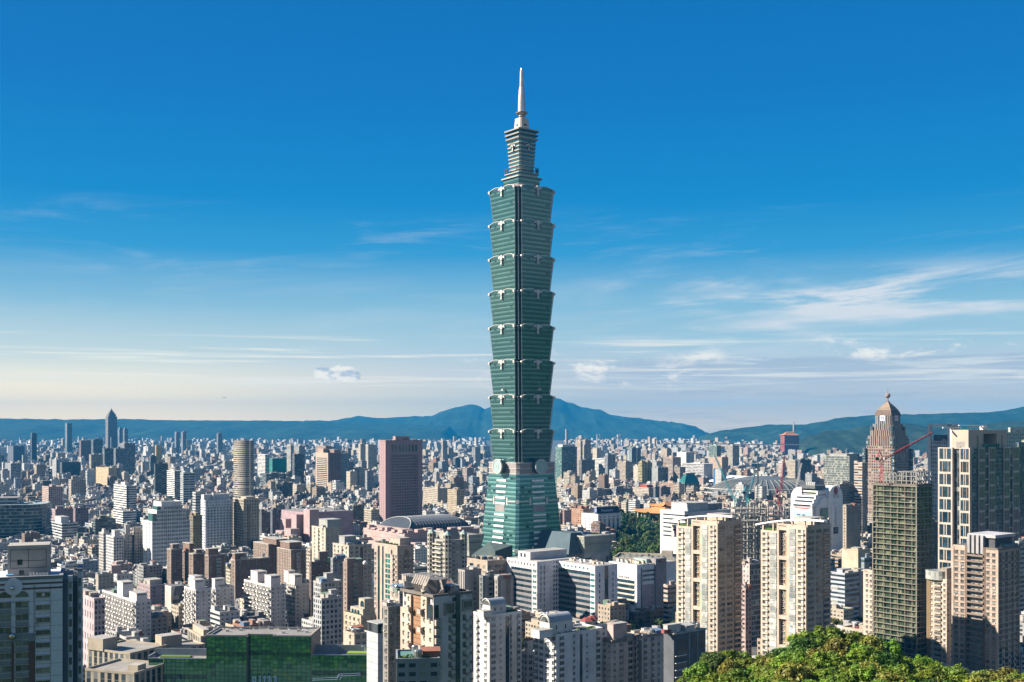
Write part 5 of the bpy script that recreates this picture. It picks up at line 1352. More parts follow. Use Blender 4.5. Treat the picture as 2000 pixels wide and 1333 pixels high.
# the two big beige towers of the foreground
def beige_front():
 Y = 425.0
 b = Bld('apartment_tower', 'tall beige foreground tower with a leaning ribbed crown and an ochre slot', 'apartment tower', 782, 846, 926, 1167, Y, d=18)
 H = b.H; wall = (.66, .54, .44); sh = (.78, .70, .68); fh = 3.45
 yA, yB, yC = b.fy(833), b.fy(822), b.fy(802)
 X1 = b.fx(893)
 mb = MB(); mb.box(1.2, b.d, 0, b.w, 0, H, sh, 'roofd', WS['p']); b.part('core', mb)
 mb = MB(); mb.box(0, b.d * .42, -.2, 0, 0, H, sh); mb.box(b.fx(893), b.d, -.2, 0, 0, H - 1, sh); b.part('side_wall', mb)
 for (a, c, h) in ((0, yA, b.z(1214)), (yA, yB, H - .5), (yC, b.fy(793), H - 1.0), (b.fy(793), b.w, b.z(1200))): mb = MB(); mb.box(0, 1.4, a, c, 0, h, wall, 'roofl'); b.part('front_pier', mb)
 mb = MB(); mb.box(.9, 1.3, yB, yC, 0, H - .8, (.40, .22, .12)); b.part('ochre_slot', mb)
 zs = [H - 3.6 - fh * i for i in range(int(H / fh)) if wz_vis(b, H - 3.6 - fh * i)]
 mb = MB()
 for z in zs: mb.box(.8, .95, yB + .4, yC - .4, z, z + .15, (.2, .11, .06)); mb.box(.8, .95, yB + .4, yC - .4, z + 1.5, z + 1.62, (.2, .11, .06))
 b.part('slot_lines', mb); b.bal_wall = (.56, .47, .40)
 for i, z in enumerate(zs):
  if z < b.z(1216): b.win('L', yA * .5, z + .6, 1.1, 1.3)
  b.win('L', (yA + yB) / 2, z + .6, 1.1, 1.3); b.win('L', (yC + b.fy(793)) / 2, z + .6, .9, 1.3)
  if z < b.z(1205): b.win('L', (b.fy(793) + b.w) / 2, z + .6, 1.0, 1.3)
  if i % 2: 
   b.win('L', yB - .6, z - .2, 2.4, 1.9, kind='balcony', m=FAC, dep=1.5); b.win('L', yC + .5, z - .2, 2.0, 1.7, kind='balcony', m=FAC, dep=1.4)
  if z < b.z(1215):
   b.win('R', b.fx(853), z - .2, 2.6, 2.2, kind='balcony', m=FAC, dep=1.3, off=.2); b.win('R', b.fx(854), z + .5, 2.2, 1.8, off=.2)
   for px in (878, 906): b.win('R', b.fx(px), z + .3, b.fx(px + 3) - b.fx(px - 3), 2.2, m=GLASS, kind='tall_window', off=.2)
   for px in (884, 912): b.win('R', b.fx(px), z - .4, 1.3, 1.2, kind='balcony', m=FAC, dep=.8, off=.2)
   b.win('R', b.fx(919), z + .8, .8, .9, off=.2)
 x0, x1 = b.fx(890), b.fx(898); mb = MB(); mb.box(x0, x1, -.35, 0, 0, H); b.part('dark_recess', mb, DARKGL)
 mb = MB(); mb.box(b.fx(848), b.fx(856), -.3, .0, b.z(1212), b.z(1183)); mb.box(-.1, .02, .2, yA * .8, b.z(1213), b.z(1182)); b.part('corner_glazing', mb, DARKGL)
 for (p0, p1, t0, t1) in ((866, 887, 1180, 1204), (902, 922, 1178, 1200)):   # big framed windows
  a, c = b.fx(p0), b.fx(p1); mb = MB(); z0, z1 = b.z(t1), b.z(t0)
  for q in ((a, c, z1 - .5, z1), (a, c, z0, z0 + .5), (a, a + .4, z0, z1), (c - .4, c, z0, z1)): mb.box(q[0], q[1], -.8, -.2, q[2], q[3], (.52, .45, .40), bottom=True)
  fr = b.part('window_frame', mb); mb = MB(); mb.box(a + .4, c - .4, -.4, -.2, z0 + .5, z1 - .5); b.part('picture_window', mb, GLASS, fr)
 # crown of leaning ribs around an octagonal plant house
 cx, cy = b.d * .42, b.w * .46; zb, ztp = H, b.z(1131); n = 8; r = 5.2
 oc = lambda r: [(cx + r * math.cos(2 * math.pi * (k + .5) / n), cy + r * math.sin(2 * math.pi * (k + .5) / n)) for k in range(n)]
 mb = MB(); mb.prism(oc(4.4), zb, ztp - 1.5, (.36, .31, .29), 'roofd', P1=oc(5.2)); b.part('plant_house', mb)
 for k in range(7):
  y = cy - 4.6 + k * 1.55; mb = MB(); zm = zb + (ztp - zb) * .55
  for (xa, za, xb, zb_) in ((cx - 5.0, zb + .3, cx - 7.0, zm), (cx - 7.0, zm, cx - 5.2, ztp)): mb.bar((xa, y, za), (xb, y, zb_), .42, (.66, .58, .50))
  mb.wall = [(.86, .77, .68)] * len(mb.wall); b.part('crown_rib', mb)
 for k in range(3):
  mb = MB(); a = math.pi * (1.15 + .28 * k); p = Vector((cx + 6.5 * math.cos(a), cy + 6.5 * math.sin(a), zb)); q = Vector((cx + 9 * math.cos(a), cy + 9 * math.sin(a), zb + 2.0))
  mb.bar(p, q, 1.0, (.62, .54, .46)); mb.bar(q, p + Vector((0, 0, 5.5)), .5, (.62, .54, .46)); b.part('crown_fin', mb)
 mb = MB()
 for k in range(6): y = b.w * (.85 + k * .08); mb.box(b.d * .25, b.d * .95, y, y + .3, b.z(1141), b.z(1140), 'white', bottom=True)
 for y in (.9, 1.25): mb.bar((b.d * .3, b.w * y, zb), (b.d * .3, b.w * y, b.z(1141)), .2, 'white'); mb.bar((b.d * .9, b.w * y, zb), (b.d * .9, b.w * y, b.z(1141)), .2, 'white')
 b.part('pergola', mb); parapet(b, (.22, .19, .17), .9, .4); clutter(b, 3, x0=.6); b.flush(200)
beige_front()
def round_top(label, xl, xc, xr, yt, Y, wall, aL, aR, aw, ah, L, Rr, plants, balW=None):
 b = apt('apartment_tower', label, 'apartment tower', xl, xc, xr, yt, Y, wall, L, Rr, fh=3.25, top=3.0, clut=2, limit=120, pens=((aL - .25, aL + .02, -.02, .35, ah * .55),))
 H = b.H; x0, x1, y0, y1 = b.d * aL, b.d * aR, b.w * .08, b.w * .08 + aw; c = (.72, .70, .68)
 mb = MB(); mb.box(x0, x1, y0, y1, H, H + ah, c); n = 12; r = (y1 - y0) / 2; cy = (y0 + y1) / 2
 q = [(cy + r * math.cos(math.pi * k / n), H + ah + r * math.sin(math.pi * k / n)) for k in range(n + 1)]
 for a, d_ in zip(q, q[1:]): mb.face([(x0, a[0], a[1]), (x1, a[0], a[1]), (x1, d_[0], d_[1]), (x0, d_[0], d_[1])], (.40, .44, .50))
 mb.face([(x0, p[0], p[1]) for p in q], c); mb.face([(x1, p[0], p[1]) for p in reversed(q)], c)
 v = b.part('barrel_roof_house', mb)
 mb = MB()
 for a, d_ in zip(q, q[1:]): mb.bar((x0 - .25, a[0], a[1]), (x0 - .25, d_[0], d_[1]), .42, (.80, .78, .74)); 
 b.part('arch_rim', mb, None, v)
 mb = MB(); mb.face([(x0 - .08, cy + (p[0] - cy) * .72, H + ah + (p[1] - H - ah) * .72) for p in q] , c); b.part('fan_window', mb, GLASS, v)
 for f in (.3, .7): mb = MB(); mb.box(x0 + (x1 - x0) * f - .4, x0 + (x1 - x0) * f + .4, y0 - .06, y0, H + ah * .45, H + ah * .75, bottom=True); b.part('small_window', mb, DARKGL, v)
 for (fx0, fx1, fy0, fy1, h) in plants: mb = MB(); leafbox(mb, fx0 * b.d, fx1 * b.d, fy0 * b.w, fy1 * b.w, H, h); b.part('roof_garden', mb, PLANT)
 return b
def leafbox(mb, x0, x1, y0, y1, z, h):
 n = int(60 + (x1 - x0) * (y1 - y0) * 3)
 for _ in range(min(n, 400)):
  p = Vector((rng.uniform(x0, x1), rng.uniform(y0, y1), z + rng.uniform(0, h))); u = Vector((rng.gauss(0, 1), rng.gauss(0, 1), rng.gauss(0, .6))).normalized() * .45; v = u.orthogonal().normalized() * .4
  mb.face([p - u, p + v, p + u, p - v])
round_top('white apartment tower with a barrel roof house, right of the ribbed crown tower', 925, 956, 1019, 1205, 590, (.84, .79, .75), .06, .55, 6.5, 5.5,
          [(.25, 2.0, 'w'), (.75, 2.4, 'b')], [(.12, 2.6, 'w'), (.34, 1.2, 'o'), (.55, 2.4, 'f'), (.66, 1.3, 'b'), (.90, 2.4, 'b')], [(.55, .95, .05, .5, 1.6)])
round_top('shaded white tower with barrel roof house and balconies, right one of the barrel roofed pair', 1045, 1086, 1177, 1243, 585, (.80, .81, .83), -.1, .38, 8.0, 7.0,
          [(.12, 3.2, 'b'), (.42, 2.6, 'w'), (.70, 2.8, 'w'), (.92, 2.4, 'b')], [(.12, 3.6, 'b'), (.38, 1.3, 'w'), (.53, 1.9, 'f'), (.66, 1.2, 'o'), (.9, 3.0, 'b')], [(-.0, .5, .0, .12, 1.4), (.6, .95, .1, .4, 1.2)])
b = apt('apartment_building', 'white block with red tiled turrets behind the shaded barrel roofed tower', 'apartment block', 1130, 1150, 1186, 1226, 640, (.85, .80, .76), [(.3, 2, 'w'), (.75, 2, 'w')], [(.3, 2.6, 'b'), (.75, 2.6, 'w')], clut=0, short='red turrets')
for (fx, fy, s) in ((.1, .3, 4.4), (.55, .7, 3.4)):
 mb = MB(); x, y = b.d * fx, b.w * fy; P = lambda r: [(x + r * math.cos(2 * math.pi * (k + .5) / 6), y + r * math.sin(2 * math.pi * (k + .5) / 6)) for k in range(6)]
 mb.prism(P(s), b.H, b.H + 3.4, (.6, .56, .54), win=WS['p']); t_ = b.part('turret', mb); mb = MB(); mb.prism(P(s + .4), b.H + 3.4, b.H + 5.0, (.30, .07, .06), P1=P(s * .55)); b.part('red_tile_roof', mb, None, t_)
mb = MB(); leafbox(mb, b.d * .5, b.d, 0, b.w * .4, b.H, 1.2); b.part('roof_garden', mb, PLANT)
b = apt('apartment_building', 'small white clock gabled block between the two barrel roofed towers', 'apartment block', 1017, 1031, 1048, 1278, 610, (.92, .86, .80), [(.3, 1.6, 'w'), (.75, 1.6, 'w')], [(.3, 2.0, 'w'), (.75, 2.2, 'b')], clut=0, pens=((.0, .6, .0, .45, 7),))
mb = MB(); n = 14; mb.face([(-.2, b.w * .22 + 1.3 * math.cos(2 * math.pi * k / n), b.H + 4.6 + 1.3 * math.sin(2 * math.pi * k / n)) for k in range(n)][::-1], (.3, .3, .3)); b.part('clock_face', mb)
mb = MB(); mb.box(-.3, b.d * .65, -.3, b.w * .5, b.H + 7.3, b.H + 8.0, (.40, .08, .07), bottom=True); b.part('red_roof', mb)
b = apt('apartment_building', 'pale beige block with square roof tower, its lit wall cut by a diagonal shadow', 'apartment block', 1172, 1195, 1246, 1257, 600, (.72, .61, .55), [(.2, 1.4, 'o'), (.6, 1.6, 'w')], [(.1, 1.5, 'w'), (.36, 2.8, 'w'), (.7, 3.2, 'b'), (.93, 2, 'w')], fh=3.3, pens=((.1, .62, .1, .6, 9.5, (.62, .48, .44)),), pw=(.24, .21, .20), par=1.6)
b2 = apt('apartment_building', 'grey beige block with wavy balconies beside the square roof tower block', 'apartment block', 1243, 1250, 1301, 1247, 605, (.62, .58, .55), [(.5, 1.4, 'w')], [(.0, 2.4, 'f'), (.2, 2.8, 'b'), (.48, 2.6, 'b'), (.72, 1.5, 'w'), (.92, 1.5, 'w')], fh=3.3, pw=(.26, .24, .24), par=1.4)
b = Bld('office_building', 'dark grey modern block with white louvre bars in front of the left beige tower', 'office building', 1296, 1316, 1378, 1240, 560)
body(b, (.13, .14, .16), 'b', 'b', roof='roofd'); H = b.H
for (f0, f1, z0, z1) in ((.1, .42, 3.2, 12), (.55, .95, 2.0, 8.5), (.02, .38, 14, 30)): mb = MB(); mb.box(b.d * f0, b.d * f1, -.15, 0, H - z1, H - z0, bottom=True); b.part('window_field', mb, DARKGL)
for i in range(7): mb = MB(); z = H - 11 - i * 3.5; mb.box(b.d * .02, b.d * .36, -1.0, -.1, z, z + .35, 'white', bottom=True); b.part('white_louvre_bar', mb)
for f in (.46, .72): mb = MB(); mb.box(b.d * f, b.d * f + .3, -.5, 0, H - 16, H - .5, (.4, .42, .44)); b.part('fin', mb)
mb = MB(); mb.box(-.6, b.d + .6, -.6, b.w + .6, H, H + .7, (.40, .38, .37), 'roofl', bottom=True); b.part('roof_slab', mb); pent(b, -.1, .3, .3, .7, 3.6, (.7, .66, .62), z=H + .7); mb = MB(); mb.box(b.d * -.2, b.d * .02, b.w * .3, b.w * .6, H + .7, H + 2.4, (.40, .09, .08)); b.part('red_roof_box', mb); clutter(b, 4, H + .7)
# behind and left of the ribbed crown tower
b = apt('apartment_tower', 'tall ornate beige tower with an oval niche and strip of glass bays, by the tent', 'apartment tower', 731, 776, 808, 1069, 740, (.56, .45, .37), [(.06, 1.6, 'w'), (.17, 2.6, 'b'), (.36, 2.4, 'g'), (.47, 1.8, 'g'), (.62, 2.0, 'f'), (.8, 2.6, 'f'), (.95, 1.8, 'w')], [(.2, 1.6, 'o'), (.47, 2.6, 'b'), (.7, 2.2, 'b'), (.92, 1.6, 'w')], fh=3.4, pens=((.3, .9, .1, .5, 5.0),), top=8.0, limit=140, clut=2)
mb = MB(); n = 16; u, z = b.w * .24, b.H - 4.0; mb.face([(-.1, u + .9 * math.cos(2 * math.pi * k / n), z + 1.8 * math.sin(2 * math.pi * k / n)) for k in range(n)][::-1]); b.part('oval_niche', mb, DARKGL)
mb = MB(); n = 10; u, z = b.d * .55, b.H - 6; mb.face([(u - 2, -.1, z), (u + 2, -.1, z)] + [(u + 2 * math.cos(math.pi * k / n), -.1, z + 2 + 2 * math.sin(math.pi * k / n)) for k in range(n + 1)]); b.part('arched_window', mb, DARKGL)
mb = MB(); leafbox(mb, .5, b.d * .3, b.w * .1, b.w * .9, b.H, 1.6); b.part('roof_garden', mb, PLANT)
b = Bld('apartment_tower', 'twin towered beige block with gabled green caps, below the pink hall', 'apartment tower', 841, 876, 909, 1056, 850)
body(b, (.46, .44, .38), 'b', 'b', roof='roofd', wb='a'); H = b.H; zs = [H - 4 - 3.3 * i for i in range(int(H / 3.3) - 1)]; b.bal_wall = (.60, .56, .48)
for (x, y, r) in ((0, 1.5, 3.4), (0, b.w - 1.5, 3.4), (b.d - 1, 1, 2.8)):
 P = lambda q: [(x + q * math.cos(2 * math.pi * (k + .5) / 8), y + q * math.sin(2 * math.pi * (k + .5) / 8)) for k in range(8)]
 mb = MB(); mb.prism(P(r), 0, H + 4.0, (.58, .54, .46), win=WS['d']); t_ = b.part('corner_turret', mb); mb = MB(); mb.prism(P(r + .3), H + 4.0, H + 7.2, (.42, .52, .46), P1=P(.3)); b.part('turret_cap', mb, None, t_)
for z in zs:
 b.win('L', b.w * .5, z + .5, b.w * .34, 2.0); b.win('L', b.w * .6, z - .3, b.w * .5, 1.0, kind='balcony', m=FAC, dep=1.6)
 for f in (.3, .55, .8): b.win('R', b.d * f, z + .6, 2.0, 1.6, m=GLASSL if f == .55 else GLASS, kind='window')
mb = MB(); y0, y1 = b.w * .15, b.w * .85; ym = (y0 + y1) / 2
for (p, q) in (((y0, H), (ym, H + 7)), ((ym, H + 7), (y1, H))): mb.face([(3, p[0], p[1]), (b.d, p[0], p[1]), (b.d, q[0], q[1]), (3, q[0], q[1])], (.10, .11, .12))
mb.face([(3, y1, H), (3, y0, H), (3, ym, H + 7)], (.45, .42, .36)); b.part('gable_roof', mb); b.flush()
apt('apartment_building', 'stepped beige block with green terraces in front of the pink convention hall', 'apartment block', 609, 636, 669, 1033, 1000, (.58, .53, .44), [(.2, 1.8, 'w'), (.5, 2.2, 'b'), (.8, 1.8, 'w')], [(.15, 1.8, 'w'), (.4, 2.0, 'w'), (.65, 2.0, 'w'), (.88, 1.8, 'w')], pens=((.1, .9, .0, .6, 7.5, (.44, .45, .42)),))
apt('apartment_building', 'wide beige block with a square lift tower on its roof, under the pink hall', 'apartment block', 650, 681, 726, 1068, 860, (.56, .51, .43), [(.15, 1.8, 'w'), (.4, 2.4, 'b'), (.65, 1.8, 'w'), (.88, 1.8, 'w')], [(.12, 1.8, 'w'), (.35, 1.8, 'w'), (.56, 2.4, 'f'), (.72, 1.8, 'w'), (.9, 1.8, 'w')], pens=((.0, .5, .25, .6, 7, (.42, .42, .41)),))
apt('apartment_building', 'brown tiled block with a column of green balconies, left of the white tent', 'apartment block', 670, 678, 708, 1101, 790, (.34, .25, .21), [(.5, 1.4, 'o')], [(.16, 1.3, 'o'), (.52, 4.0, 'b'), (.9, 1.3, 'o')], pens=((.0, .5, .0, .5, 3),), bal=(.34, .38, .37))
apt('apartment_building', 'dark brown block with few windows beside the wide beige block', 'apartment block', 604, 608, 648, 1101, 850, (.17, .12, .11), [(.5, 1.4, 'o')], [(.12, 1.2, 'o'), (.4, 1.2, 'o'), (.75, 1.2, 'o')], pens=((.4, .8, .1, .7, 8, (.24, .17, .15)),))
apt('apartment_building', 'blue grey shaded block between the dark brown block and the green balconies', 'apartment block', 646, 650, 672, 1093, 840, (.36, .38, .40), [(.5, 1.4, 'o')], [(.25, 1.6, 'w'), (.7, 1.6, 'w')])
b = apt('apartment_building', 'ornate beige block with arched roof loggias, above the right mirror glass wing', 'apartment block', 672, 705, 733, 1206, 640, (.54, .47, .35), [(.15, 1.8, 'w'), (.4, 1.8, 'w'), (.65, 1.8, 'w'), (.88, 1.8, 'w')], [(.3, 1.5, 'w'), (.75, 1.5, 'w')], top=3.4, clut=0)
mb = MB(); mb.box(1.5, b.d, .4, b.w * .75, b.H, b.H + 4.4, (.56, .49, .37), 'roofl'); mb.box(2.5, b.d * .9, .4, b.w * .35, b.H + 4.4, b.H + 10, (.56, .49, .37), 'roofl'); up = b.part('upper_storeys', mb)
for (u, z, r) in ((.15, 5.4, 1.9), (.28, 1.0, 1.3), (.45, 1.0, 1.3), (.62, 1.0, 1.3)):
 mb = MB(); n = 10; U = b.w * u; x = 2.4 if z > 4 else 1.4; mb.face(([(x, U - r, b.H + z), (x, U + r, b.H + z)] + [(x, U + r * math.cos(math.pi * k / n), b.H + z + r * .8 + r * math.sin(math.pi * k / n)) for k in range(n + 1)])[::-1]); b.part('arched_opening', mb, DARKGL, up)
mb = MB(); leafbox(mb, .2, 1.4, .4, b.w, b.H, 1.3); b.part('roof_garden', mb, PLANT)
apt('house', 'small cream house with a flat roof and wide windows, beside the arched loggia block', 'house', 671, 692, 722, 1241, 600, (.60, .52, .42), [(.4, 1.6, 'w')], [(.25, 2.2, 'w'), (.7, 3.4, 'w')], pens=((.2, .5, .2, .6, 2.2),), fh=3.6)
b = Bld('apartment_building', 'rounded blue white block with black framed water tanks on top, by the mirror glass wing', 'apartment block', 732, 738, 776, 1238, 520, d=12, w=10)
mb = MB(); P = [(0, 10), (0, 0)] + [(12 - 5 + 5 * math.sin(a), 5 - 5 * math.cos(a)) for a in [math.pi / 2 * k / 8 for k in range(9)]] + [(12, 10)]
P = [(0, 0)] + [(7 + 5 * math.sin(a), 5 - 5 * math.cos(a)) for a in [math.pi / 2 * k / 8 for k in range(9)]] + [(12, 10), (0, 10)]; mb.prism(P, 0, b.H, (.56, .58, .60), 'roof'); b.part('walls', mb)
mb = MB()
for k in range(8): z = b.H - 4.5 - 3.2 * k; mb.prism([(p[0] * 1.0 + .0, p[1] - .06) for p in P[:10]] + P[10:], z - .12, z + .05, (.25, .26, .28), cap=False)
b.part('storey_bands', mb); mb = MB(); mb.box(.2, 11.5, .4, 9.5, b.H, b.H + 4.2, (.05, .05, .055), win=WS['V']); mb.box(0, 11.8, 0, 9.8, b.H + 4.2, b.H + 4.6, (.5, .5, .48), bottom=True); b.part('tank_frame', mb)
for k in range(2): tank(b, 3.2 + 4 * k, -.2, b.H + .2, 1.4, 2.2)
apt('apartment_building', 'dark grey block with pale corner quoins left of the beige ribbed crown tower', 'apartment block', 748, 758, 787, 1190, 480, (.30, .28, .26), [(.5, 1.6, 'w')], [(.25, 1.6, 'w'), (.7, 1.8, 'b')], clut=3)
apt('apartment_building', 'beige house block with a square opening, right of the ornate oval niche tower', 'apartment block', 762, 780, 788, 1159, 560, (.60, .50, .42), [(.3, 2.4, 'w'), (.75, 1.6, 'w')], [(.5, 1.6, 'w')], fh=3.6)
apt('apartment_building', 'beige roof house block behind the oval niche tower base', 'apartment block', 779, 790, 826, 1139, 620, (.56, .47, .40), [(.5, 1.8, 'w')], [(.3, 1.8, 'w'), (.7, 2.2, 'b')], pens=((.1, .5, .1, .8, 4),))
mb = None
b = apt('office_building', 'grey stepped tower of tall plain slabs behind the barrel roofed white tower', 'office building', 895, 908, 940, 1117, 720, (.40, .37, .35), [(.25, 1.6, 'P'), (.6, 1.6, 'P'), (.85, 1.2, 'f')], [(.1, 4, 'P'), (.6, 1.6, 'w')], clut=1)
apt('office_building', 'dark grey glass slab right of the tall plain slab tower', 'office building', 936, 943, 968, 1128, 715, (.24, .26, .27), [(.5, 1.4, 'w')], [(.25, 3.4, 'P'), (.6, 3, 'r'), (.9, 1.8, 'f')], pens=((.5, .9, .1, .6, 3),))
apt('office_building', 'grey rounded slab block nearest the white office complex', 'office building', 966, 972, 1003, 1133, 710, (.38, .36, .34), [(.5, 1.2, 'w')], [(.3, 3.8, 'P'), (.62, 1.4, 'f'), (.85, 2.4, 'P')], pens=((.1, .9, .1, .7, 2.4),))
# white office complex with dark ribbon bays
def white_complex():
 Y = 880.0
 b = Bld('office_complex', 'white office complex with dark recessed ribbon window bays under the tall tower', 'office complex', 990, 1049, 1080, 1098, Y, rot=GRID)
 H = b.H; wh = (.97, .95, .98)
 def wing(bb, p0, p1, name):
  pass
 # first wing
 mb = MB(); mb.box(0, b.d + 30, 2.4, b.w, 0, H, wh, 'roofl', WS['q']); mb.box(0, b.d, 0, 2.4, 0, H, wh, 'roofl'); w1 = b.part('wing', mb)
 y0, y1 = b.fy(1039), b.fy(998); mb = MB(); mb.box(-.02, 1.2, 0, y0, 0, H - .1, wh, 'roofl'); mb.box(-.02, 1.2, y1, b.w, 0, H - .1, wh, 'roofl'); mb.box(-.02, 1.2, y0, y1, H - 6.0, H - .1, wh, 'roofl', bottom=True); b.part('white_frame', mb, None, w1)
 fh = 4.3; n = int(H / fh)
 for k in range(n - 1):
  z = H - 6.5 - fh * k
  mb = MB(); mb.box(-.04, .1, y0 + .2, y1 - .2, z - 2.2, z); b.part('ribbon_window', mb, DARKGL, None); mb = MB(); mb.box(-.08, .1, y0 + .2, y1 - .2, z - 4.2, z - 2.3, (.25, .24, .25)); b.part('spandrel', mb)
  for y in (y0 * .3, y0 * .7): b.win('L', y, z - 1.6, 2.2, 1.9, m=TEALGL)
 for f in even(.05, .98, 9): b.win('L', b.w * f, H - 3.6, 1.6, 1.7)
 for px in (1056.5, 1063): b.cols('R', [b.fx(px)], [H - 6 - fh * k for k in range(n - 1)], .9, 2.6)
 mb = MB()
 for k in range(n): mb.box(.3, b.d - .3, -.05, 0, H - 4 - fh * k, H - 3.85 - fh * k, (.5, .48, .5))
 b.part('panel_joints', mb)
 # second wing, set forward to the right
 c2 = Bld('x', 'x', 'x', 1080, 1162, 1206, 1102, Y - 18, rot=GRID); FOOT.pop(); SHOWN.pop()
 off = c2.C - b.C; lx, ly = off.dot(b.ex), off.dot(b.ey); bpy.data.objects.remove(c2.o)
 H2 = H - 1.0
 mb = MB(); mb.box(lx + 1.2, lx + c2.d, ly, ly + c2.w, 0, H2, wh, 'roofl', WS['q']); mb.wallquad((lx + 1.2, ly - .03), (lx + c2.d, ly - .03), 0, H2, wh); w2 = b.part('wing', mb)
 ya, yb = c2.fy(1153), c2.fy(1081); mb = MB(); mb.box(lx, lx + 1.3, ly - .03, ly + ya, 0, H2, wh, 'roofl'); mb.box(lx, lx + 1.3, ly + ya, ly + yb, H2 - 5.4, H2, wh, 'roofl', bottom=True); b.part('white_frame', mb, None, w2)
 for k in range(n - 1):
  z = H2 - 6 - fh * k
  mb = MB(); mb.box(lx + 1.0, lx + 1.25, ly + ya, ly + yb, z - 2.2, z); b.part('ribbon_window', mb, DARKGL); mb = MB(); mb.box(lx + .9, lx + 1.25, ly + ya, ly + yb, z - 4.2, z - 2.3, (.30, .29, .30)); b.part('spandrel', mb)
  for fy in (.3, .72): mb = MB(); mb.box(lx - .12, lx, ly + ya * fy - 1.1, ly + ya * fy + 1.1, z - 1.8, z + .1, bottom=True); b.part('window', mb, TEALGL)
  for px in (1171, 1197): mb = MB(); x = lx + c2.fx(px); mb.box(x - .45, x + .45, ly - .15, ly, z - 2.6, z, bottom=True); b.part('window', mb, DARKGL)
 for f in even(.12, .97, 9): mb = MB(); y = ly + yb * f; mb.box(lx - .1, lx, y - .9, y + .9, H2 - 3.6, H2 - 1.9, bottom=True); b.part('window', mb, TEALGL)
 x0, x1 = lx + c2.fx(1181), lx + c2.fx(1188); mb = MB(); mb.box(x0, x1, ly - .1, ly, 0, H2 - 1); b.part('dark_recess', mb, DARKGL)
 # roof: plant house and rows of plant
 mb = MB(); mb.box(4, b.d + 26, b.w * .35, b.w * .75, H, H + 6.2, (.72, .70, .72), 'roofl'); b.part('plant_house', mb)
 mb = MB(); mb.box(3.9, 4, b.w * .5, b.w * .55, H + 1.5, H + 4.6); mb.box(3.9, 4, b.w * .62, b.w * .67, H + 1.5, H + 4.6); b.part('plant_door', mb, DARKGL)
 for k in range(16): unit(b, lx + rng.uniform(5, c2.d * .8), ly + c2.w * (.1 + .05 * k), H2, .9, .9, rng.uniform(1.2, 2.0), rng.choice(['white', 'lgrey', 'cream']))
 b.flush()
white_complex()
b = Bld('office_building', 'white clinic block with parking decks and brown lift shaft, right of the white office complex', 'office building', 1189, 1244, 1320, 1104, 930)
H = b.H; body(b, (.90, .92, .97), 'b', 'b', roof='roofl', wb='a')
for k in range(6):
 z = H - 16 - 4.3 * k; mb = MB(); mb.box(-.1, .1, b.w * .08, b.w * .75, z, z + 2.6, bottom=True); b.part('deck_opening', mb, DARKGL); mb = MB(); mb.box(-.5, .1, b.w * .06, b.w * .78, z - 1.3, z - .2, (.66, .6, .5), bottom=True); b.part('deck_rail', mb)
for f in (.3, .36, .42, .5, .56, .62): b.win('L', b.w * f, H - 12, 1.2, 1.2)
for k in range(3): mb = MB(); z = H - 6.5 - 3.8 * k; mb.box(b.d * .14, b.d * .62, -.1, 0, z, z + 1.6, bottom=True); b.part('ribbon_window', mb, DARKGL)
mb = MB(); mb.box(b.d * .1, b.d * .13, -.12, 0, 0, H - 3); b.part('dark_recess', mb, DARKGL)
mb = MB(); mb.box(b.d * .12, b.d * .62, -.35, 0, 0, H - 17, (.52, .42, .42)); b.part('mauve_wall', mb)
for k in range(5):
 for f in (.38, .52): b.win('R', b.d * f, H - 21 - 4.2 * k, 1.7, 1.9, off=.35)
mb = MB(); x0, x1 = b.fx(1278), b.fx(1299); mb.box(x0, x1, -1.6, 8, 0, b.z(1095), (.36, .31, .31), 'roof'); b.part('lift_shaft', mb); mb = MB(); mb.box(x0 + 3, x1 - 3, -1.7, -1.5, b.z(1103), b.z(1097)); b.part('shaft_opening', mb, DARKGL)
for k in range(9): unit(b, b.d * .1 + rng.uniform(0, 8), b.w * (.1 + .09 * k), H, 1.3, 1.2, rng.uniform(1.5, 2.6), rng.choice(['white', 'cream']))
mb = MB(); mb.box(b.d * .35, b.d * .62, b.w * .15, b.w * .6, H, H + 3.2, (.40, .52, .48), 'roofl'); b.part('green_penthouse', mb); b.flush()
# ---- the shopping podium flaring beside the tall tower, both sides
def podium(label, xl, xc, xr, yt, Y, d=None, w=None, lit=True):
 b = Bld('shopping_mall', label, 'shopping mall', xl, xc, xr, yt, Y, d=d, w=w); H = b.H; a = 3.0
 P0 = [(a, a), (b.d - a, a), (b.d - a, b.w), (a, b.w)]; P1 = [(0, 0), (b.d, 0), (b.d, b.w), (0, b.w)]
 mb = MB(); mb.prism(P0, 0, H * .62, (.06, .20, .19), win=(2.2, 4, .9, .86)); b.part('glass_walls', mb)
 mb = MB(); mb.prism([(p[0] , p[1]) for p in P0], H * .62, H * .70, (.50, .48, .44)); b.part('pale_band', mb)
 mb = MB(); mb.prism(P0, H * .70, H, (.40, .42, .36), 'roof', P1=P1); b.part('flared_frieze', mb)
 mb = MB()
 n = 18
 for k in range(n):
  f = (k + .5) / n
  for zf in (.86, .93):
   g = (zf - .70) / .30; o = a * (1 - g)
   mb.box(o - .35, o + .1, o + (b.w - o) * f - .4, o + (b.w - o) * f + .4, H * zf, H * zf + 1.0, (.18, .18, .16), bottom=True); mb.box(o + (b.d - 2 * o) * f - .4, o + (b.d - 2 * o) * f + .4, o - .35, o + .1, H * zf, H * zf + 1.0, (.62, .60, .52) if zf > .9 else (.18, .18, .16), bottom=True)
 b.part('frieze_studs', mb); mb = MB(); mb.box(-.3, b.d + .3, -.3, .8, H, H + 1.0, (.6, .56, .5), bottom=True); mb.box(-.3, .8, .8, b.w, H, H + 1.0, (.6, .56, .5), bottom=True); b.part('coping', mb)
 return b
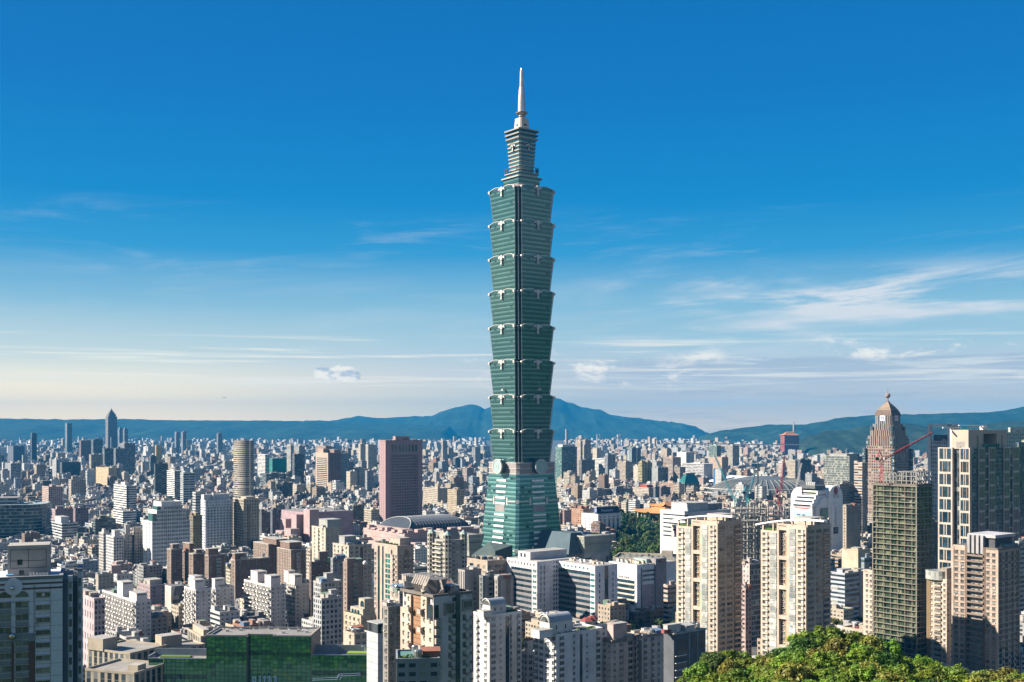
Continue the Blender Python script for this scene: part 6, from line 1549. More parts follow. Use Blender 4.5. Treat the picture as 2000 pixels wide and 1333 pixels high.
b = podium('dark teal flared glass mall wing right of the tall tower', 1099, 1141, 1199, 1050, 1060, w=62)
mb = MB(); u0, u1 = b.d * .3, b.d * .78; mb.box(u0, u1, 2.2, 3.4, 0, b.z(1087), (.52, .48, .46)); p = b.part('entrance_panel', mb); ru = MB(); um = (u0 + u1) / 2; z = b.z(1090); ru.box(um - .5, um + .5, 1.8, 2.3, z - 4, z, (.66, .65, .62)); ru.box(um - 2.2, um + 2.2, 1.8, 2.3, z, z + 1.2, (.66, .65, .62)); b.part('ruyi_ornament', ru, TTR, p)
mb = MB(); H = b.H; q = [(-14, b.w * .1), (b.d * .25, b.w * .1), (b.d * .25, b.w), (-14, b.w)]; mb.prism(q, H * .7, H + 3.5, (.07, .12, .15), (.10, .13, .17), P1=[(-6, b.w * .2), (b.d * .18, b.w * .2), (b.d * .18, b.w * .9), (-6, b.w * .9)]); b.part('dark_atrium_roof', mb)
for f in (.5, .68): mb = MB(); mb.lathe([(5, H), (4.6, H + 1.6), (3, H + 2.6), (0, H + 3)], 16, (b.d * f * .6, b.w * .4), (.35, .45, .55)); b.part('roof_dome', mb)
podium('sunny flared mall wing left of the tall tower, below the pink hall', 893, 915, 946, 1047, 1080, w=70)
b = Bld('office_building', 'dark wedge roofed hall in front of the left foot of the tall tower', 'building', 941, 967, 1001, 1100, 960, w=34)
H = b.H; P = [(0, 0), (b.d, 0), (b.d, b.w), (0, b.w)]; body(b, (.22, .20, .20), 'q', 'q')
mb = MB(); h1, h2 = b.z(1068) - H, 6
mb.face([(0, 0, H), (b.d, 0, H), (b.d, 0, H + h1), (0, 0, H + h2 + 4)], (.05, .08, .08)); mb.face([(0, b.w, H), (0, 0, H), (0, 0, H + h2 + 4), (0, b.w, H + h2 * .6)], (.09, .13, .12))
mb.face([(b.d, 0, H), (b.d, b.w, H), (b.d, b.w, H + h1), (b.d, 0, H + h1)], (.05, .08, .08)); mb.face([(0, 0, H + h2 + 4), (b.d, 0, H + h1), (b.d, b.w, H + h1), (0, b.w, H + h2 * .6)], (.06, .09, .09)); b.part('wedge_roof', mb)
b = apt('office_building', 'tan block with rows of square dark windows below the wedge roofed hall', 'office building', 908, 952, 990, 1098, 900, (.52, .42, .33), [(.15, 3, 'w'), (.4, 3, 'w'), (.7, 5, 'r')], [(.1, 2.2, 'w'), (.28, 2.2, 'w'), (.46, 2.2, 'w'), (.64, 2.2, 'w'), (.82, 2.2, 'w')], fh=4.6, top=6, clut=3)
# ================================================================== MIDDLE DISTANCE LANDMARKS
def gpx(b, px): return b
# pink exhibition hall with vaulted glass roof and stepped parapets
def pink_hall():
 Y = 1330.0
 b = Bld('exhibition_hall', 'pink stepped exhibition hall with a dark vaulted glass roof', 'exhibition hall', 690, 790, 935, 1042, Y, w=95, d=110)
 H = b.H; pk = (.60, .42, .39); d, w = b.d, b.w
 mb = MB(); mb.box(0, d, 0, w, 0, H, pk, (.42, .36, .34)); b.part('main_block', mb)
 mb = MB()
 for z in [H * k / 7 for k in range(1, 7)]: mb.box(.2, d, -.12, 0, z, z + .5, (.48, .32, .31)); mb.box(-.12, 0, .2, w, z, z + .5, (.48, .32, .31))
 b.part('stone_bands', mb)
 # projecting stepped bays and roof boxes
 for (x0, x1, y0, y1, h) in ((-16, 0, 8, 24, .62), (-16, 0, 40, 56, .62), (-16, 0, 72, 88, .62), (-30, -16, 0, 16, .42), (-30, -16, 30, 46, .42), (-30, -16, 58, 76, .42), (6, 22, -14, 0, .66), (38, 54, -14, 0, .66), (72, 88, -14, 0, .66), (-6, 20, -26, -14, .4), (30, 58, -26, -14, .4), (66, 96, -26, -14, .4)):
  mb = MB(); mb.box(x0, x1, y0, y1, 0, H * h, pk, (.48, .38, .36)); b.part('stepped_bay', mb)
  if rng.random() < .7: mb = MB(); mb.box(x0 + 3, x1 - 3, y0 - .1, y0 + .1, H * h * .35, H * h * .7) if x0 >= 0 else mb.box(x0 - .1, x0 + .1, y0 + 3, y1 - 3, H * h * .35, H * h * .7); b.part('dark_opening', mb, DARKGL)
 for k in range(7): mb = MB(); x = 2 + k * 15.2 + rng.uniform(-3, 3); mb.box(x, x + rng.uniform(5, 12), -1.5, 6, H, H + rng.uniform(1.6, 4.4), pk, (.46, .38, .36)); b.part('parapet_block', mb)
 for k in range(6): mb = MB(); y = 4 + k * 15 + rng.uniform(-3, 3); mb.box(-1.5, 6, y, y + rng.uniform(5, 11), H, H + rng.uniform(1.6, 5), pk, (.46, .38, .36)); b.part('parapet_block', mb)
 mb = MB(); mb.box(8, 18, 10, w - 8, H, H + 3.4, (.62, .45, .38)); b.part('clerestory', mb); mb = MB()
 for k in range(10): mb.box(7.9, 8, 12 + k * 8, 16 + k * 8, H + .8, H + 2.6, (.35, .13, .07))
 b.part('clerestory_openings', mb)
 # vaulted roof: ridge along x
 x0, x1, y0, y1 = 14, d - 4, 14, w - 14; n = 10; hh = b.z(1017) - H; ym = (y0 + y1) / 2; mb = MB(); rb = MB(); R_ = (y1 - y0) / 2
 sec = lambda inset, k: (ym - (R_ - inset) * math.cos(math.pi * k / n), H + 2 + (hh - 2) * math.sin(math.pi * k / n) ** .8)
 for k in range(n):
  a, c = sec(0, k), sec(0, k + 1); e0, e1 = 14 * math.sin(math.pi * k / n), 14 * math.sin(math.pi * (k + 1) / n)
  mb.face([(x0 + e0, a[0], a[1]), (x1 - e0, a[0], a[1]), (x1 - e1, c[0], c[1]), (x0 + e1, c[0], c[1])], (.10, .12, .15))
  mb.face([(x0, a[0], H + 2), (x0 + e0, a[0], a[1]), (x0 + e1, c[0], c[1]), (x0, c[0], H + 2)], (.20, .22, .22)); mb.face([(x1, c[0], H + 2), (x1 - e1, c[0], c[1]), (x1 - e0, a[0], a[1]), (x1, a[0], H + 2)], (.1, .12, .15))
  for j in range(15): x = x0 + 14 + (x1 - x0 - 28) * j / 14; rb.bar((x, a[0], a[1] + .1), (x, c[0], c[1] + .1), .28, (.30, .32, .34))
  rb.bar((x0 + e0, a[0], a[1] + .1), (x0 + e1, c[0], c[1] + .1), .5, (.56, .56, .52))
 v = b.part('glass_vault', mb, glass_mat('vault_glass', (.02, .026, .036), (.05, .06, .075), .42, spec=.3)); b.part('vault_ribs', rb, None, v); clutter(b, 5, x0=.02, x1=.12)
pink_hall()
def pink_left():
 b = Bld('convention_centre', 'mauve stepped convention hall left of the pink exhibition hall', 'convention centre', 560, 606, 690, 1003, 1420, w=80)
 H = b.H; pk = (.46, .33, .36); body(b, pk, 'b', 'b', roof='roof')
 mb = MB()
 for k in range(1, 5): mb.box(0, b.d, -.15, 0, H * k / 5, H * k / 5 + .7, (.56, .42, .44)); 
 b.part('stone_bands', mb)
 mb = MB(); mb.box(b.d * .55, b.d * .85, -.1, .1, 4, H * .35); b.part('dark_opening', mb, DARKGL)
 for (x0, x1, y0, y1, h) in ((-3, 10, -4, 12, 1.1), (-10, 0, 18, 32, .95), (-12, 0, 44, 60, .8), (-24, -12, 6, 24, .6), (-22, -10, 34, 52, .5), (12, 26, -8, 0, .55), (30, 44, -10, 0, .4), (-36, -24, 20, 40, .4)): mb = MB(); mb.box(x0, x1, y0, y1, 0, H * h, (.54, .39, .39), (.42, .36, .36)); b.part('stepped_bay', mb)
 mb = MB(); mb.box(-.2, b.d, -.2, .6, H, H + 1.4, (.6, .5, .5)); b.part('coping', mb); clutter(b, 5)
pink_left()
# pink gridded slab tower
def pink_tower():
 b = Bld('office_tower', 'tall pink stone office slab with a fine grid of square windows', 'office tower', 741, 753, 825, 862, 1600)
 H = b.H; pk = (.50, .35, .36); zt = b.z(888)
 mb = MB(); mb.box(0, b.d, 0, b.w, 0, H, pk, 'roofd'); b.part('walls', mb, mat('pink_stone', (.38, .255, .265), .7, vary=.06))
 x0, x1 = b.fx(764), b.fx(816); nf = 27; fh = 4.0
 # piers and spandrels in front of one dark sheet of glass: the grid
 mb = MB(); mb.box(x0, x1, -.02, .3, 4, zt); g = b.part('window_glass', mb, DARKGL)
 mb = MB(); n = 16
 for k in range(n + 1): x = x0 + (x1 - x0) * k / n; mb.box(x - .38, x + .38, -.6, 0, 4, zt, pk)
 z = zt
 while z > 8: mb.box(x0, x1, -.8, 0, z - 1.25, z, pk, bottom=True); z -= fh
 b.part('window_grid', mb, MATS['pink_stone'])
 for k in range(8): mb = MB(); x = x0 + (x1 - x0) * (k + .5) / 8; mb.box(x - 1.9, x + 1.9, -.1, .05, b.z(883), b.z(869.5)); b.part('tall_louvre', mb, DARKGL)
 mb = MB()
 for k in range(30): mb.box(-.08, 0, 0, b.w, H - 4.8 * k, H - 4.8 * k + .25, (.36, .24, .24)); 
 for f in (.33, .66): mb.box(-.08, 0, b.w * f - .12, b.w * f + .12, 0, H, (.36, .24, .24))
 b.part('stone_joints', mb); mb = MB(); mb.box(-.3, b.d + .3, -.3, .6, H - .5, H + 1.4, (.40, .28, .28), bottom=True); mb.box(-.3, .6, .6, b.w, H - .5, H + 1.4, (.40, .28, .28), bottom=True); b.part('coping', mb)
 pent(b, .28, .66, .1, .5, b.z(853) - H, (.46, .33, .33)); mb = MB(); mb.box(b.d * .48, b.d * .62, b.w * .1 - .1, b.w * .1, H + 1, H + 4); b.part('plant_louvre', mb, DARKGL); clutter(b, 4)
pink_tower()
def brown_office():
 b = Bld('office_tower', 'brown tiled office tower with cream ribbon windows on its sunny side', 'office tower', 617, 641, 667, 885, 2430)
 H = b.H; body(b, (.24, .15, .14), 'b', 'b', roof='roofd')
 mb = MB(); mb.box(-.4, 0, 0, b.w, 0, H, (.58, .42, .33)); b.part('sunny_wall', mb)
 n = 21; fh = (H - 14) / n
 for k in range(n): z = H - 13 - fh * k; mb = MB(); mb.box(-.6, -.38, b.w * .08, b.w * .92, z, z + fh * .46, (.20, .13, .10), bottom=True); b.part('ribbon_window', mb, DARKGL); mb = MB(); mb.box(-.9, -.38, b.w * .08, b.w * .92, z - fh * .34, z - .1, (.72, .60, .48), bottom=True); b.part('ribbon_sill', mb)
 mb = MB(); 
 for f in (.25, .5, .75): mb.box(b.d * f - .6, b.d * f + .6, -.3, 0, 0, H - 4, (.16, .10, .10))
 b.part('dark_flutes', mb); pent(b, .05, .4, .45, .9, 9, (.5, .36, .29)); pent(b, .45, .95, .0, .6, 7, (.30, .20, .18)); pent(b, .55, 1.0, .8, 1.6, 14, (.30, .24, .22))
brown_office()
b = Bld('office_tower', 'grey green glass slab hidden half behind the brown ribbon windowed tower', 'office tower', 662, 667, 682, 886, 2520); body(b, (.36, .42, .40), 'p', (4, 4, .6, .4)); clutter(b, 2)
# round ended beige tower at left
def drum_tower():
 Y = 2150.0; b = Bld('office_tower', 'curved beige tower with pale banded storeys and a dark shaded flank', 'office tower', 456, 474, 496, 864, Y)
 H = b.H; d, w = b.d, b.w; n = 9
 P = [(0, w)] + [(w * .55 - w * .55 * math.cos(a), w * .55 - w * .55 * math.sin(a)) for a in [math.pi / 2 * k / n for k in range(n + 1)]] + [(d, 0), (d, w)]
 mb = MB(); mb.prism(P, 0, H, (.50, .43, .34), 'roof', (7, 4.0, 1, .48)); b.part('curved_walls', mb)
 mb = MB(); mb.box(d * .62, d * .74, -.4, 0, 0, H + 2, (.56, .5, .42)); b.part('pale_fin', mb); mb = MB(); mb.prism([(p[0] * .96 + .6, p[1] * .96 + .6) for p in P], H, H + 3.0, (.24, .22, .2), 'roofd'); b.part('roof_screen', mb)
drum_tower()
# white stepped tower with green glass shoulders
def white_stepped():
 Y = 1180.0; b = Bld('office_tower', 'white office tower with stepped shoulders, paired square windows and green glass corners', 'office tower', 279, 297, 371, 1003, Y)
 H = b.H; wh = (.90, .90, .88); d, w = b.d, b.w; zs1, zs2, zt = b.z(1019), b.z(997), b.z(983)
 for (x0, x1, y0, y1, z0, z1) in ((0, d, 0, w, 0, zs1), (d * .12, d * .9, 0.0, w * .9, zs1, zs2), (d * .24, d * .78, .0, w * .8, zs2, zt)): mb = MB(); mb.box(x0, x1, y0, y1, z0, z1, wh, 'roofl'); b.part('stepped_block', mb)
 mb = MB(); mb.box(d * .02, d * .14, 1.0, w * .5, zs1, b.z(1004), (.1, .2, .18)); mb.box(d * .14, d * .26, 1, w * .5, zs2, b.z(990), (.1, .2, .18)); mb.box(d * .88, d * .99, 1.2, w * .5, zs1, b.z(998), (.1, .2, .18)); b.part('green_glass_shoulder', mb, TEALGL)
 for i in range(24):
  z = zt - 7 - 4.1 * i
  for k in range(10):
   f = .06 + .098 * k
   if (z > zs2 - 2 and not .26 < f < .78) or (z > zs1 - 2 and not .13 < f < .9) or z < 8: continue
   for e in (-.9, .9): b.win('R', d * f + e, z, 1.25, 2.2, off=0)
  if z < zs1 - 3 and z > 6:
   for f in (.25, .6): b.win('L', w * f, z, 2, 2.0)
 b.flush(100); parapet(b, wh, 1, z=zt, x0=d * .24, x1=d * .78, y1=w * .8)
 mb = MB()
 for k in range(5): mb.box(d * (.30 + .1 * k), d * (.30 + .1 * k) + .8, -.1, 0, zt - 4.5, zt - 3.6, (.1, .1, .1))
 b.part('vent_holes', mb)
white_stepped()
# blue-white apartment tower
def bluewhite():
 b = Bld('apartment_tower', 'blue white apartment tower with a fine balcony grid and a round green roof drum behind', 'apartment tower', 392, 401, 455, 979, 1320)
 H = b.H; d, w = b.d, b.w; body(b, (.80, .84, .90), 'a', 'b', roof='roofl'); fh = 3.3; n = int(H / fh); b.bal_wall = (.82, .87, .94)
 for k in range(n):
  z = H - 3.6 - fh * k
  if k < 2:
   for f in even(.02, .98, 9): b.win('R', d * f, z + .8, 1.5, 1.5)
  else:
   for f in even(.05, .97, 8): b.win('R', d * f, z + .8, 2.0, 1.7, m=DARKGL); b.win('R', d * f, z - .3, 2.6, .9, kind='balcony', m=FAC, dep=.7)
 mb = MB(); mb.box(0, d, -.25, .1, 0, 9, (.1, .25, .27)); b.part('teal_base', mb, TEALGL)
 pent(b, .0, .9, .3, .9, 7, (.66, .68, .70)); pent(b, .3, .36, .1, .4, 9, (.7, .7, .7)); parapet(b, (.66, .68, .72)); b.flush()
bluewhite()
b = Bld('office_tower', 'beige stone tower with sunny flank and dark front, right of the blue white tower', 'office tower', 455, 476, 506, 977, 1330)
body(b, (.52, .44, .33), 'd', (3.4, 3.7, .4, .5)); mb = MB(); mb.box(b.d * .25, b.d * .4, -1.2, 0, 0, b.H - 6, (.30, .25, .2)); b.part('dark_bay', mb); pent(b, .3, .9, .2, .7, 3, (.52, .45, .36)); parapet(b, (.56, .48, .38), 1.5); clutter(b, 5)
mb = MB(); P = [(0, 0), (b.d, 0), (b.d, b.w), (0, b.w)]; mb.box(b.d * .5, b.d * 1.05, -8, 0, 0, 22, (.10, .11, .12), 'roofd'); b.part('dark_podium', mb)
# teal curved glass office at the left edge
def teal_curve():
 b = Bld('office_building', 'broad teal glass office with pale floor bands at the left edge of the city', 'office building', -60, 66, 86, 986, 1480, rot=14, w=60)
 H = b.H; x0 = wx(-60, 1480) - b.C.x; d = b.d
 mb = MB(); P = [(x0, 0), (-6, 0), (0, 2.2), (d * .7, 9), (d, 22), (d, 55), (x0, 55)]; mb.prism(P, 0, H, (.06, .19, .19), 'roof', (3, 4.4, .88, .8)); b.part('glass_walls', mb)
 z = H; k = 0
 while z > 3: mb = MB(); mb.prism([(p[0] + (.9 if p[0] > 0 else 0), p[1] - .9) for p in P[:5]] + P[5:], z - .5, z + .3, (.40, .50, .52)); b.part('floor_band', mb); z -= 4.4
 mb = MB(); mb.box(x0, x0 + (-x0) * .75, 8, 40, H, H + 9, (.40, .46, .50), 'roof', WS['r']); b.part('plant_storey', mb); clutter(b, 4, H, x0=-3, x1=0)
teal_curve()
# the tall dark tower on the far left
def far_tower():
 Y = 5300.0; b = Bld('skyscraper', 'distant dark stone skyscraper with a stepped pyramid cap on the left skyline', 'skyscraper', 206, 211, 229, 814, Y)
 H = b.H; d, w = b.d, b.w; c = (.30, .27, .27); body(b, c, 'v', 'v')
 for f, a, e in ((.8, 0, 809.5), (.6, 809.5, 806), (.38, 806, 803), (.2, 803, 800.5), (.06, 800.5, 797.5)):
  mb = MB(); z0 = H if not a else b.z(a); mb.box(d * (.5 - f / 2), d * (.5 + f / 2), w * (.5 - f / 2), w * (.5 + f / 2), z0, b.z(e), (.22, .21, .22)); b.part('pyramid_step', mb)
 mb = MB(); mb.box(d * .2, d * 2.0, -18, 0, 0, b.z(854), (.22, .2, .21), 'roofd', WS['p']); b.part('podium', mb)
far_tower()
# ------------------------------------------------------------------ memorial hall, stadium, cranes, palace hotel, chimneys, tent, balloon
def sweeping_roof(b, x0, x1, y0, y1, z, h, over, m, name='tiled_roof', up=3.0):
 """hipped roof with curved upturned corners"""
 n = 10; mb = MB(); cx, cy = (x0 + x1) / 2, (y0 + y1) / 2; hx, hy = (x1 - x0) / 2 + over, (y1 - y0) / 2 + over; rl = max(0.1, hx - hy) if hx > hy else .1; rw = max(.1, hy - hx) if hy > hx else .1
 def P(u, v):                                   # u along the side -1..1, v 0 eave .. 1 ridge
  return u, v
 sides = [((-1, -1), (1, -1)), ((1, -1), (1, 1)), ((1, 1), (-1, 1)), ((-1, 1), (-1, -1))]
 def pt(a, c, u, v):
  e = Vector((a[0] + (c[0] - a[0]) * u, a[1] + (c[1] - a[1]) * u)); ex, ey = e.x * hx, e.y * hy; rx, ry = max(-rl, min(rl, e.x * rl)), max(-rw, min(rw, e.y * rw))
  s = v; zz = z + h * (s ** 1.7) + up * (abs(2 * u - 1) ** 5) * (1 - s) ** 2
  return (cx + ex + (rx - ex) * s, cy + ey + (ry - ey) * s, zz)
 for a, c in sides:
  for i in range(n):
   for j in range(5): mb.face([pt(a, c, i / n, j / 5), pt(a, c, (i + 1) / n, j / 5), pt(a, c, (i + 1) / n, (j + 1) / 5), pt(a, c, i / n, (j + 1) / 5)])
   p, q = pt(a, c, i / n, 0), pt(a, c, (i + 1) / n, 0); mb.face([(p[0], p[1], p[2] - .8), (q[0], q[1], q[2] - .8), q, p])
 return b.part(name, mb, m)
ROOFT = mat('orange_roof_tile', (.62, .30, .10), .6)
def memorial():
 Y = 1820.0; b = Bld('memorial_hall', 'memorial hall with upswept orange tiled eaves among the park trees', 'memorial hall', 1279, 1299, 1345, 1004, Y, w=62, d=70)
 H = 17.0; d, w = b.d, b.w; mb = MB(); mb.box(8, d - 8, 8, w - 8, 0, H, (.40, .17, .10)); b.part('walls', mb); mb = MB(); mb.box(-4, d + 4, -4, w + 4, 0, 2.2, (.60, .56, .50)); b.part('terrace', mb)
 for k in range(8):
  for (x, y) in ((d * k / 7, 0), (0, w * k / 7)):
   mb = MB(); mb.box(x - 1, x + 1, y - 1, y + 1, 2.2, H, (.50, .46, .34)); b.part('column', mb)
 sweeping_roof(b, 0, d, 0, w, H, 12.5, 7, ROOFT, up=4.5); mb = MB(); mb.box(22, d - 4, 22, w - 8, H + 4, H + 9, (.42, .2, .12)); b.part('upper_walls', mb); sweeping_roof(b, 24, d + 2, 24, w - 8, H + 9, 6, 5, ROOFT, name='upper_tiled_roof', up=4.5)
memorial()
def stadium():
 Y = 2290.0; cx = wx(1492, Y); o = empty('stadium', (cx, Y, 0), R(20)); tag(o, 'unfinished oval stadium with a grey ribbed dome roof and white truss ring', 'stadium'); FOOT.append((cx, Y, 140, None)); SHOWN.append((1378, 1590, 930, 990, Y, 'oval stadium'))
 rx, ry, z0, zt = 118, 92, 22, 57; n, mm = 48, 8; mb = MB(); rb = MB()
 pt = lambda i, j, s=1.0: ((rx * math.cos(j / mm * math.pi / 2) * s) * math.cos(2 * math.pi * i / n), (ry * math.cos(j / mm * math.pi / 2) * s) * math.sin(2 * math.pi * i / n), z0 + (zt - z0) * math.sin(j / mm * math.pi / 2) ** 1.1 + (s - 1) * 20)
 for i in range(n):
  for j in range(mm):
   col = (.36, .38, .36) if j > 2 else (.30, .32, .26); f = [pt(i, j), pt(i + 1, j), pt(i + 1, j + 1), pt(i, j + 1)]; mb.face(f if j < mm - 1 else f[:3], col)
   if j < 5: rb.bar(pt(i, j, 1.02), pt(i, j + 1, 1.02), .55, (.46, .45, .41), 4)
 mb.build('dome_roof', mat('dome_metal', (.17, .185, .18), .5, .2), o); rb.build('roof_ribs', None, o)
 for s, z in ((1.10, 26), (1.16, 16), (1.06, 34)):
  mb = MB()
  for i in range(n): a, c = 2 * math.pi * i / n, 2 * math.pi * (i + 1) / n; mb.bar((rx * s * math.cos(a), ry * s * math.sin(a), z), (rx * s * math.cos(c), ry * s * math.sin(c), z), .9, (.72, .70, .66), 4)
  mb.build('truss_ring', None, o)
 mb = MB()
 for i in range(n): a, c = 2 * math.pi * i / n, 2 * math.pi * (i + .5) / n; mb.bar((rx * 1.10 * math.cos(a), ry * 1.10 * math.sin(a), 26), (rx * 1.16 * math.cos(c), ry * 1.16 * math.sin(c), 16), .45, (.6, .58, .55), 4); mb.bar((rx * 1.16 * math.cos(c), ry * 1.16 * math.sin(c), 16), (rx * 1.2 * math.cos(a), ry * 1.2 * math.sin(a), 0), .5, (.5, .48, .45), 4)
 mb.build('truss_struts', None, o); mb = MB(); P = [(rx * 1.05 * math.cos(2 * math.pi * i / n), ry * 1.05 * math.sin(2 * math.pi * i / n)) for i in range(n)]; mb.prism(P, 0, 22, (.34, .32, .28), win=(8, 6, .6, .6)); mb.build('seating_bowl', None, o)
stadium()
def arena():
 Y = 2750.0; o = empty('arena', (wx(1440, Y), Y, 0), R(30)); tag(o, 'dark sided arena with a white curved roof behind the oval stadium', 'arena'); FOOT.append((wx(1440, Y), Y, 70, None))
 mb = MB(); mb.box(-62, 62, -40, 40, 0, 24, (.10, .12, .14)); mb.build('walls', None, o); mb = MB(); n = 14
 for k in range(n):
  f = lambda t: (-68 + 136 * t, 24 + 14 * math.sin(math.pi * t)); a, c = f(k / n), f((k + 1) / n)
  mb.face([(a[0], -46, a[1]), (c[0], -46, c[1]), (c[0], 46, c[1]), (a[0], 46, a[1])], 'white'); mb.face([(a[0], -46, a[1] - 2.5), (c[0], -46, c[1] - 2.5), (c[0], -46, c[1]), (a[0], -46, a[1])], 'white'); mb.face([(a[0], -40, 24), (c[0], -40, 24), (c[0], -40, c[1]), (a[0], -40, a[1])], (.12, .14, .16))
 mb.build('curved_roof', WHITEP, o)
arena()
CB, CR, CW = (.10, .42, .50), (.42, .05, .06), (.62, .62, .60)
Yc = 1500.0
crane('tower_crane', 'blue tower crane with a long jib leaning left over the stadium', 'crane', (wx(1437, Yc), Yc, 30), wz(975, Yc) - 30, 60, R(66), R(158), CB, s=1.25, group='tower cranes over the building site')
crane('tower_crane', 'small blue tower crane with a steep frame beside the long leaning jib', 'crane', (wx(1460, Yc + 30), Yc + 30, 30), wz(968, Yc) - 30, 28, R(72), R(20), CB, s=1.2, group='tower cranes over the building site')
crane('tower_crane', 'dark steel tower crane with an upright jib in the middle of the building site', 'crane', (wx(1478, Yc - 20), Yc - 20, 30), wz(985, Yc) - 30, 55, R(86), R(60), (.07, .09, .10), s=1.0, group='tower cranes over the building site')
crane('tower_crane', 'red tower crane with a broad counter jib in front of the stadium dome', 'crane', (wx(1521, Yc), Yc, 30), wz(972, Yc) - 30, 52, R(80), R(40), CR, s=1.35, group='tower cranes over the building site')
crane('tower_crane', 'white lattice tower crane leaning beside the white vaulted store', 'crane', (wx(1543, Yc + 10), Yc + 10, 20), wz(990, Yc) - 20, 58, R(76), R(10), CW, s=1.0, group='tower cranes over the building site')
def site_frame(label, px0, px1, py, Y, dep, cols, floors, seed, clad=False):
 r = random.Random(seed); o = empty('steel_frame', (wx(px0, Y), Y, 0), R(GRID) if clad else R(10)); tag(o, label, 'building frame'); FOOT.append((wx((px0 + px1) / 2, Y), Y + dep / 2, 30, None)); SHOWN.append((px0, px1, py, HOR + CAM_H * F / Y, Y, None))
 W_ = wx(px1, Y) - wx(px0, Y); H = wz(py, Y)
 for i in range(cols):
  for j in range(3): x = W_ * i / (cols - 1); y = dep * j / 2; mb = MB(); mb.box(x - .8, x + .8, y - .8, y + .8, 0, H * r.uniform(.86, 1.0), r.choice([(.46, .44, .40), (.36, .34, .32), (.5, .47, .40)])); mb.build('steel_column', None, o)
 for k in range(1, floors): 
  z = H * k / floors; mb = MB()
  for j in range(3): mb.box(0, W_, dep * j / 2 - .4, dep * j / 2 + .4, z - 1.0, z, (.38, .35, .30), bottom=True)
  for i in range(cols): mb.box(W_ * i / (cols - 1) - .4, W_ * i / (cols - 1) + .4, 0, dep, z - 1.0, z - .05, (.36, .33, .29), bottom=True)
  if r.random() < .75: mb.box(W_ * r.uniform(0, .3), W_ * r.uniform(.6, 1), dep * .1, dep * .9, z, z + .3, (.34, .31, .27), bottom=True)
  mb.build('beam_frame', None, o)
 return o
site_frame('bare steel building frame below the blue cranes', 1436, 1500, 985, 1440, 40, 6, 9, 1)
site_frame('bare steel building frame under the red crane', 1500, 1545, 990, 1470, 36, 5, 8, 2)
site_frame('slim concrete lift cores rising between the two beige towers', 1449, 1490, 1006, 980, 16, 4, 14, 3)
def palace():
 Y = 6200.0; b = Bld('palace_hotel', 'red palace style hotel with a tiled hip roof below the far right hills', 'hotel', 1529, 1532, 1560, 850.5, Y, rot=12, w=50)
 d, w = b.d, b.w; H = b.H; red = (.42, .09, .055); mb = MB(); mb.box(0, d, 0, w, 0, H, red, win=(6, 7, .4, .7)); b.part('walls', mb)
 mb = MB(); 
 for k in range(9): mb.box(d * k / 8 - 1, d * k / 8 + 1, -3, 0, 0, H, (.48, .08, .05))
 b.part('red_columns', mb); sweeping_roof(b, 0, d, 0, w, H, 21, 5, mat('palace_tile', (.55, .22, .08), .6), up=3)
palace()
def chimney(px, pt, pb, Y, label, r=3.2, col=(.72, .68, .64)):
 z1 = wz(pt, Y); o = empty('chimney', (wx(px, Y), Y, 0)); tag(o, label, 'chimney', 'pale power station chimneys'); mb = MB(); mb.lathe([(r * 1.25, 0), (r, z1)], 12, wall=col); mb.build('shaft', None, o); mb = MB(); mb.lathe([(r * 1.08, z1 - 7), (r * 1.08, z1 - 3)], 12, wall=(.4, .2, .18)); mb.build('band', None, o)
for px, l in ((1166.5, 'pale chimney, leftmost of the four'), (1171.3, 'pale chimney, second of the left pair'), (1206.7, 'pale chimney, first of the right pair'), (1211.2, 'pale chimney, rightmost of the four')): chimney(px, 848, 866, 7400, l + ' beyond the city at the foot of the mountain', 3.6)
chimney(1550, 824, 850, 6900, 'tall slim pale chimney behind the red palace hotel', 4.0, (.62, .55, .55))
def tent():
 Y = 880.0; o = empty('marquee_tent', (wx(719, Y), Y, 0), R(20)); tag(o, 'white marquee tent with peaked roof beside the ornate beige tower', 'tent'); z0, z1 = wz(1142, Y), wz(1126, Y); mb = MB(); n = 2; s = 6.5
 for k in range(n):
  cx = -s / 2 + k * s; c = (cx, 0, z1); q = [(cx - s / 2, -s / 2, z0), (cx + s / 2, -s / 2, z0), (cx + s / 2, s / 2, z0), (cx - s / 2, s / 2, z0)]
  for i in range(4):
   a, d = Vector(q[i]), Vector(q[(i + 1) % 4]); m1, m2 = a.lerp(Vector(c), .5) - Vector((0, 0, 1.2)), d.lerp(Vector(c), .5) - Vector((0, 0, 1.2)); mb.face([a, d, m2, m1]); mb.face([m1, m2, c])
 mb.build('peaked_canopy', WHITEP, o); mb = MB(); mb.box(-s, s, -s / 2, s / 2, 0, z0 - .2, (.7, .7, .72)); mb.build('side_walls', WHITEP, o)
 for x in (-s, 0, s): mb = MB(); mb.box(x - .15, x + .15, -s / 2 - .2, -s / 2, 0, z0, (.4, .4, .42)); mb.build('tent_pole', None, o)
tent()
o = MB(); o.lathe([(1.75 * math.cos(t), 1.75 * math.sin(t)) for t in [(-.5 + k / 14) * math.pi for k in range(15)]], 24); r_ = o.build('roof_balloon', WHITEP, None, (wx(713, 845), 845, wz(1100, 845)), smooth=True); tag(r_, 'white ball on the roof edge of the wide beige block', 'balloon')
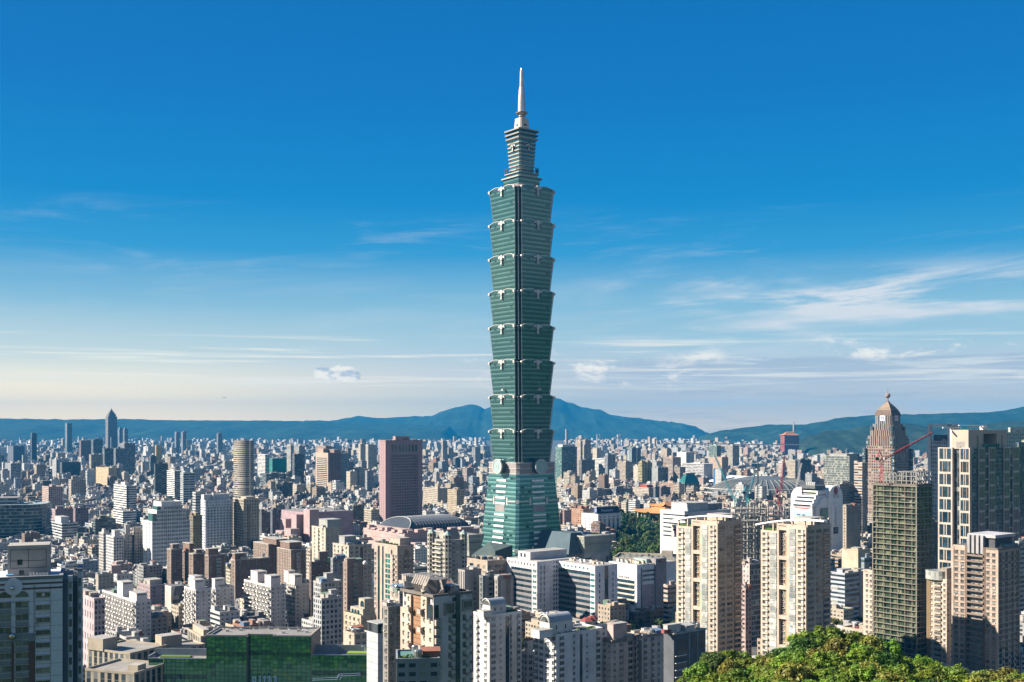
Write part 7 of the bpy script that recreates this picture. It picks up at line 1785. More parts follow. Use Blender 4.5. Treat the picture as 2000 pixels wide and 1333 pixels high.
# white and blue tile-sign office by the park
def sign_office():
 b = Bld('office_building', 'white office with dark vertical window strips and a blue roof sign beside the park', 'office building', 1153, 1168, 1213, 1006, 1560, w=34); H = b.H; d = b.d; mb = MB(); mb.box(0, d, 0, b.w, 0, H, (.92, .90, .90), 'roofl'); b.part('walls', mb)
 for k in range(5): x = d * (.10 + .19 * k); mb = MB(); mb.box(x - 1.8, x + 1.8, -.15, 0, 0, H - 6); b.part('window_strip', mb, DARKGL); mb = MB(); mb.box(x - 1.8, x + 1.8, -.15, 0, H - 4.2, H - 2.6); b.part('top_window', mb, DARKGL)
 mb = MB()
 for k in range(9): mb.box(0, d, -.22, -.1, H - 8 - 4.2 * k, H - 7.4 - 4.2 * k, (.6, .6, .62))
 b.part('storey_lines', mb)
 for k in range(9):
  for f in (.25, .5, .75): b.win('L', b.w * f, H - 7 - 4.2 * k, 2, 1.8)
 z0, z1 = H + 1.5, H + 9.5; mb = MB(); mb.box(d * .0, d * .95, 2.0, 6, z0, z1, (.015, .025, .08)); s = b.part('roof_sign', mb); mb = MB(); mb.box(-.4, .0, 2.2, 7, z0 + 1, z1 - .4, (.05, .10, .45)); mb.box(-.5, -.4, 3.2, 4.4, z0 + 2, z1 - 1, 'white'); b.part('sign_end', mb, None, s)
 text_on(b, 'Panasonic', 'R', d * .44, (z0 + z1) / 2, 6.0, mat('sign_white', (.62, .68, .85), .5), off=-1.9)
 mb = MB(); mb.box(d * .02, d * .95, 4, 9, H, H + 11, (.5, .45, .4)); b.part('sign_backing', mb); parapet(b, (.7, .68, .67)); b.flush()
sign_office()
def fairground_plane():
 Y = 6000.0; o = empty('airplane', (wx(438, Y), Y, wz(777, Y)), R(-12)); tag(o, 'tiny dark airliner low over the left horizon', 'airplane'); c = (.2, .22, .25)
 mb = MB(); mb.bar((-9, 0, 0), (9, 0, 0), 1.1, c, 10); mb.bar((9, 0, 0), (11.5, 0, .2), 1.1, c, 10, .3); mb.bar((-9, 0, 0), (-12, 0, .5), 1.1, c, 10, .2); mb.build('fuselage', None, o)
 for sg in (-1, 1): mb = MB(); mb.prism([(1.5, 0), (-2.5, 0), (-5, sg * 10), (-3.4, sg * 10)][::sg], -.2, .15, c); mb.build('wing', None, o)
 mb = MB(); mb.box(-11.5, -9, -.12, .12, .5, 4, c); mb.build('tail_fin', None, o)
fairground_plane()
# city hall-like white block, parking deck with cars
b = Bld('office_building', 'long white government block with deep horizontal slots behind the left beige tower', 'office building', 1312, 1350, 1424, 1000, 1150, w=44, d=60); H = b.H; body(b, (.92, .88, .82), 'b', 'b', roof='roofl')
for k in range(6):
 z = H - 4.2 - 4.4 * k; mb = MB(); mb.box(-.12, .05, b.w * .1, b.w * .9, z - 1.2, z + .3, bottom=True); b.part('slot_window', mb, DARKGL); mb = MB(); mb.box(b.d * .05, b.d * .95, -.12, .05, z - 1.2, z + .3, bottom=True); b.part('slot_window', mb, DARKGL)
pent(b, .05, .5, .1, .7, 8, (.68, .66, .62)); pent(b, .55, .95, .2, .8, 6, (.40, .38, .36)); mb = MB(); mb.box(-8, 0, 6, 20, H - 26, H - 14, (.72, .69, .64), 'roofl'); b.part('low_wing', mb); mb = MB(); mb.box(-8.1, -8, 8, 18, H - 20, H - 18); b.part('slot_window', mb, DARKGL); clutter(b, 4)
def deck():
 Y = 1010.0; z = wz(1092, Y); o = empty('car_park', (wx(1197, Y), Y, 0), R(-14)); tag(o, 'rooftop car park with a pale parapet at the edge of the park', 'car park'); FOOT.append((wx(1260, Y), Y + 12, 46, None)); mb = MB(); mb.box(0, 92, 0, 40, 0, z, (.52, .50, .46), (.26, .27, .22), WS['R']); mb.build('deck', None, o)
 for (x0, x1, y0, y1) in ((0, 92, 39.3, 40), (0, 92, 0, .7), (0, .7, .7, 39.3)): mb = MB(); mb.box(x0, x1, y0, y1, z, z + 1.6, (.66, .58, .44)); mb.build('parapet', None, o)
 mb = MB(); mb.box(40, 50, 30, 38, z, z + 5, (.64, .56, .46), 'roofl'); mb.build('stair_house', None, o)
 def car(col):
  mb = MB(); mb.prism([(-2.2, -.9), (2.2, -.9), (2.2, .9), (-2.2, .9)], .35, .9, col, P1=[(-2.1, -.85), (2.1, -.85), (2.1, .85), (-2.1, .85)]); mb.prism([(-1.5, -.8), (1.1, -.8), (1.1, .8), (-1.5, .8)], .9, 1.45, (.03, .04, .05), col, P1=[(-1.1, -.65), (.5, -.65), (.5, .65), (-1.1, .65)])
  for x in (-1.35, 1.35):
   for y in (-.9, .72): mb.bar((x, y, .35), (x, y + .18, .35), .35, (.02, .02, .02), 8)
  return mb.mesh('parked_car')
 cols = [('white', (.75, .75, .74)), ('black', (.03, .03, .035)), ('silver', (.5, .51, .52)), ('dark blue', (.03, .05, .12)), ('grey', (.22, .23, .24))]; meshes = []
 for n_, c in cols: me = car(c); me.materials.append(FAC); meshes.append(me)
 a = R(-14); k = 0
 for row, (yy, xs) in enumerate(((34, range(4, 34, 6)), (22, range(3, 60, 5)), (12, range(8, 44, 6)))):
  for j, x in enumerate(xs):
   if rng.random() < .25: continue
   i = rng.randrange(5); c = bpy.data.objects.new('parked_car', meshes[i]); COL.objects.link(c); c.rotation_euler = (0, 0, a + R(90) + rng.gauss(0, .04)); c.location = (o.location.x + x * math.cos(a) - yy * math.sin(a), Y + x * math.sin(a) + yy * math.cos(a), z)
   tag(c, '%s car on rooftop car park, number %d from the left in %s row' % (cols[i][0], j + 1, ('far', 'middle', 'near')[row]), 'car', 'cars parked on the roof deck')
deck()
# ================================================================== MIDDLE DISTANCE TABLE
def mid(label, xl, xc, xr, yt, Y, wall, wl='a', wr='a', name='office_building', cat='office building', pens=None, clut=2, rot=GRID, w=None, d=None, roof='roof', par=True, short=None, fin=None):
 b = Bld(name, label, cat, xl, xc, xr, yt, Y, rot=rot, w=w, d=d, short=short); body(b, pc_(wall), wl, wr, roof=roof)
 if pens is None:
  f = rng.uniform(.1, .4); g = rng.uniform(.1, .4); pens = [(f, f + rng.uniform(.25, .4), g, g + rng.uniform(.3, .45), rng.uniform(2.6, 5))]
 for p in pens: pent(b, *p[:5], p[5] if len(p) > 5 else pc_(wall))
 if par: parapet(b, pc_(wall), .9, .5)
 if fin:
  for (f, wd, c) in fin: mb = MB(); mb.box(b.d * f, b.d * f + wd, -.5, 0, 0, b.H, pc_(c)); b.part('fin_wall', mb)
 if clut: clutter(b, clut)
 return b
A = dict(name='apartment_building', cat='apartment block')
# ---- left of the tall tower
mid('white ribbon windowed office with a dark central slot, left of the stepped white tower', 222, 247, 267, 950, 1700, 'white', 'r', 'r', fin=[(.02, 2.5, 'slate')])
mid('low white wing at the foot of the white ribbon windowed office', 221, 240, 266, 1000, 1660, 'white', 'r', 'r', pens=[])
mid('dark grey glass tower behind the white and green twin towers', 301, 303, 328, 907, 2250, (.15, .16, .15), 'r', (6, 3.8, .9, .4))
mid('white and green banded glass tower, left of twins', 326, 341, 354, 921, 2100, 'white', 'r', 'G', fin=None)
mid('white and green banded glass tower, right of twins', 352, 358, 381, 925, 2060, (.62, .66, .64), 'r', (9, 4.4, .92, .6))
mid('pinkish ribbed block with a mauve windowed front, right of the teal glass office', 102, 108, 146, 996, 1580, (.46, .34, .34), 's', 's')
mid('mauve tiled block with regular small windows, beside the pinkish ribbed block', 143, 147, 173, 994, 1560, (.30, .22, .25), 's', (3.6, 3.6, .45, .5))
mid('white curved strip windowed office in front of the mauve tiled block', 97, 121, 152, 1024, 1440, (.60, .62, .64), 'r', 'R', pens=[(.1, .6, .2, .7, 8)])
mid('dark green glazed low office left of the stepped white tower', 181, 186, 226, 1016, 1500, (.14, .17, .16), 'r', 'R')
mid('pale apartment stack with zigzag bays, left one below the stepped white tower', 193, 202, 216, 1043, 1220, (.60, .56, .52), 'd', 'a', **A)
mid('white apartment block with a cap tower below the stepped white tower', 207, 222, 242, 1050, 1180, (.68, .67, .68), 'd', 'd', pens=[(.1, .6, .0, .4, 7)], **A)
mid('grey beige apartment block just right of the white block with a cap tower', 238, 243, 258, 1045, 1200, (.46, .44, .44), 'd', 'd', pens=[(.2, .8, .1, .5, 10)], **A)
mid('beige apartment block touching the stepped white tower on its left', 258, 263, 286, 1040, 1205, (.54, .48, .42), 'd', 'd', pens=[(.0, .6, .0, .5, 5)], **A)
mid('olive brown block wedged between white stepped and blue white towers', 365, 377, 395, 1009, 1260, (.30, .25, .14), 'd', 's')
mid('white ribbed block behind the blue white tower', 376, 382, 402, 963, 1480, (.58, .60, .62), 'r', 'r', pens=[(.5, 1.2, .2, .8, 5)])
mid('pink and cream block with a stepped top far left behind the teal glass office', 82, 95, 122, 952, 1950, (.55, .40, .34), 'a', 'p')
mid('beige tower block with a gable cap amid the low roofs at left', 134, 139, 168, 938, 2150, (.50, .42, .34), 'a', 'a', pens=[(.1, .4, .1, .5, 7)])
mid('grey white slab lit on its left edge at the far left', 10, 21, 41, 906, 2700, (.42, .43, .45), 'd', 'r')
mid('broad dark blue slab on the far left skyline of the city', 0, 26, 48, 872, 4200, (.13, .15, .20), 's', 's', pens=[], w=80)
mid('slim dark tower between broad slab and thin blue tower', 60, 62, 72, 847, 4300, (.10, .11, .13), 'v', 'v')
mid('slender pale blue tower standing alone left of the pyramid capped skyscraper', 127, 131, 141, 827, 5600, (.34, .42, .46), 'g', 'g', pens=[], par=False)
mid('brown slab with a flat top left of the pyramid capped skyscraper', 155, 158, 181, 861, 4100, (.24, .17, .15), 's', 's', pens=[])
mid('dark grey slab just left of the pyramid capped skyscraper', 178, 182, 201, 859, 3900, (.16, .19, .21), 'v', 'v')
mid('twin dark apartment tower, left of the pair below the pyramid capped skyscraper', 200, 204, 223, 877, 3000, (.20, .23, .26), 'v', 'v', **A)
mid('twin dark apartment tower, right of the pair below the pyramid capped skyscraper', 222, 226, 243, 877, 2950, (.22, .25, .28), 'v', 'v', **A)
mid('tall slab with bright left edge right of the dark twins', 233, 243, 264, 867, 3100, (.30, .31, .33), 'v', 'v', **A)
mid('round topped far tower, left of a pair beyond the dark slabs', 230, 233, 240, 838, 5200, (.26, .30, .36), 'v', 'v', pens=[(.2, .8, .2, .8, 6)], par=False)
mid('round topped far tower, right of a pair beyond the dark slabs', 240, 243, 250, 839, 5250, (.24, .28, .34), 'v', 'v', pens=[(.2, .8, .2, .8, 6)], par=False)
mid('wide dark low slab under the pale slim towers at left', 117, 121, 158, 904, 2900, (.08, .10, .13), 's', 's', pens=[])
mid('white apartment tower with bright left side under the dark slabs', 102, 110, 118, 899, 2950, (.56, .56, .56), 'd', 'd', **A)
mid('cream lit grid tower with a stepped foot under the dark twins', 174, 178, 201, 889, 2800, (.46, .42, .36), 'd', 'v', **A)
mid('long low sandy block in front of the tall bright edged slab', 187, 212, 229, 915, 2600, (.60, .48, .30), 's', 's', pens=[])
mid('dark slab left of the drum beside glowing ochre screen', 291, 294, 305, 892, 3000, (.13, .16, .18), 'v', 'v')
mid('block wrapped in an ochre building sheet amid the distant left city', 303, 305, 315, 870, 3800, (.55, .40, .16), 'b', 'b', pens=[])
mid('far round shouldered tower at the left city edge, first of two', 341, 344, 351, 845, 5200, (.30, .34, .40), 'v', 'v', par=False)
mid('far round shouldered tower at the left city edge, second of two', 354, 357, 364, 844, 5150, (.32, .36, .42), 'v', 'v', par=False)
mid('bluish square tower alone before the left ridge', 423, 426, 434, 847, 5000, (.28, .32, .38), 'v', 'v', par=False)
mid('white striped office next to the teal clad block', 503, 518, 526, 889, 2900, 'white', 'r', 'r', pens=[])
mid('block clad in bright teal green sheeting', 526, 532, 560, 897, 2850, (.02, .26, .22), (3, 4, .5, .5), 'b', pens=[], clut=1)
mid('dark banded tower to the right of the teal clad block', 571, 575, 594, 889, 2550, (.13, .14, .16), 'a', (3.6, 3.3, .8, .5))
mid('white striped tower behind the dark banded tower, left one', 560, 568, 574, 871, 3300, (.58, .56, .52), 'r', 'r', **A)
mid('white striped tower behind the dark banded tower, right one', 574, 584, 596, 872, 3350, (.52, .52, .50), 'r', 'v', **A)
mid('low dark glass hall in front of the teal clad block', 508, 520, 558, 927, 2500, (.20, .24, .26), 'R', 'R')
mid('white lit apartment tower between brown and pink towers, left half', 691, 702, 714, 917, 2450, (.66, .62, .56), 'd', 'd', pens=[(.2, .7, .1, .6, 4)], **A)
mid('shaded grey apartment tower between brown and pink towers, right half', 713, 717, 730, 921, 2400, (.40, .42, .45), 'd', 'd', **A)
mid('slanted white fin roofed building left of the brown ribbon windowed tower', 598, 606, 616, 936, 2350, (.60, .60, .60), 'p', 'b', pens=[(0, .8, 0, 1, 6, (.62, .63, .66))])
mid('beige grid windowed block right of the pink slab tower', 874, 892, 906, 958, 1900, (.58, .47, .33), (3, 3.2, .6, .55), 'a', **A)
mid('pale striped office next to the left edge of the tall tower', 881, 893, 903, 920, 2350, (.50, .47, .42), 'r', 'r')
mid('broad beige horizontal block behind the beige grid windowed block', 826, 855, 880, 955, 2100, (.58, .50, .40), (4, 3.4, .6, .5), 's', pens=[(.1, .3, .1, .3, 4)])
mid('brown and dark slab with pale capped top right of the pink slab tower', 879, 886, 906, 934, 2250, (.36, .26, .20), 'a', 's')
mid('dark glazed office behind the mauve convention hall', 688, 690, 712, 989, 1600, (.13, .14, .14), 's', (2.6, 3.8, .8, .7))
mid('cream apartment stack between convention hall and pink slab tower', 711, 725, 741, 997, 1560, (.60, .52, .40), 'd', 'd', **A)
mid('dark glass block left of the mauve convention hall', 505, 511, 528, 1003, 1450, (.12, .13, .14), 's', 'G')
mid('slim dark block with a pale edge left of the mauve convention hall', 527, 532, 548, 997, 1500, (.14, .15, .18), 's', 'v')
mid('large beige hospital like block far behind the pink slab tower, left', 700, 704, 714, 868, 3600, (.64, .55, .42), 'p', 'p')
mid('large cream gridded block far behind, just left of the pink slab tower', 713, 719, 736, 869, 3650, (.66, .58, .45), 'd', 'd', pens=[])
mid('pale tower above the rooftops between the pink slab and tall tower', 862, 865, 874, 862, 3900, (.56, .52, .47), 'v', 'v')
mid('grey office with reddish top beside the tall tower at left', 905, 912, 925, 915, 2600, (.42, .34, .32), 'a', 'a')
mid('shaded slab with dark roof left of the brown ribbon windowed tower', 548, 552, 575, 944, 2300, (.12, .12, .14), 's', 's')
# ---- right of the tall tower
mid('teal glass office with a white crown just right of the tall tower', 1085, 1097, 1127, 874, 3000, (.16, .32, .28), 'r', 'G', pens=[(.1, .9, .1, .9, 7, (.66, .66, .64))])
mid('cream apartment slab right of the teal glass office, left one of a pair', 1124, 1134, 1138, 862, 3400, (.66, .56, .46), 'v', 'v', **A)
mid('cream apartment slab right of the teal glass office, right one of a pair', 1137, 1143, 1154, 860, 3420, (.62, .53, .44), 'v', 'v', **A)
mid('white office with long stripes and a dark gable block on its left', 1157, 1181, 1192, 897, 2950, 'white', 'r', 'g', pens=[])
mid('dark framed office beside the long striped white office', 1130, 1136, 1162, 900, 2930, (.22, .21, .18), 'd', 'd')
mid('mustard beige stepped office in the middle of the right hand city', 1246, 1254, 1274, 905, 2700, (.50, .42, .22), 'r', (8, 3.8, .55, .5), pens=[(.05, .4, .2, .6, 5), (.6, .9, .2, .6, 4)])
mid('greyish glazed office right of the mustard beige stepped office', 1273, 1285, 1305, 914, 2680, (.34, .36, .36), 'b', 'g')
mid('salmon ribbon windowed office above the white wide office', 1295, 1314, 1330, 894, 2950, (.52, .40, .33), 'r', 's')
mid('wide white ribbon windowed office left of the blue screen', 1331, 1375, 1392, 907, 2750, (.68, .66, .66), 'r', 'v', pens=[(.1, .3, .2, .5, 4)])
mid('building fronted by a bright blue screen left of the arena', 1393, 1396, 1412, 917, 2700, (.04, .22, .48), 's', (4, 5, .8, .1), pens=[])
b = mid('trapezoid topped office with a sloping green glass roof', 1325, 1337, 1366, 944, 2280, (.20, .24, .22), 'p', 'p', pens=[], clut=0, par=False, short='sloping glass roof')
mb = MB(); P = [(0, 0), (b.d, 0), (b.d, b.w), (0, b.w)]; mb.prism(P, b.H, b.H + 17, (.10, .19, .16), 'roof', P1=[(b.d * .25, b.w * .3), (b.d * .8, b.w * .3), (b.d * .8, b.w * .75), (b.d * .25, b.w * .75)]); b.part('sloping_glass_roof', mb, TEALGL)
mb = MB(); mb.box(b.d * .22, b.d * .83, b.w * .27, b.w * .78, b.H + 17, b.H + 20, (.30, .30, .28)); b.part('roof_cap', mb)
mid('tan block with rows of dark windows right of the red roof box', 1287, 1316, 1328, 945, 2300, (.54, .38, .29), 'd', 's')
mid('pale gridded apartment block with a red roof box', 1235, 1267, 1277, 954, 2260, (.68, .58, .48), 'd', 'r', pens=[(.3, 1.4, .2, .6, 6, (.45, .07, .04))], **A)
mid('dark shaded block between the red roof box and tan block', 1276, 1280, 1290, 952, 2250, (.17, .18, .20), 's', 'a', **A)
mid('mauve dark block in front of the tan block', 1288, 1291, 1309, 953, 2170, (.20, .17, .20), 's', 'a', **A)
mid('grey apartment row with white fin walls right of the tall tower, first', 1098, 1105, 1134, 957, 2230, (.40, .40, .42), 'd', 'd', fin=[(.12, 3, 'white')], **A)
mid('grey apartment row with a glassy front, second right of the tall tower', 1133, 1137, 1154, 958, 2210, (.30, .31, .33), 's', 'G', **A)
mid('dark apartment row with white stacked balconies, third right of the tall tower', 1153, 1167, 1193, 957, 2220, (.34, .33, .31), 'd', 'v', **A)
mid('broad dark gridded block behind the low white hall by the park', 1192, 1203, 1236, 956, 2230, (.24, .25, .27), 's', (3, 3.2, .6, .5), **A)
mid('low white hall with a scalloped front at the top of the park', 1199, 1226, 1258, 979, 2240, 'white', (4, 6, .4, .4), 'b', pens=[])
mid('orange brick apartment block left of the blue signed office', 1114, 1139, 1154, 996, 1640, (.52, .30, .20), 'a', 's', pens=[(.1, .4, .2, .5, 5, (.40, .20, .13)), (.6, .95, .1, .5, 5, (.40, .20, .13))], **A)
mid('plum grey block left of the orange brick apartment block', 1099, 1102, 1116, 998, 1620, (.34, .25, .25), 's', 's', **A)
mid('long cream school block above the grey apartment rows', 1100, 1143, 1160, 949, 2480, (.60, .50, .37), 'a', 's', pens=[])
mid('white house like block with a rosy wall mid right', 1180, 1199, 1212, 938, 2560, (.70, .60, .58), 'p', 'p')
mid('beige apartment block with a twin roof mid right of the long striped office', 1206, 1222, 1234, 903, 2850, (.54, .46, .36), 'd', 'a', **A)
mid('slim lit slab left of the mustard beige stepped office', 1237, 1246, 1251, 911, 2720, (.62, .55, .46), 's', 's', **A)
mid('pale slab row with dark flank near the far centre right', 1182, 1187, 1202, 889, 2900, (.36, .38, .40), 'v', 'v', **A)
mid('square dark framed office with white edges mid right distance', 1228, 1234, 1252, 876, 3400, (.22, .28, .30), 'b', 'g', fin=[(.45, 6, (.6, .6, .55))])
mid('white wide flat hospital block right of the square dark framed office', 1322, 1340, 1356, 884, 3200, 'white', 'b', 'r', pens=[])
mid('pale green glass office pair far right of centre, left one', 1384, 1400, 1408, 871, 3700, (.36, .48, .42), 'g', 'g')
mid('cream and dark striped slab beside the pale green glass office', 1420, 1431, 1444, 871, 3650, (.58, .53, .44), 'v', 'v')
mid('flat topped sandy hall with a dark base right of the salmon office', 1385, 1410, 1422, 894, 2900, (.50, .38, .30), 'b', 's', pens=[])
mid('white and pink towers cluster block left of the stadium cranes', 1520, 1529, 1534, 905, 2500, (.66, .52, .48), 'd', 'd', **A)
mid('cream gridded apartment slab right of the pinkish cluster block', 1538, 1553, 1560, 900, 2550, (.62, .54, .42), 'd', 'd', **A)
mid('dark office slab behind the white vaulted store', 1558, 1563, 1584, 899, 2450, (.12, .13, .15), 's', 'p')
mid('teal and cream vertical striped office left of the domed tower', 1610, 1659, 1674, 892, 1950, (.40, .42, .36), (2.6, 4, .72, .8), 's', pens=[(.0, 1.2, .1, .8, 4, (.4, .4, .38))], name='office_tower', cat='office tower')
mid('dark shaded slab behind the striped glass office', 1656, 1660, 1690, 893, 2050, (.22, .24, .25), 's', 's')
mid('tall pale stepped slab touching the left side of the domed tower', 1668, 1684, 1694, 905, 1500, (.60, .46, .37), 'r', 'v', pens=[], name='apartment_tower', cat='apartment tower')
mid('grey gridded tower block behind the white vaulted store at right', 1634, 1640, 1668, 947, 1500, (.25, .27, .28), 's', 'p', pens=[(.2, .6, .1, .5, 4, (.6, .56, .5))])
mid('tan windowless block with a sunny edge right of the white vaulted store', 1646, 1653, 1681, 990, 1250, (.44, .37, .30), 's', (8, 5, .12, .12), pens=[(.0, .5, .2, .8, 2)])
mid('low cream studio shed below the tan windowless block', 1644, 1676, 1700, 1076, 1080, (.62, .54, .40), 'b', 'b', pens=[(.1, .5, .1, .5, 2)])
mid('blue white striped low office right of the right beige tower', 1622, 1650, 1690, 1122, 900, (.52, .56, .62), 'r', 'R', pens=[(.1, .5, .3, .7, 3)], fin=[(.7, 5, (.42, .4, .42))])
mid('small dark blue office beside the unfinished glass tower', 1684, 1688, 1708, 1092, 950, (.30, .38, .48), 'R', 'R')
mid('pink white slab between the two beige towers', 1450, 1464, 1486, 1104, 800, (.62, .54, .52), 's', 'g', **A)
mid('pink tiled low block at the foot of the gap between the beige towers', 1448, 1456, 1468, 1152, 760, (.55, .40, .38), 'a', 'd', **A)
mid('green roofed pale office right of the tall beige and dark tower', 1962, 1966, 2040, 846, 1300, (.46, .55, .46), 'p', (5, 4.2, .5, .5), pens=[(.1, .9, .1, .9, 6, (.56, .60, .54))])
mid('deep blue glass tower at the right edge of the photograph', 1984, 1990, 2050, 866, 1050, (.05, .12, .19), 'g', 'G', pens=[], name='office_tower', cat='office tower')
mid('grey hall with white roof machines between glass site and tall beige tower', 1808, 1818, 1836, 1022, 1000, (.20, .21, .22), 's', 'G')
mid('low white edged office at right foot of the tall beige and dark tower', 1985, 1990, 2040, 1060, 860, (.5, .52, .5), 'r', 'r')
mid('tan low block with ribbon windows between clinic block and left beige tower', 1296, 1304, 1326, 1146, 890, (.58, .44, .36), 'r', 'r')
mid('pale blue striped office behind the clinic block', 1294, 1299, 1325, 1100, 1000, (.46, .56, .66), 'R', 'R', pens=[])
mid('white low hall with rounded wall left of the government block', 1426, 1440, 1462, 982, 1650, (.66, .6, .54), 'b', 'b')
mid('pink block with white framed windows beside the dark tile tower', 150, 184, 205, 1172, 700, (.54, .45, .48), (5, 7, .3, .6), 'd', pens=[(.0, .6, .5, .9, 3, (.56, .44, .4))])
mid('grey green plain block right of the low roofs, left of the brick towers', 187, 192, 222, 1124, 980, (.40, .38, .33), 'b', 's', pens=[(.9, 1.5, .2, .6, 7, (.46, .36, .32))])
mid('mauve low block with a cream terrace, left of the dark glass wedge', 270, 293, 326, 1146, 940, (.42, .33, .34), 's', (9, 3.2, .2, .5), pens=[(.2, .9, .3, .8, 4, (.5, .45, .4))])
b = Bld('office_building', 'white wedge walled block with a dark glass front among the white slabs', 'office building', 325, 337, 362, 1146, 900); body(b, (.08, .09, .10), 'b', 'G', roof='roofd'); mb = MB(); mb.box(-1.2, 0, 0, b.w, 0, b.H, (.60, .58, .54)); b.part('white_wall', mb)
mb = MB(); mb.face([(-.6, 0, b.H), (b.d * .2, -.4, b.H), (-.6, -.4, b.H * .6)], (.6, .58, .54)); b.part('wedge', mb)
mid('small grey house row right of the white slabs, behind the mirror glass office, upper', 612, 627, 668, 1140, 760, (.46, .46, .46), 'd', 'd', pens=[(.3, .6, .1, .5, 6)], **A)
mid('small grey house row right of the white slabs, behind the mirror glass office, lower', 612, 628, 668, 1172, 690, (.50, .50, .52), 'd', 'd', pens=[(.5, .8, .1, .4, 5)], **A)
mid('cream apartment stub behind the wide brown brick tower', 441, 450, 458, 1108, 1010, (.62, .55, .42), 'd', 'd', **A)
mid('beige ornate stub between the brick block and stepped beige block', 598, 606, 622, 1075, 1040, (.58, .5, .42), 'd', 'd', **A)
b = mid('low grey blue terrace house with teal flat roof and planting below the ribbed tower', 768, 774, 858, 1292, 385, (.34, .38, .42), 'a', 'a', pens=[], rot=6, w=16, **A)
mb = MB(); leafbox(mb, .5, b.d * .8, .5, b.w * .25, b.H, 1.5); b.part('roof_garden', mb, PLANT); mb = MB(); mb.box(1.5, b.d - 1.5, b.w * .3, b.w - 1.5, b.H + .02, b.H + .5, (.12, .28, .27)); b.part('teal_deck', mb)
mid('tall white needle like apartment tower right of the tall tower, at the mountain foot', 1104, 1106, 1110, 839, 7600, (.70, .66, .64), 'v', 'v', pens=[], clut=0, par=False, **A)
# pale elevated expressway along the river
o = MB()
for (p0, p1, Y, py) in ((1296, 1420, 6000, 866.5), (1420, 1580, 5800, 868)):
 o.box(wx(p0, Y), wx(p1, Y), Y, Y + 14, wz(py + 2, Y), wz(py, Y), (.66, .6, .5), bottom=True)
struct(o.build('elevated_road'))
# ================================================================== TREES
def leaf_mat():
 m, t = new_mat('leaves'); oi = t.n('ShaderNodeObjectInfo'); wl = t.n('ShaderNodeAttribute', attribute_name='wall')
 h = t.n('ShaderNodeHueSaturation', i_Hue=t.m('ADD', .475, t.m('MULTIPLY', oi.outputs['Random'], .045)), i_Saturation=1.05, i_Value=t.m('ADD', .75, t.m('MULTIPLY', oi.outputs['Random'], .5)), i_Color=wl.outputs['Color'])
 d = t.n('ShaderNodeBsdfPrincipled', i_Base_Color=h.outputs[0], i_Roughness=.55, i_Specular_IOR_Level=.3); tr = t.n('ShaderNodeBsdfTranslucent', i_Color=h.outputs[0])
 out(t, t.n('ShaderNodeMixShader', i_0=.3, i_1=d.outputs[0], i_2=tr.outputs[0])); return m
LEAF = leaf_mat(); BARK = mat('bark', (.16, .12, .085), .9, vary=.3, scale=2)
def tree_proto(nc, nl, ls, Rr, Ht, seed, base, flat=.75):
 r = random.Random(seed); mb = MB(); cl = []
 for _ in range(nc):
  while True:
   p = Vector((r.uniform(-1, 1), r.uniform(-1, 1), r.uniform(-.75, 1)))
   if .45 < p.length < 1: break
  c = Vector((p.x * Rr * .78, p.y * Rr * .78, Ht - Rr * flat + p.z * Rr * flat * .78)); cr = Rr * r.uniform(.22, .40); cl.append((c, cr))
  tone = r.uniform(.65, 1.35); tint = r.random()
  col = tuple(min(.4, b * tone * k) for b, k in zip(base, (1 + .5 * tint, 1 + .15 * tint, 1)))
  for _ in range(nl):
   n = Vector((r.gauss(0, 1), r.gauss(0, 1), r.gauss(.25, 1))).normalized(); q = c + n * cr * r.uniform(.7, 1.06) ** 1.0
   a = (n + Vector((r.gauss(0, .55), r.gauss(0, .55), r.gauss(.2, .55)))).normalized(); u = a.orthogonal().normalized(); u = (Matrix.Rotation(r.uniform(0, 6.28), 3, a) @ u) * ls * r.uniform(.6, 1.2); v = a.cross(u).normalized() * ls * r.uniform(.35, .7)
   k = r.uniform(.75, 1.25); mb.face([q - u, q + v * .9, q + u, q - v], tuple(x * k for x in col))
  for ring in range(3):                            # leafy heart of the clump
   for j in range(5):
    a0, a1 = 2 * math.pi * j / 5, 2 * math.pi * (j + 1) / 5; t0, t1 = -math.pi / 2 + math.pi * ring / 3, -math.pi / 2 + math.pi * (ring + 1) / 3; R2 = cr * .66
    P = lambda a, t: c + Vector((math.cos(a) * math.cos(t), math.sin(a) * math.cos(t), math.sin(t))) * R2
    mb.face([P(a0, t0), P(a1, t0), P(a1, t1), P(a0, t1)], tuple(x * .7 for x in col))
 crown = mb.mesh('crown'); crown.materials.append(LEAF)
 tb = MB(); top = Vector((0, 0, Ht - Rr * flat * 1.1)); tb.bar((0, 0, -5), top, .045 * Ht, n=7, r2=.02 * Ht)
 for c, cr in cl[:12]: tb.bar(top * r.uniform(.6, 1), c, .014 * Ht, n=5, r2=.004 * Ht)
 trunk = tb.mesh('trunk'); trunk.materials.append(BARK); return crown, trunk
def plant_tree(pr, x, y, z, s, label, group, cat='tree', name='tree'):
 o = empty(name, (x, y, z), rng.uniform(0, 6.28)); o.scale = (s * rng.uniform(.9, 1.1), s * rng.uniform(.9, 1.1), s * rng.uniform(.88, 1.1)); tag(o, label, cat, group); link('trunk', pr[1], o); link('crown', pr[0], o)
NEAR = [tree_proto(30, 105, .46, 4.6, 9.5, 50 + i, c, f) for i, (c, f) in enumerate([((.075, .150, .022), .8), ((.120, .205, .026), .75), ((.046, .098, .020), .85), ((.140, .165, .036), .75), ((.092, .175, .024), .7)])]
FARP = [tree_proto(13, 34, .62, 4.8, 9.5, 80 + i, c) for i, c in enumerate([(.035, .075, .02), (.05, .095, .02), (.075, .10, .025), (.028, .06, .022)])]
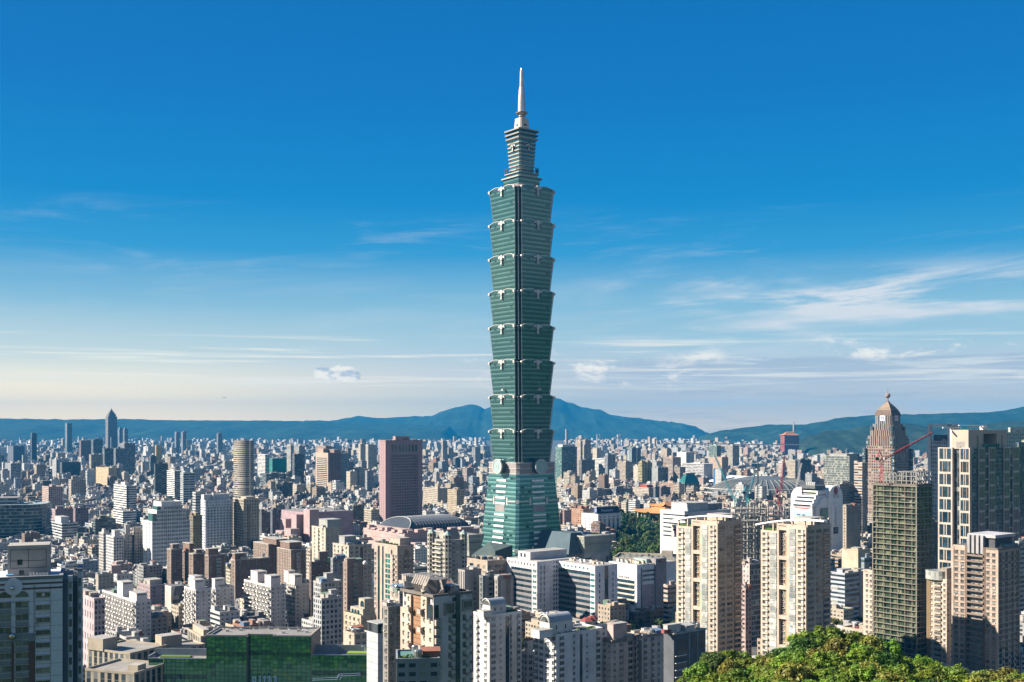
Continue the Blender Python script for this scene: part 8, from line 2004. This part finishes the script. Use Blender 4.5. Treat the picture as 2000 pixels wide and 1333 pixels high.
SIL = [(1325, 1345), (1340, 1300), (1370, 1276), (1400, 1264), (1440, 1272), (1480, 1272), (1510, 1256), (1540, 1236), (1580, 1226), (1610, 1222), (1650, 1226), (1700, 1236), (1750, 1254), (1800, 1270), (1840, 1296), (1880, 1302), (1920, 1300), (1960, 1306), (2060, 1312)]
tones = ['deep green', 'bright green', 'dark green', 'olive yellow', 'fresh green']
for k, Yt in enumerate((258, 246, 233, 221, 209, 198, 188)):
 px = 1338 + (k % 2) * 16 + k * 2
 while px < 2060:
  s = interp(SIL, px); py = s + (1350 - s) * (k / 6.0) * .85 + rng.uniform(0, 10) + (4 if k == 0 else 0)
  if py < 1352:
   i = rng.choice((0, 1, 1, 2, 3, 4, 4)); z = wz(py, Yt); sc = rng.uniform(.62, .98)
   plant_tree(NEAR[i], wx(px, Yt), Yt + rng.uniform(-4, 4), z - 9.3 * sc, sc, tones[i] + ' broadleaf tree on the wooded foreground hill', 'hillside trees, ' + tones[i])
  px += rng.uniform(26, 46) * (258 / Yt) ** .5
def far_tree(px, Y, s=None, i=None, where='', grp='', z0=0):
 i = rng.randrange(4) if i is None else i; t = ('dark green', 'mid green', 'yellowish green', 'blackish green')[i]
 plant_tree(FARP[i], wx(px, Y), Y, z0, s or rng.uniform(.8, 1.4), t + ' tree ' + where, grp + ', ' + t)
 FOOT.append((wx(px, Y), Y, 4, 0))
MASS = []
for _ in range(420):                                       # the park
 Y = rng.uniform(1080, 1960); px = rng.uniform(1196, 1345) if Y < 1500 else rng.uniform(1212, 1350)
 if any(abs(wx(px, Y) - f[0]) < f[2] * .8 and abs(Y - f[1]) < f[2] * .8 and f[3] != 0 for f in FOOT): continue
 if len(MASS) < 110: far_tree(px, Y, rng.uniform(1.3, 2.1), rng.choice((0, 0, 1, 2, 3)), 'in the park beside the memorial hall', 'park trees')
 MASS.append((wx(px, Y) + rng.uniform(-9, 9), Y + rng.uniform(-12, 12), rng.uniform(.8, 1.5)))
for (p0, p1, y0, y1, n, w) in ((186, 215, 690, 760, 7, 'below the pink block by the dark tile tower'), (205, 330, 985, 1100, 12, 'at the foot of the white stepped tower'), (296, 362, 700, 800, 9, 'between the white apartment slabs'), (612, 672, 640, 720, 9, 'behind the mirror glass office'), (676, 728, 735, 800, 6, 'in front of the white tent'),
                              (1002, 1050, 640, 800, 9, 'left of the white office complex'), (1205, 1325, 780, 880, 14, 'in front of the clinic block'), (1380, 1500, 560, 640, 7, 'at the foot of the beige towers'), (1624, 1700, 800, 880, 8, 'by the striped low office'), (850, 905, 860, 960, 5, 'under the twin turreted block'), (150, 200, 570, 640, 5, 'beside the low cream school'), (226, 290, 660, 720, 6, 'above the low cream school'), (1668, 1706, 1150, 1230, 4, 'by the tan windowless block')):
 for _ in range(n): far_tree(rng.uniform(p0, p1), rng.uniform(y0, y1), rng.uniform(.7, 1.15), None, w, 'street trees ' + w)
far_tree(349, 735, 1.25, 1, 'glowing in a gap of light between the white slabs', 'single lit tree')
def leaf_mass(name, pts, cols, seed):
 r = random.Random(seed); mb = MB()
 for (x, y, sc) in pts:
  c0 = r.choice(cols)
  for _ in range(6):
   c = Vector((x + r.uniform(-3.2, 3.2) * sc, y + r.uniform(-3.2, 3.2) * sc, r.uniform(3.5, 7.5) * sc)); k0 = r.uniform(.7, 1.3)
   for _ in range(15):
    n = Vector((r.gauss(0, 1), r.gauss(0, 1), r.gauss(.2, 1))).normalized(); q = c + n * 2.0 * sc * r.uniform(.7, 1.05); u = n.orthogonal().normalized() * .95 * sc; u = Matrix.Rotation(r.uniform(0, 6.3), 3, n) @ u; v = n.cross(u) * .7; k = k0 * r.uniform(.8, 1.2)
    mb.face([q - u, q + v, q + u, q - v], tuple(x_ * k for x_ in c0))
  mb.bar((x, y, 0), (x, y, 5 * sc), .3, (.1, .08, .06), 4)
 struct(mb.build(name, LEAF), 'stuff')
leaf_mass('park_canopy', MASS, [(.03, .07, .02), (.045, .09, .02), (.075, .10, .025), (.025, .06, .022)], 3)
# ================================================================== THE REST OF THE CITY
WALLS = [('white', (.70, .69, .66)), ('cream', (.60, .53, .42)), ('beige', (.52, .43, .33)), ('grey', (.40, .40, .40)), ('tan', (.42, .32, .23)), ('brown', (.24, .16, .12)), ('pinkish', (.52, .38, .34)), ('bluish', (.42, .46, .52)), ('dark', (.15, .15, .17)), ('brick red', (.36, .19, .13)), ('pale grey', (.56, .56, .55))]
WWT = [26, 14, 13, 16, 5, 4, 3, 7, 7, 3, 18]
ROOFS = [((.30, .29, .28), 40), ((.44, .43, .41), 24), ((.20, .20, .21), 12), ((.36, .13, .08), 6), ((.12, .22, .36), 5), ((.14, .24, .18), 5), ((.62, .62, .62), 12)]
LM = [(60, 1010, 'teal glass office'), (217, 840, 'pyramid capped skyscraper'), (245, 975, 'white ribbon windowed office'), (325, 1040, 'white stepped tower'), (425, 1020, 'blue white tower'), (476, 905, 'curved beige tower'), (360, 950, 'green banded twins'), (540, 905, 'teal clad block'), (642, 925, 'brown ribbon windowed tower'), (783, 940, 'pink slab tower'), (820, 1025, 'vaulted exhibition hall'), (625, 1030, 'mauve convention hall'),
      (1019, 930, 'tall flaring tower'), (1183, 1025, 'blue roof sign'), (1265, 1040, 'park'), (1300, 1000, 'memorial hall'), (1470, 950, 'oval stadium'), (1385, 1140, 'left beige tower'), (1555, 1140, 'right beige tower'), (1598, 1000, 'white vaulted store'), (1734, 890, 'domed tower'), (1757, 1090, 'unfinished glass tower'), (1910, 950, 'tall beige and dark tower'), (1260, 915, 'mustard stepped office'), (1175, 905, 'long striped office'), (1345, 930, 'sloping glass roof'), (1360, 905, 'wide white office'), (1440, 910, 'arena'),
      (250, 1200, 'leftmost white slab'), (520, 1190, 'white slab with a diagonal shadow'), (500, 1290, 'mirror glass office'), (380, 1100, 'brown brick towers'), (80, 1200, 'blue grey tile tower'), (1098, 1160, 'white office complex'), (875, 1085, 'twin turreted block'), (1640, 945, 'striped glass office'), (1543, 855, 'red palace hotel'), (1140, 890, 'cream slab pair'), (1105, 890, 'teal office with white crown')]
ex, ey = Vector((math.cos(R(GRID)), math.sin(R(GRID)))), Vector((-math.sin(R(GRID)), math.cos(R(GRID))))
def blocked(p, hx, hy):
 for f in FOOT:
  dx_, dy_ = p.x - f[0], p.y - f[1]
  if dx_ * dx_ + dy_ * dy_ > (f[2] + hx + hy) ** 2: continue
  b = f[3]
  if isinstance(b, Bld) and abs(b.a - R(GRID)) < .01:
   q = p - b.C; u, v = q.dot(b.ex), q.dot(b.ey)
   if -hx - 3 < u < b.d + hx + 3 and -hy - 3 < v < b.w + hy + 3: return True
  elif dx_ * dx_ + dy_ * dy_ < (f[2] * .85 + max(hx, hy)) ** 2: return True
 return False
ROADT = []
def fill():
 r = random.Random(7); L = []; wsum = [w for _, w in ROOFS]
 def zone(y0, y1, pitch, street, hfun, keep, smin, smax):
  n = int(y1 * 1.25 / pitch)
  for i in range(-n, n):
   for j in range(-n // 6, n):
    if i % street == 0 or j % (street + 1) == 0:
     p = ex * i * pitch + ey * j * pitch + Vector((r.uniform(-5, 5), r.uniform(-5, 5)))
     if 640 < p.y < 2600 and y0 < p.y < y1 and abs(p.x) < p.y * .5 and r.random() < .55 and not blocked(p, 3, 3): ROADT.append((p.x, p.y, r.uniform(.45, .9)))
     continue
    p = ex * (i * pitch + r.uniform(-.12, .12) * pitch) + ey * (j * pitch + r.uniform(-.12, .12) * pitch)
    if not y0 < p.y < y1: continue
    px = 1000 + F * p.x / p.y
    if not -40 < px < 2040 or r.random() > keep * (.3 if 1060 < px < 1330 and p.y > 6800 else .6 if p.y > 9000 else 1): continue
    if 1196 < px < 1350 and 1010 < p.y < 1990: continue
    if 1085 < px < 1330 and 1400 < p.y < 2150: h = min(h, r.uniform(9, 15))
    if px > 1528 and p.y > 5450 - (px - 1528) * .3 or (px < 900 and p.y > 11400): continue
    hx, hy = r.uniform(smin, smax) / 2, r.uniform(smin, smax) / 2; h = hfun(p.y, px)
    if p.y < 5600 and blocked(p, hx, hy): continue
    if mnoise.noise(Vector((p.x * .004, p.y * .004, 0))) > .42 and p.y > 1700:
     if p.y < 5000 and r.random() < .6: ROADT.append((p.x, p.y, r.uniform(.9, 1.6)))
     continue
    L.append((p, hx, hy, h, px))
 def h1(y, px): 
  k = r.random()
  if y < 1500: return r.uniform(9, 16) if k < .8 else r.uniform(16, 22)
  if y < 2100: return r.uniform(10, 17) if k < .6 else r.uniform(17, 26)
  return r.uniform(11, 20) if k < .60 else r.uniform(20, 30) if k < .92 else r.uniform(30, 46) if k < .988 else r.uniform(48, 64)
 def h2(y, px): k = r.random(); return r.uniform(12, 24) if k < .70 else r.uniform(24, 38) if k < .955 else r.uniform(38, 56) if k < .994 else r.uniform(56, 84)
 zone(650, 1500, 19, 5, h1, .93, 12, 19); zone(1500, 3000, 20, 7, h1, .96, 10, 21); zone(3000, 5200, 27, 8, h2, .94, 12, 28); zone(5200, 11800, 48, 9, h2, .85, 16, 42); zone(11800, 15000, 95, 8, h2, .45, 24, 60)
 # leave out what nearer things hide completely
 SH = [(s[0], s[1], s[2], s[4]) for s in SHOWN]; vis = []
 for it in L:
  p, hx, hy, h, px = it; top = HOR + (CAM_H - h - 4) * F / p.y; half = (hx + hy) * .7 * F / p.y
  hid = all(any(a <= c <= b and t < top - 1 and Yh < p.y - 5 for a, b, t, Yh in SH) for c in (px - half, px, px + half))
  if not hid: vis.append((half * 2 * (h * F / p.y), it))
 vis.sort(key=lambda v: -v[0]); used = set(); mass = MB()
 LAB = ('left of', 'right of', 'beyond', 'in front of')
 for k, (ar, (p, hx, hy, h, px)) in enumerate(vis):
  wn, wc = r.choices(WALLS, WWT if px < 1000 else [16, 26, 24, 8, 10, 5, 5, 2, 5, 5, 12])[0]; v = r.uniform(.82, 1.12); wc = tuple(min(.8, c * v) for c in wc); rc = r.choices(ROOFS, wsum)[0][0]
  win = r.choice([(3.6, 3.2, .55, .45), (3.0, 3.2, .6, .55), (6, 3.4, 1, .45), (4.2, 3.2, .7, .5), (3.4, 3.2, .4, .45)]); win2 = r.choice([win, (4, 3.2, .35, .4)])
  if p.y > 4500: win = win2 = (5, 4, .5, .45) if p.y < 8000 else None
  solo = k < 300; M = (lambda q: q) if solo else (lambda q: tuple(p + ex * q[0] + ey * q[1])); mb = MB() if solo else mass
  P = [M(q) for q in ((-hx, -hy), (hx, -hy), (hx, hy), (-hx, hy))]
  for i in range(4): mb.wallquad(P[i], P[(i + 1) % 4], 0, h, wc, win if i % 2 else win2)
  mb.face([(q[0], q[1], h) for q in P], rc)
  extra = []
  nb = 0 if p.y > 6500 else r.randint(0, 2) if p.y > 3200 else r.randint(2, 4)
  for _ in range(nb):
   sx, sy = hx * r.uniform(.15, .42), hy * r.uniform(.15, .42); cx, cy = r.uniform(-hx + sx, hx - sx), r.uniform(-hy + sy, hy - sy); hh = r.uniform(1.8, 4.2); m2 = MB() if solo else mass
   cc = wc if r.random() < .6 else r.choices(ROOFS, wsum)[0][0]; m2.box(cx - sx, cx + sx, cy - sy, cy + sy, h, h + hh, cc, r.choices(ROOFS, wsum)[0][0], M=M); extra.append(('roof_shed', m2))
  if p.y < 2600 and r.random() < .7:
   m2 = MB() if solo else mass; x, y = r.uniform(-hx, hx) * .7, r.uniform(-hy, hy) * .7; q = M((x, y))
   m2.lathe([(1.1, h), (1.1, h + 3), (0, h + 3.6)], 8, q, (.55, .56, .57)); extra.append(('water_tank', m2))
  if p.y < 1900:
   m2 = MB() if solo else mass; t = .3
   for (x0, x1, y0, y1) in ((-hx, hx, -hy, -hy + t), (-hx, hx, hy - t, hy), (-hx, -hx + t, -hy + t, hy - t), (hx - t, hx, -hy + t, hy - t)): m2.box(x0, x1, y0, y1, h + .003, h + 1.0, wc, M=M)
   extra.append(('parapet', m2))
  if solo:
   o = mb.build('city_block', FAC, None, (p.x, p.y, 0), R(GRID)); py = HOR + (CAM_H - h / 2) * F / p.y
   for n_, m2 in extra: m2.build(n_, FAC, o)
   st = max(2, round(h / 3.2)); best = sorted(LM, key=lambda l: (l[0] - px) ** 2 + 2 * (l[1] - py) ** 2)
   rn = 'with tank' if extra and extra[-1][0] == 'water_tank' or any(e[0] == 'water_tank' for e in extra) else 'with sheds'
   rf = {.30: 'grey', .44: 'silvery', .20: 'dark', .36: 'rusty', .12: 'blue', .14: 'green', .62: 'white'}[round(rc[0], 2)]; lab = None
   for l in best[:4]:
    dx_, dy_ = px - l[0], py - l[1]; rel = LAB[0 if dx_ < 0 else 1] if abs(dx_) > abs(dy_) else LAB[2 if dy_ < 0 else 3]; near = 'just ' if abs(dx_) + abs(dy_) < 45 else ''
    c = '%s %d-storey block, %s roof %s, %s%s the %s' % (wn, st, rf, rn, near, rel, l[2])
    if c not in used and len(c.split()) <= 16: lab = c; break
   lab = lab or c; used.add(lab); tag(o, lab, 'building', 'ordinary blocks between the landmarks')
 struct(mass.build('distant_city', FAC), 'stuff'); leaf_mass('roadside_trees', r.sample(ROADT, min(1900, len(ROADT))), [(.03, .07, .02), (.04, .085, .02), (.05, .10, .03)], 4)
 print('fill', len(L), len(vis), len(used))
fill()
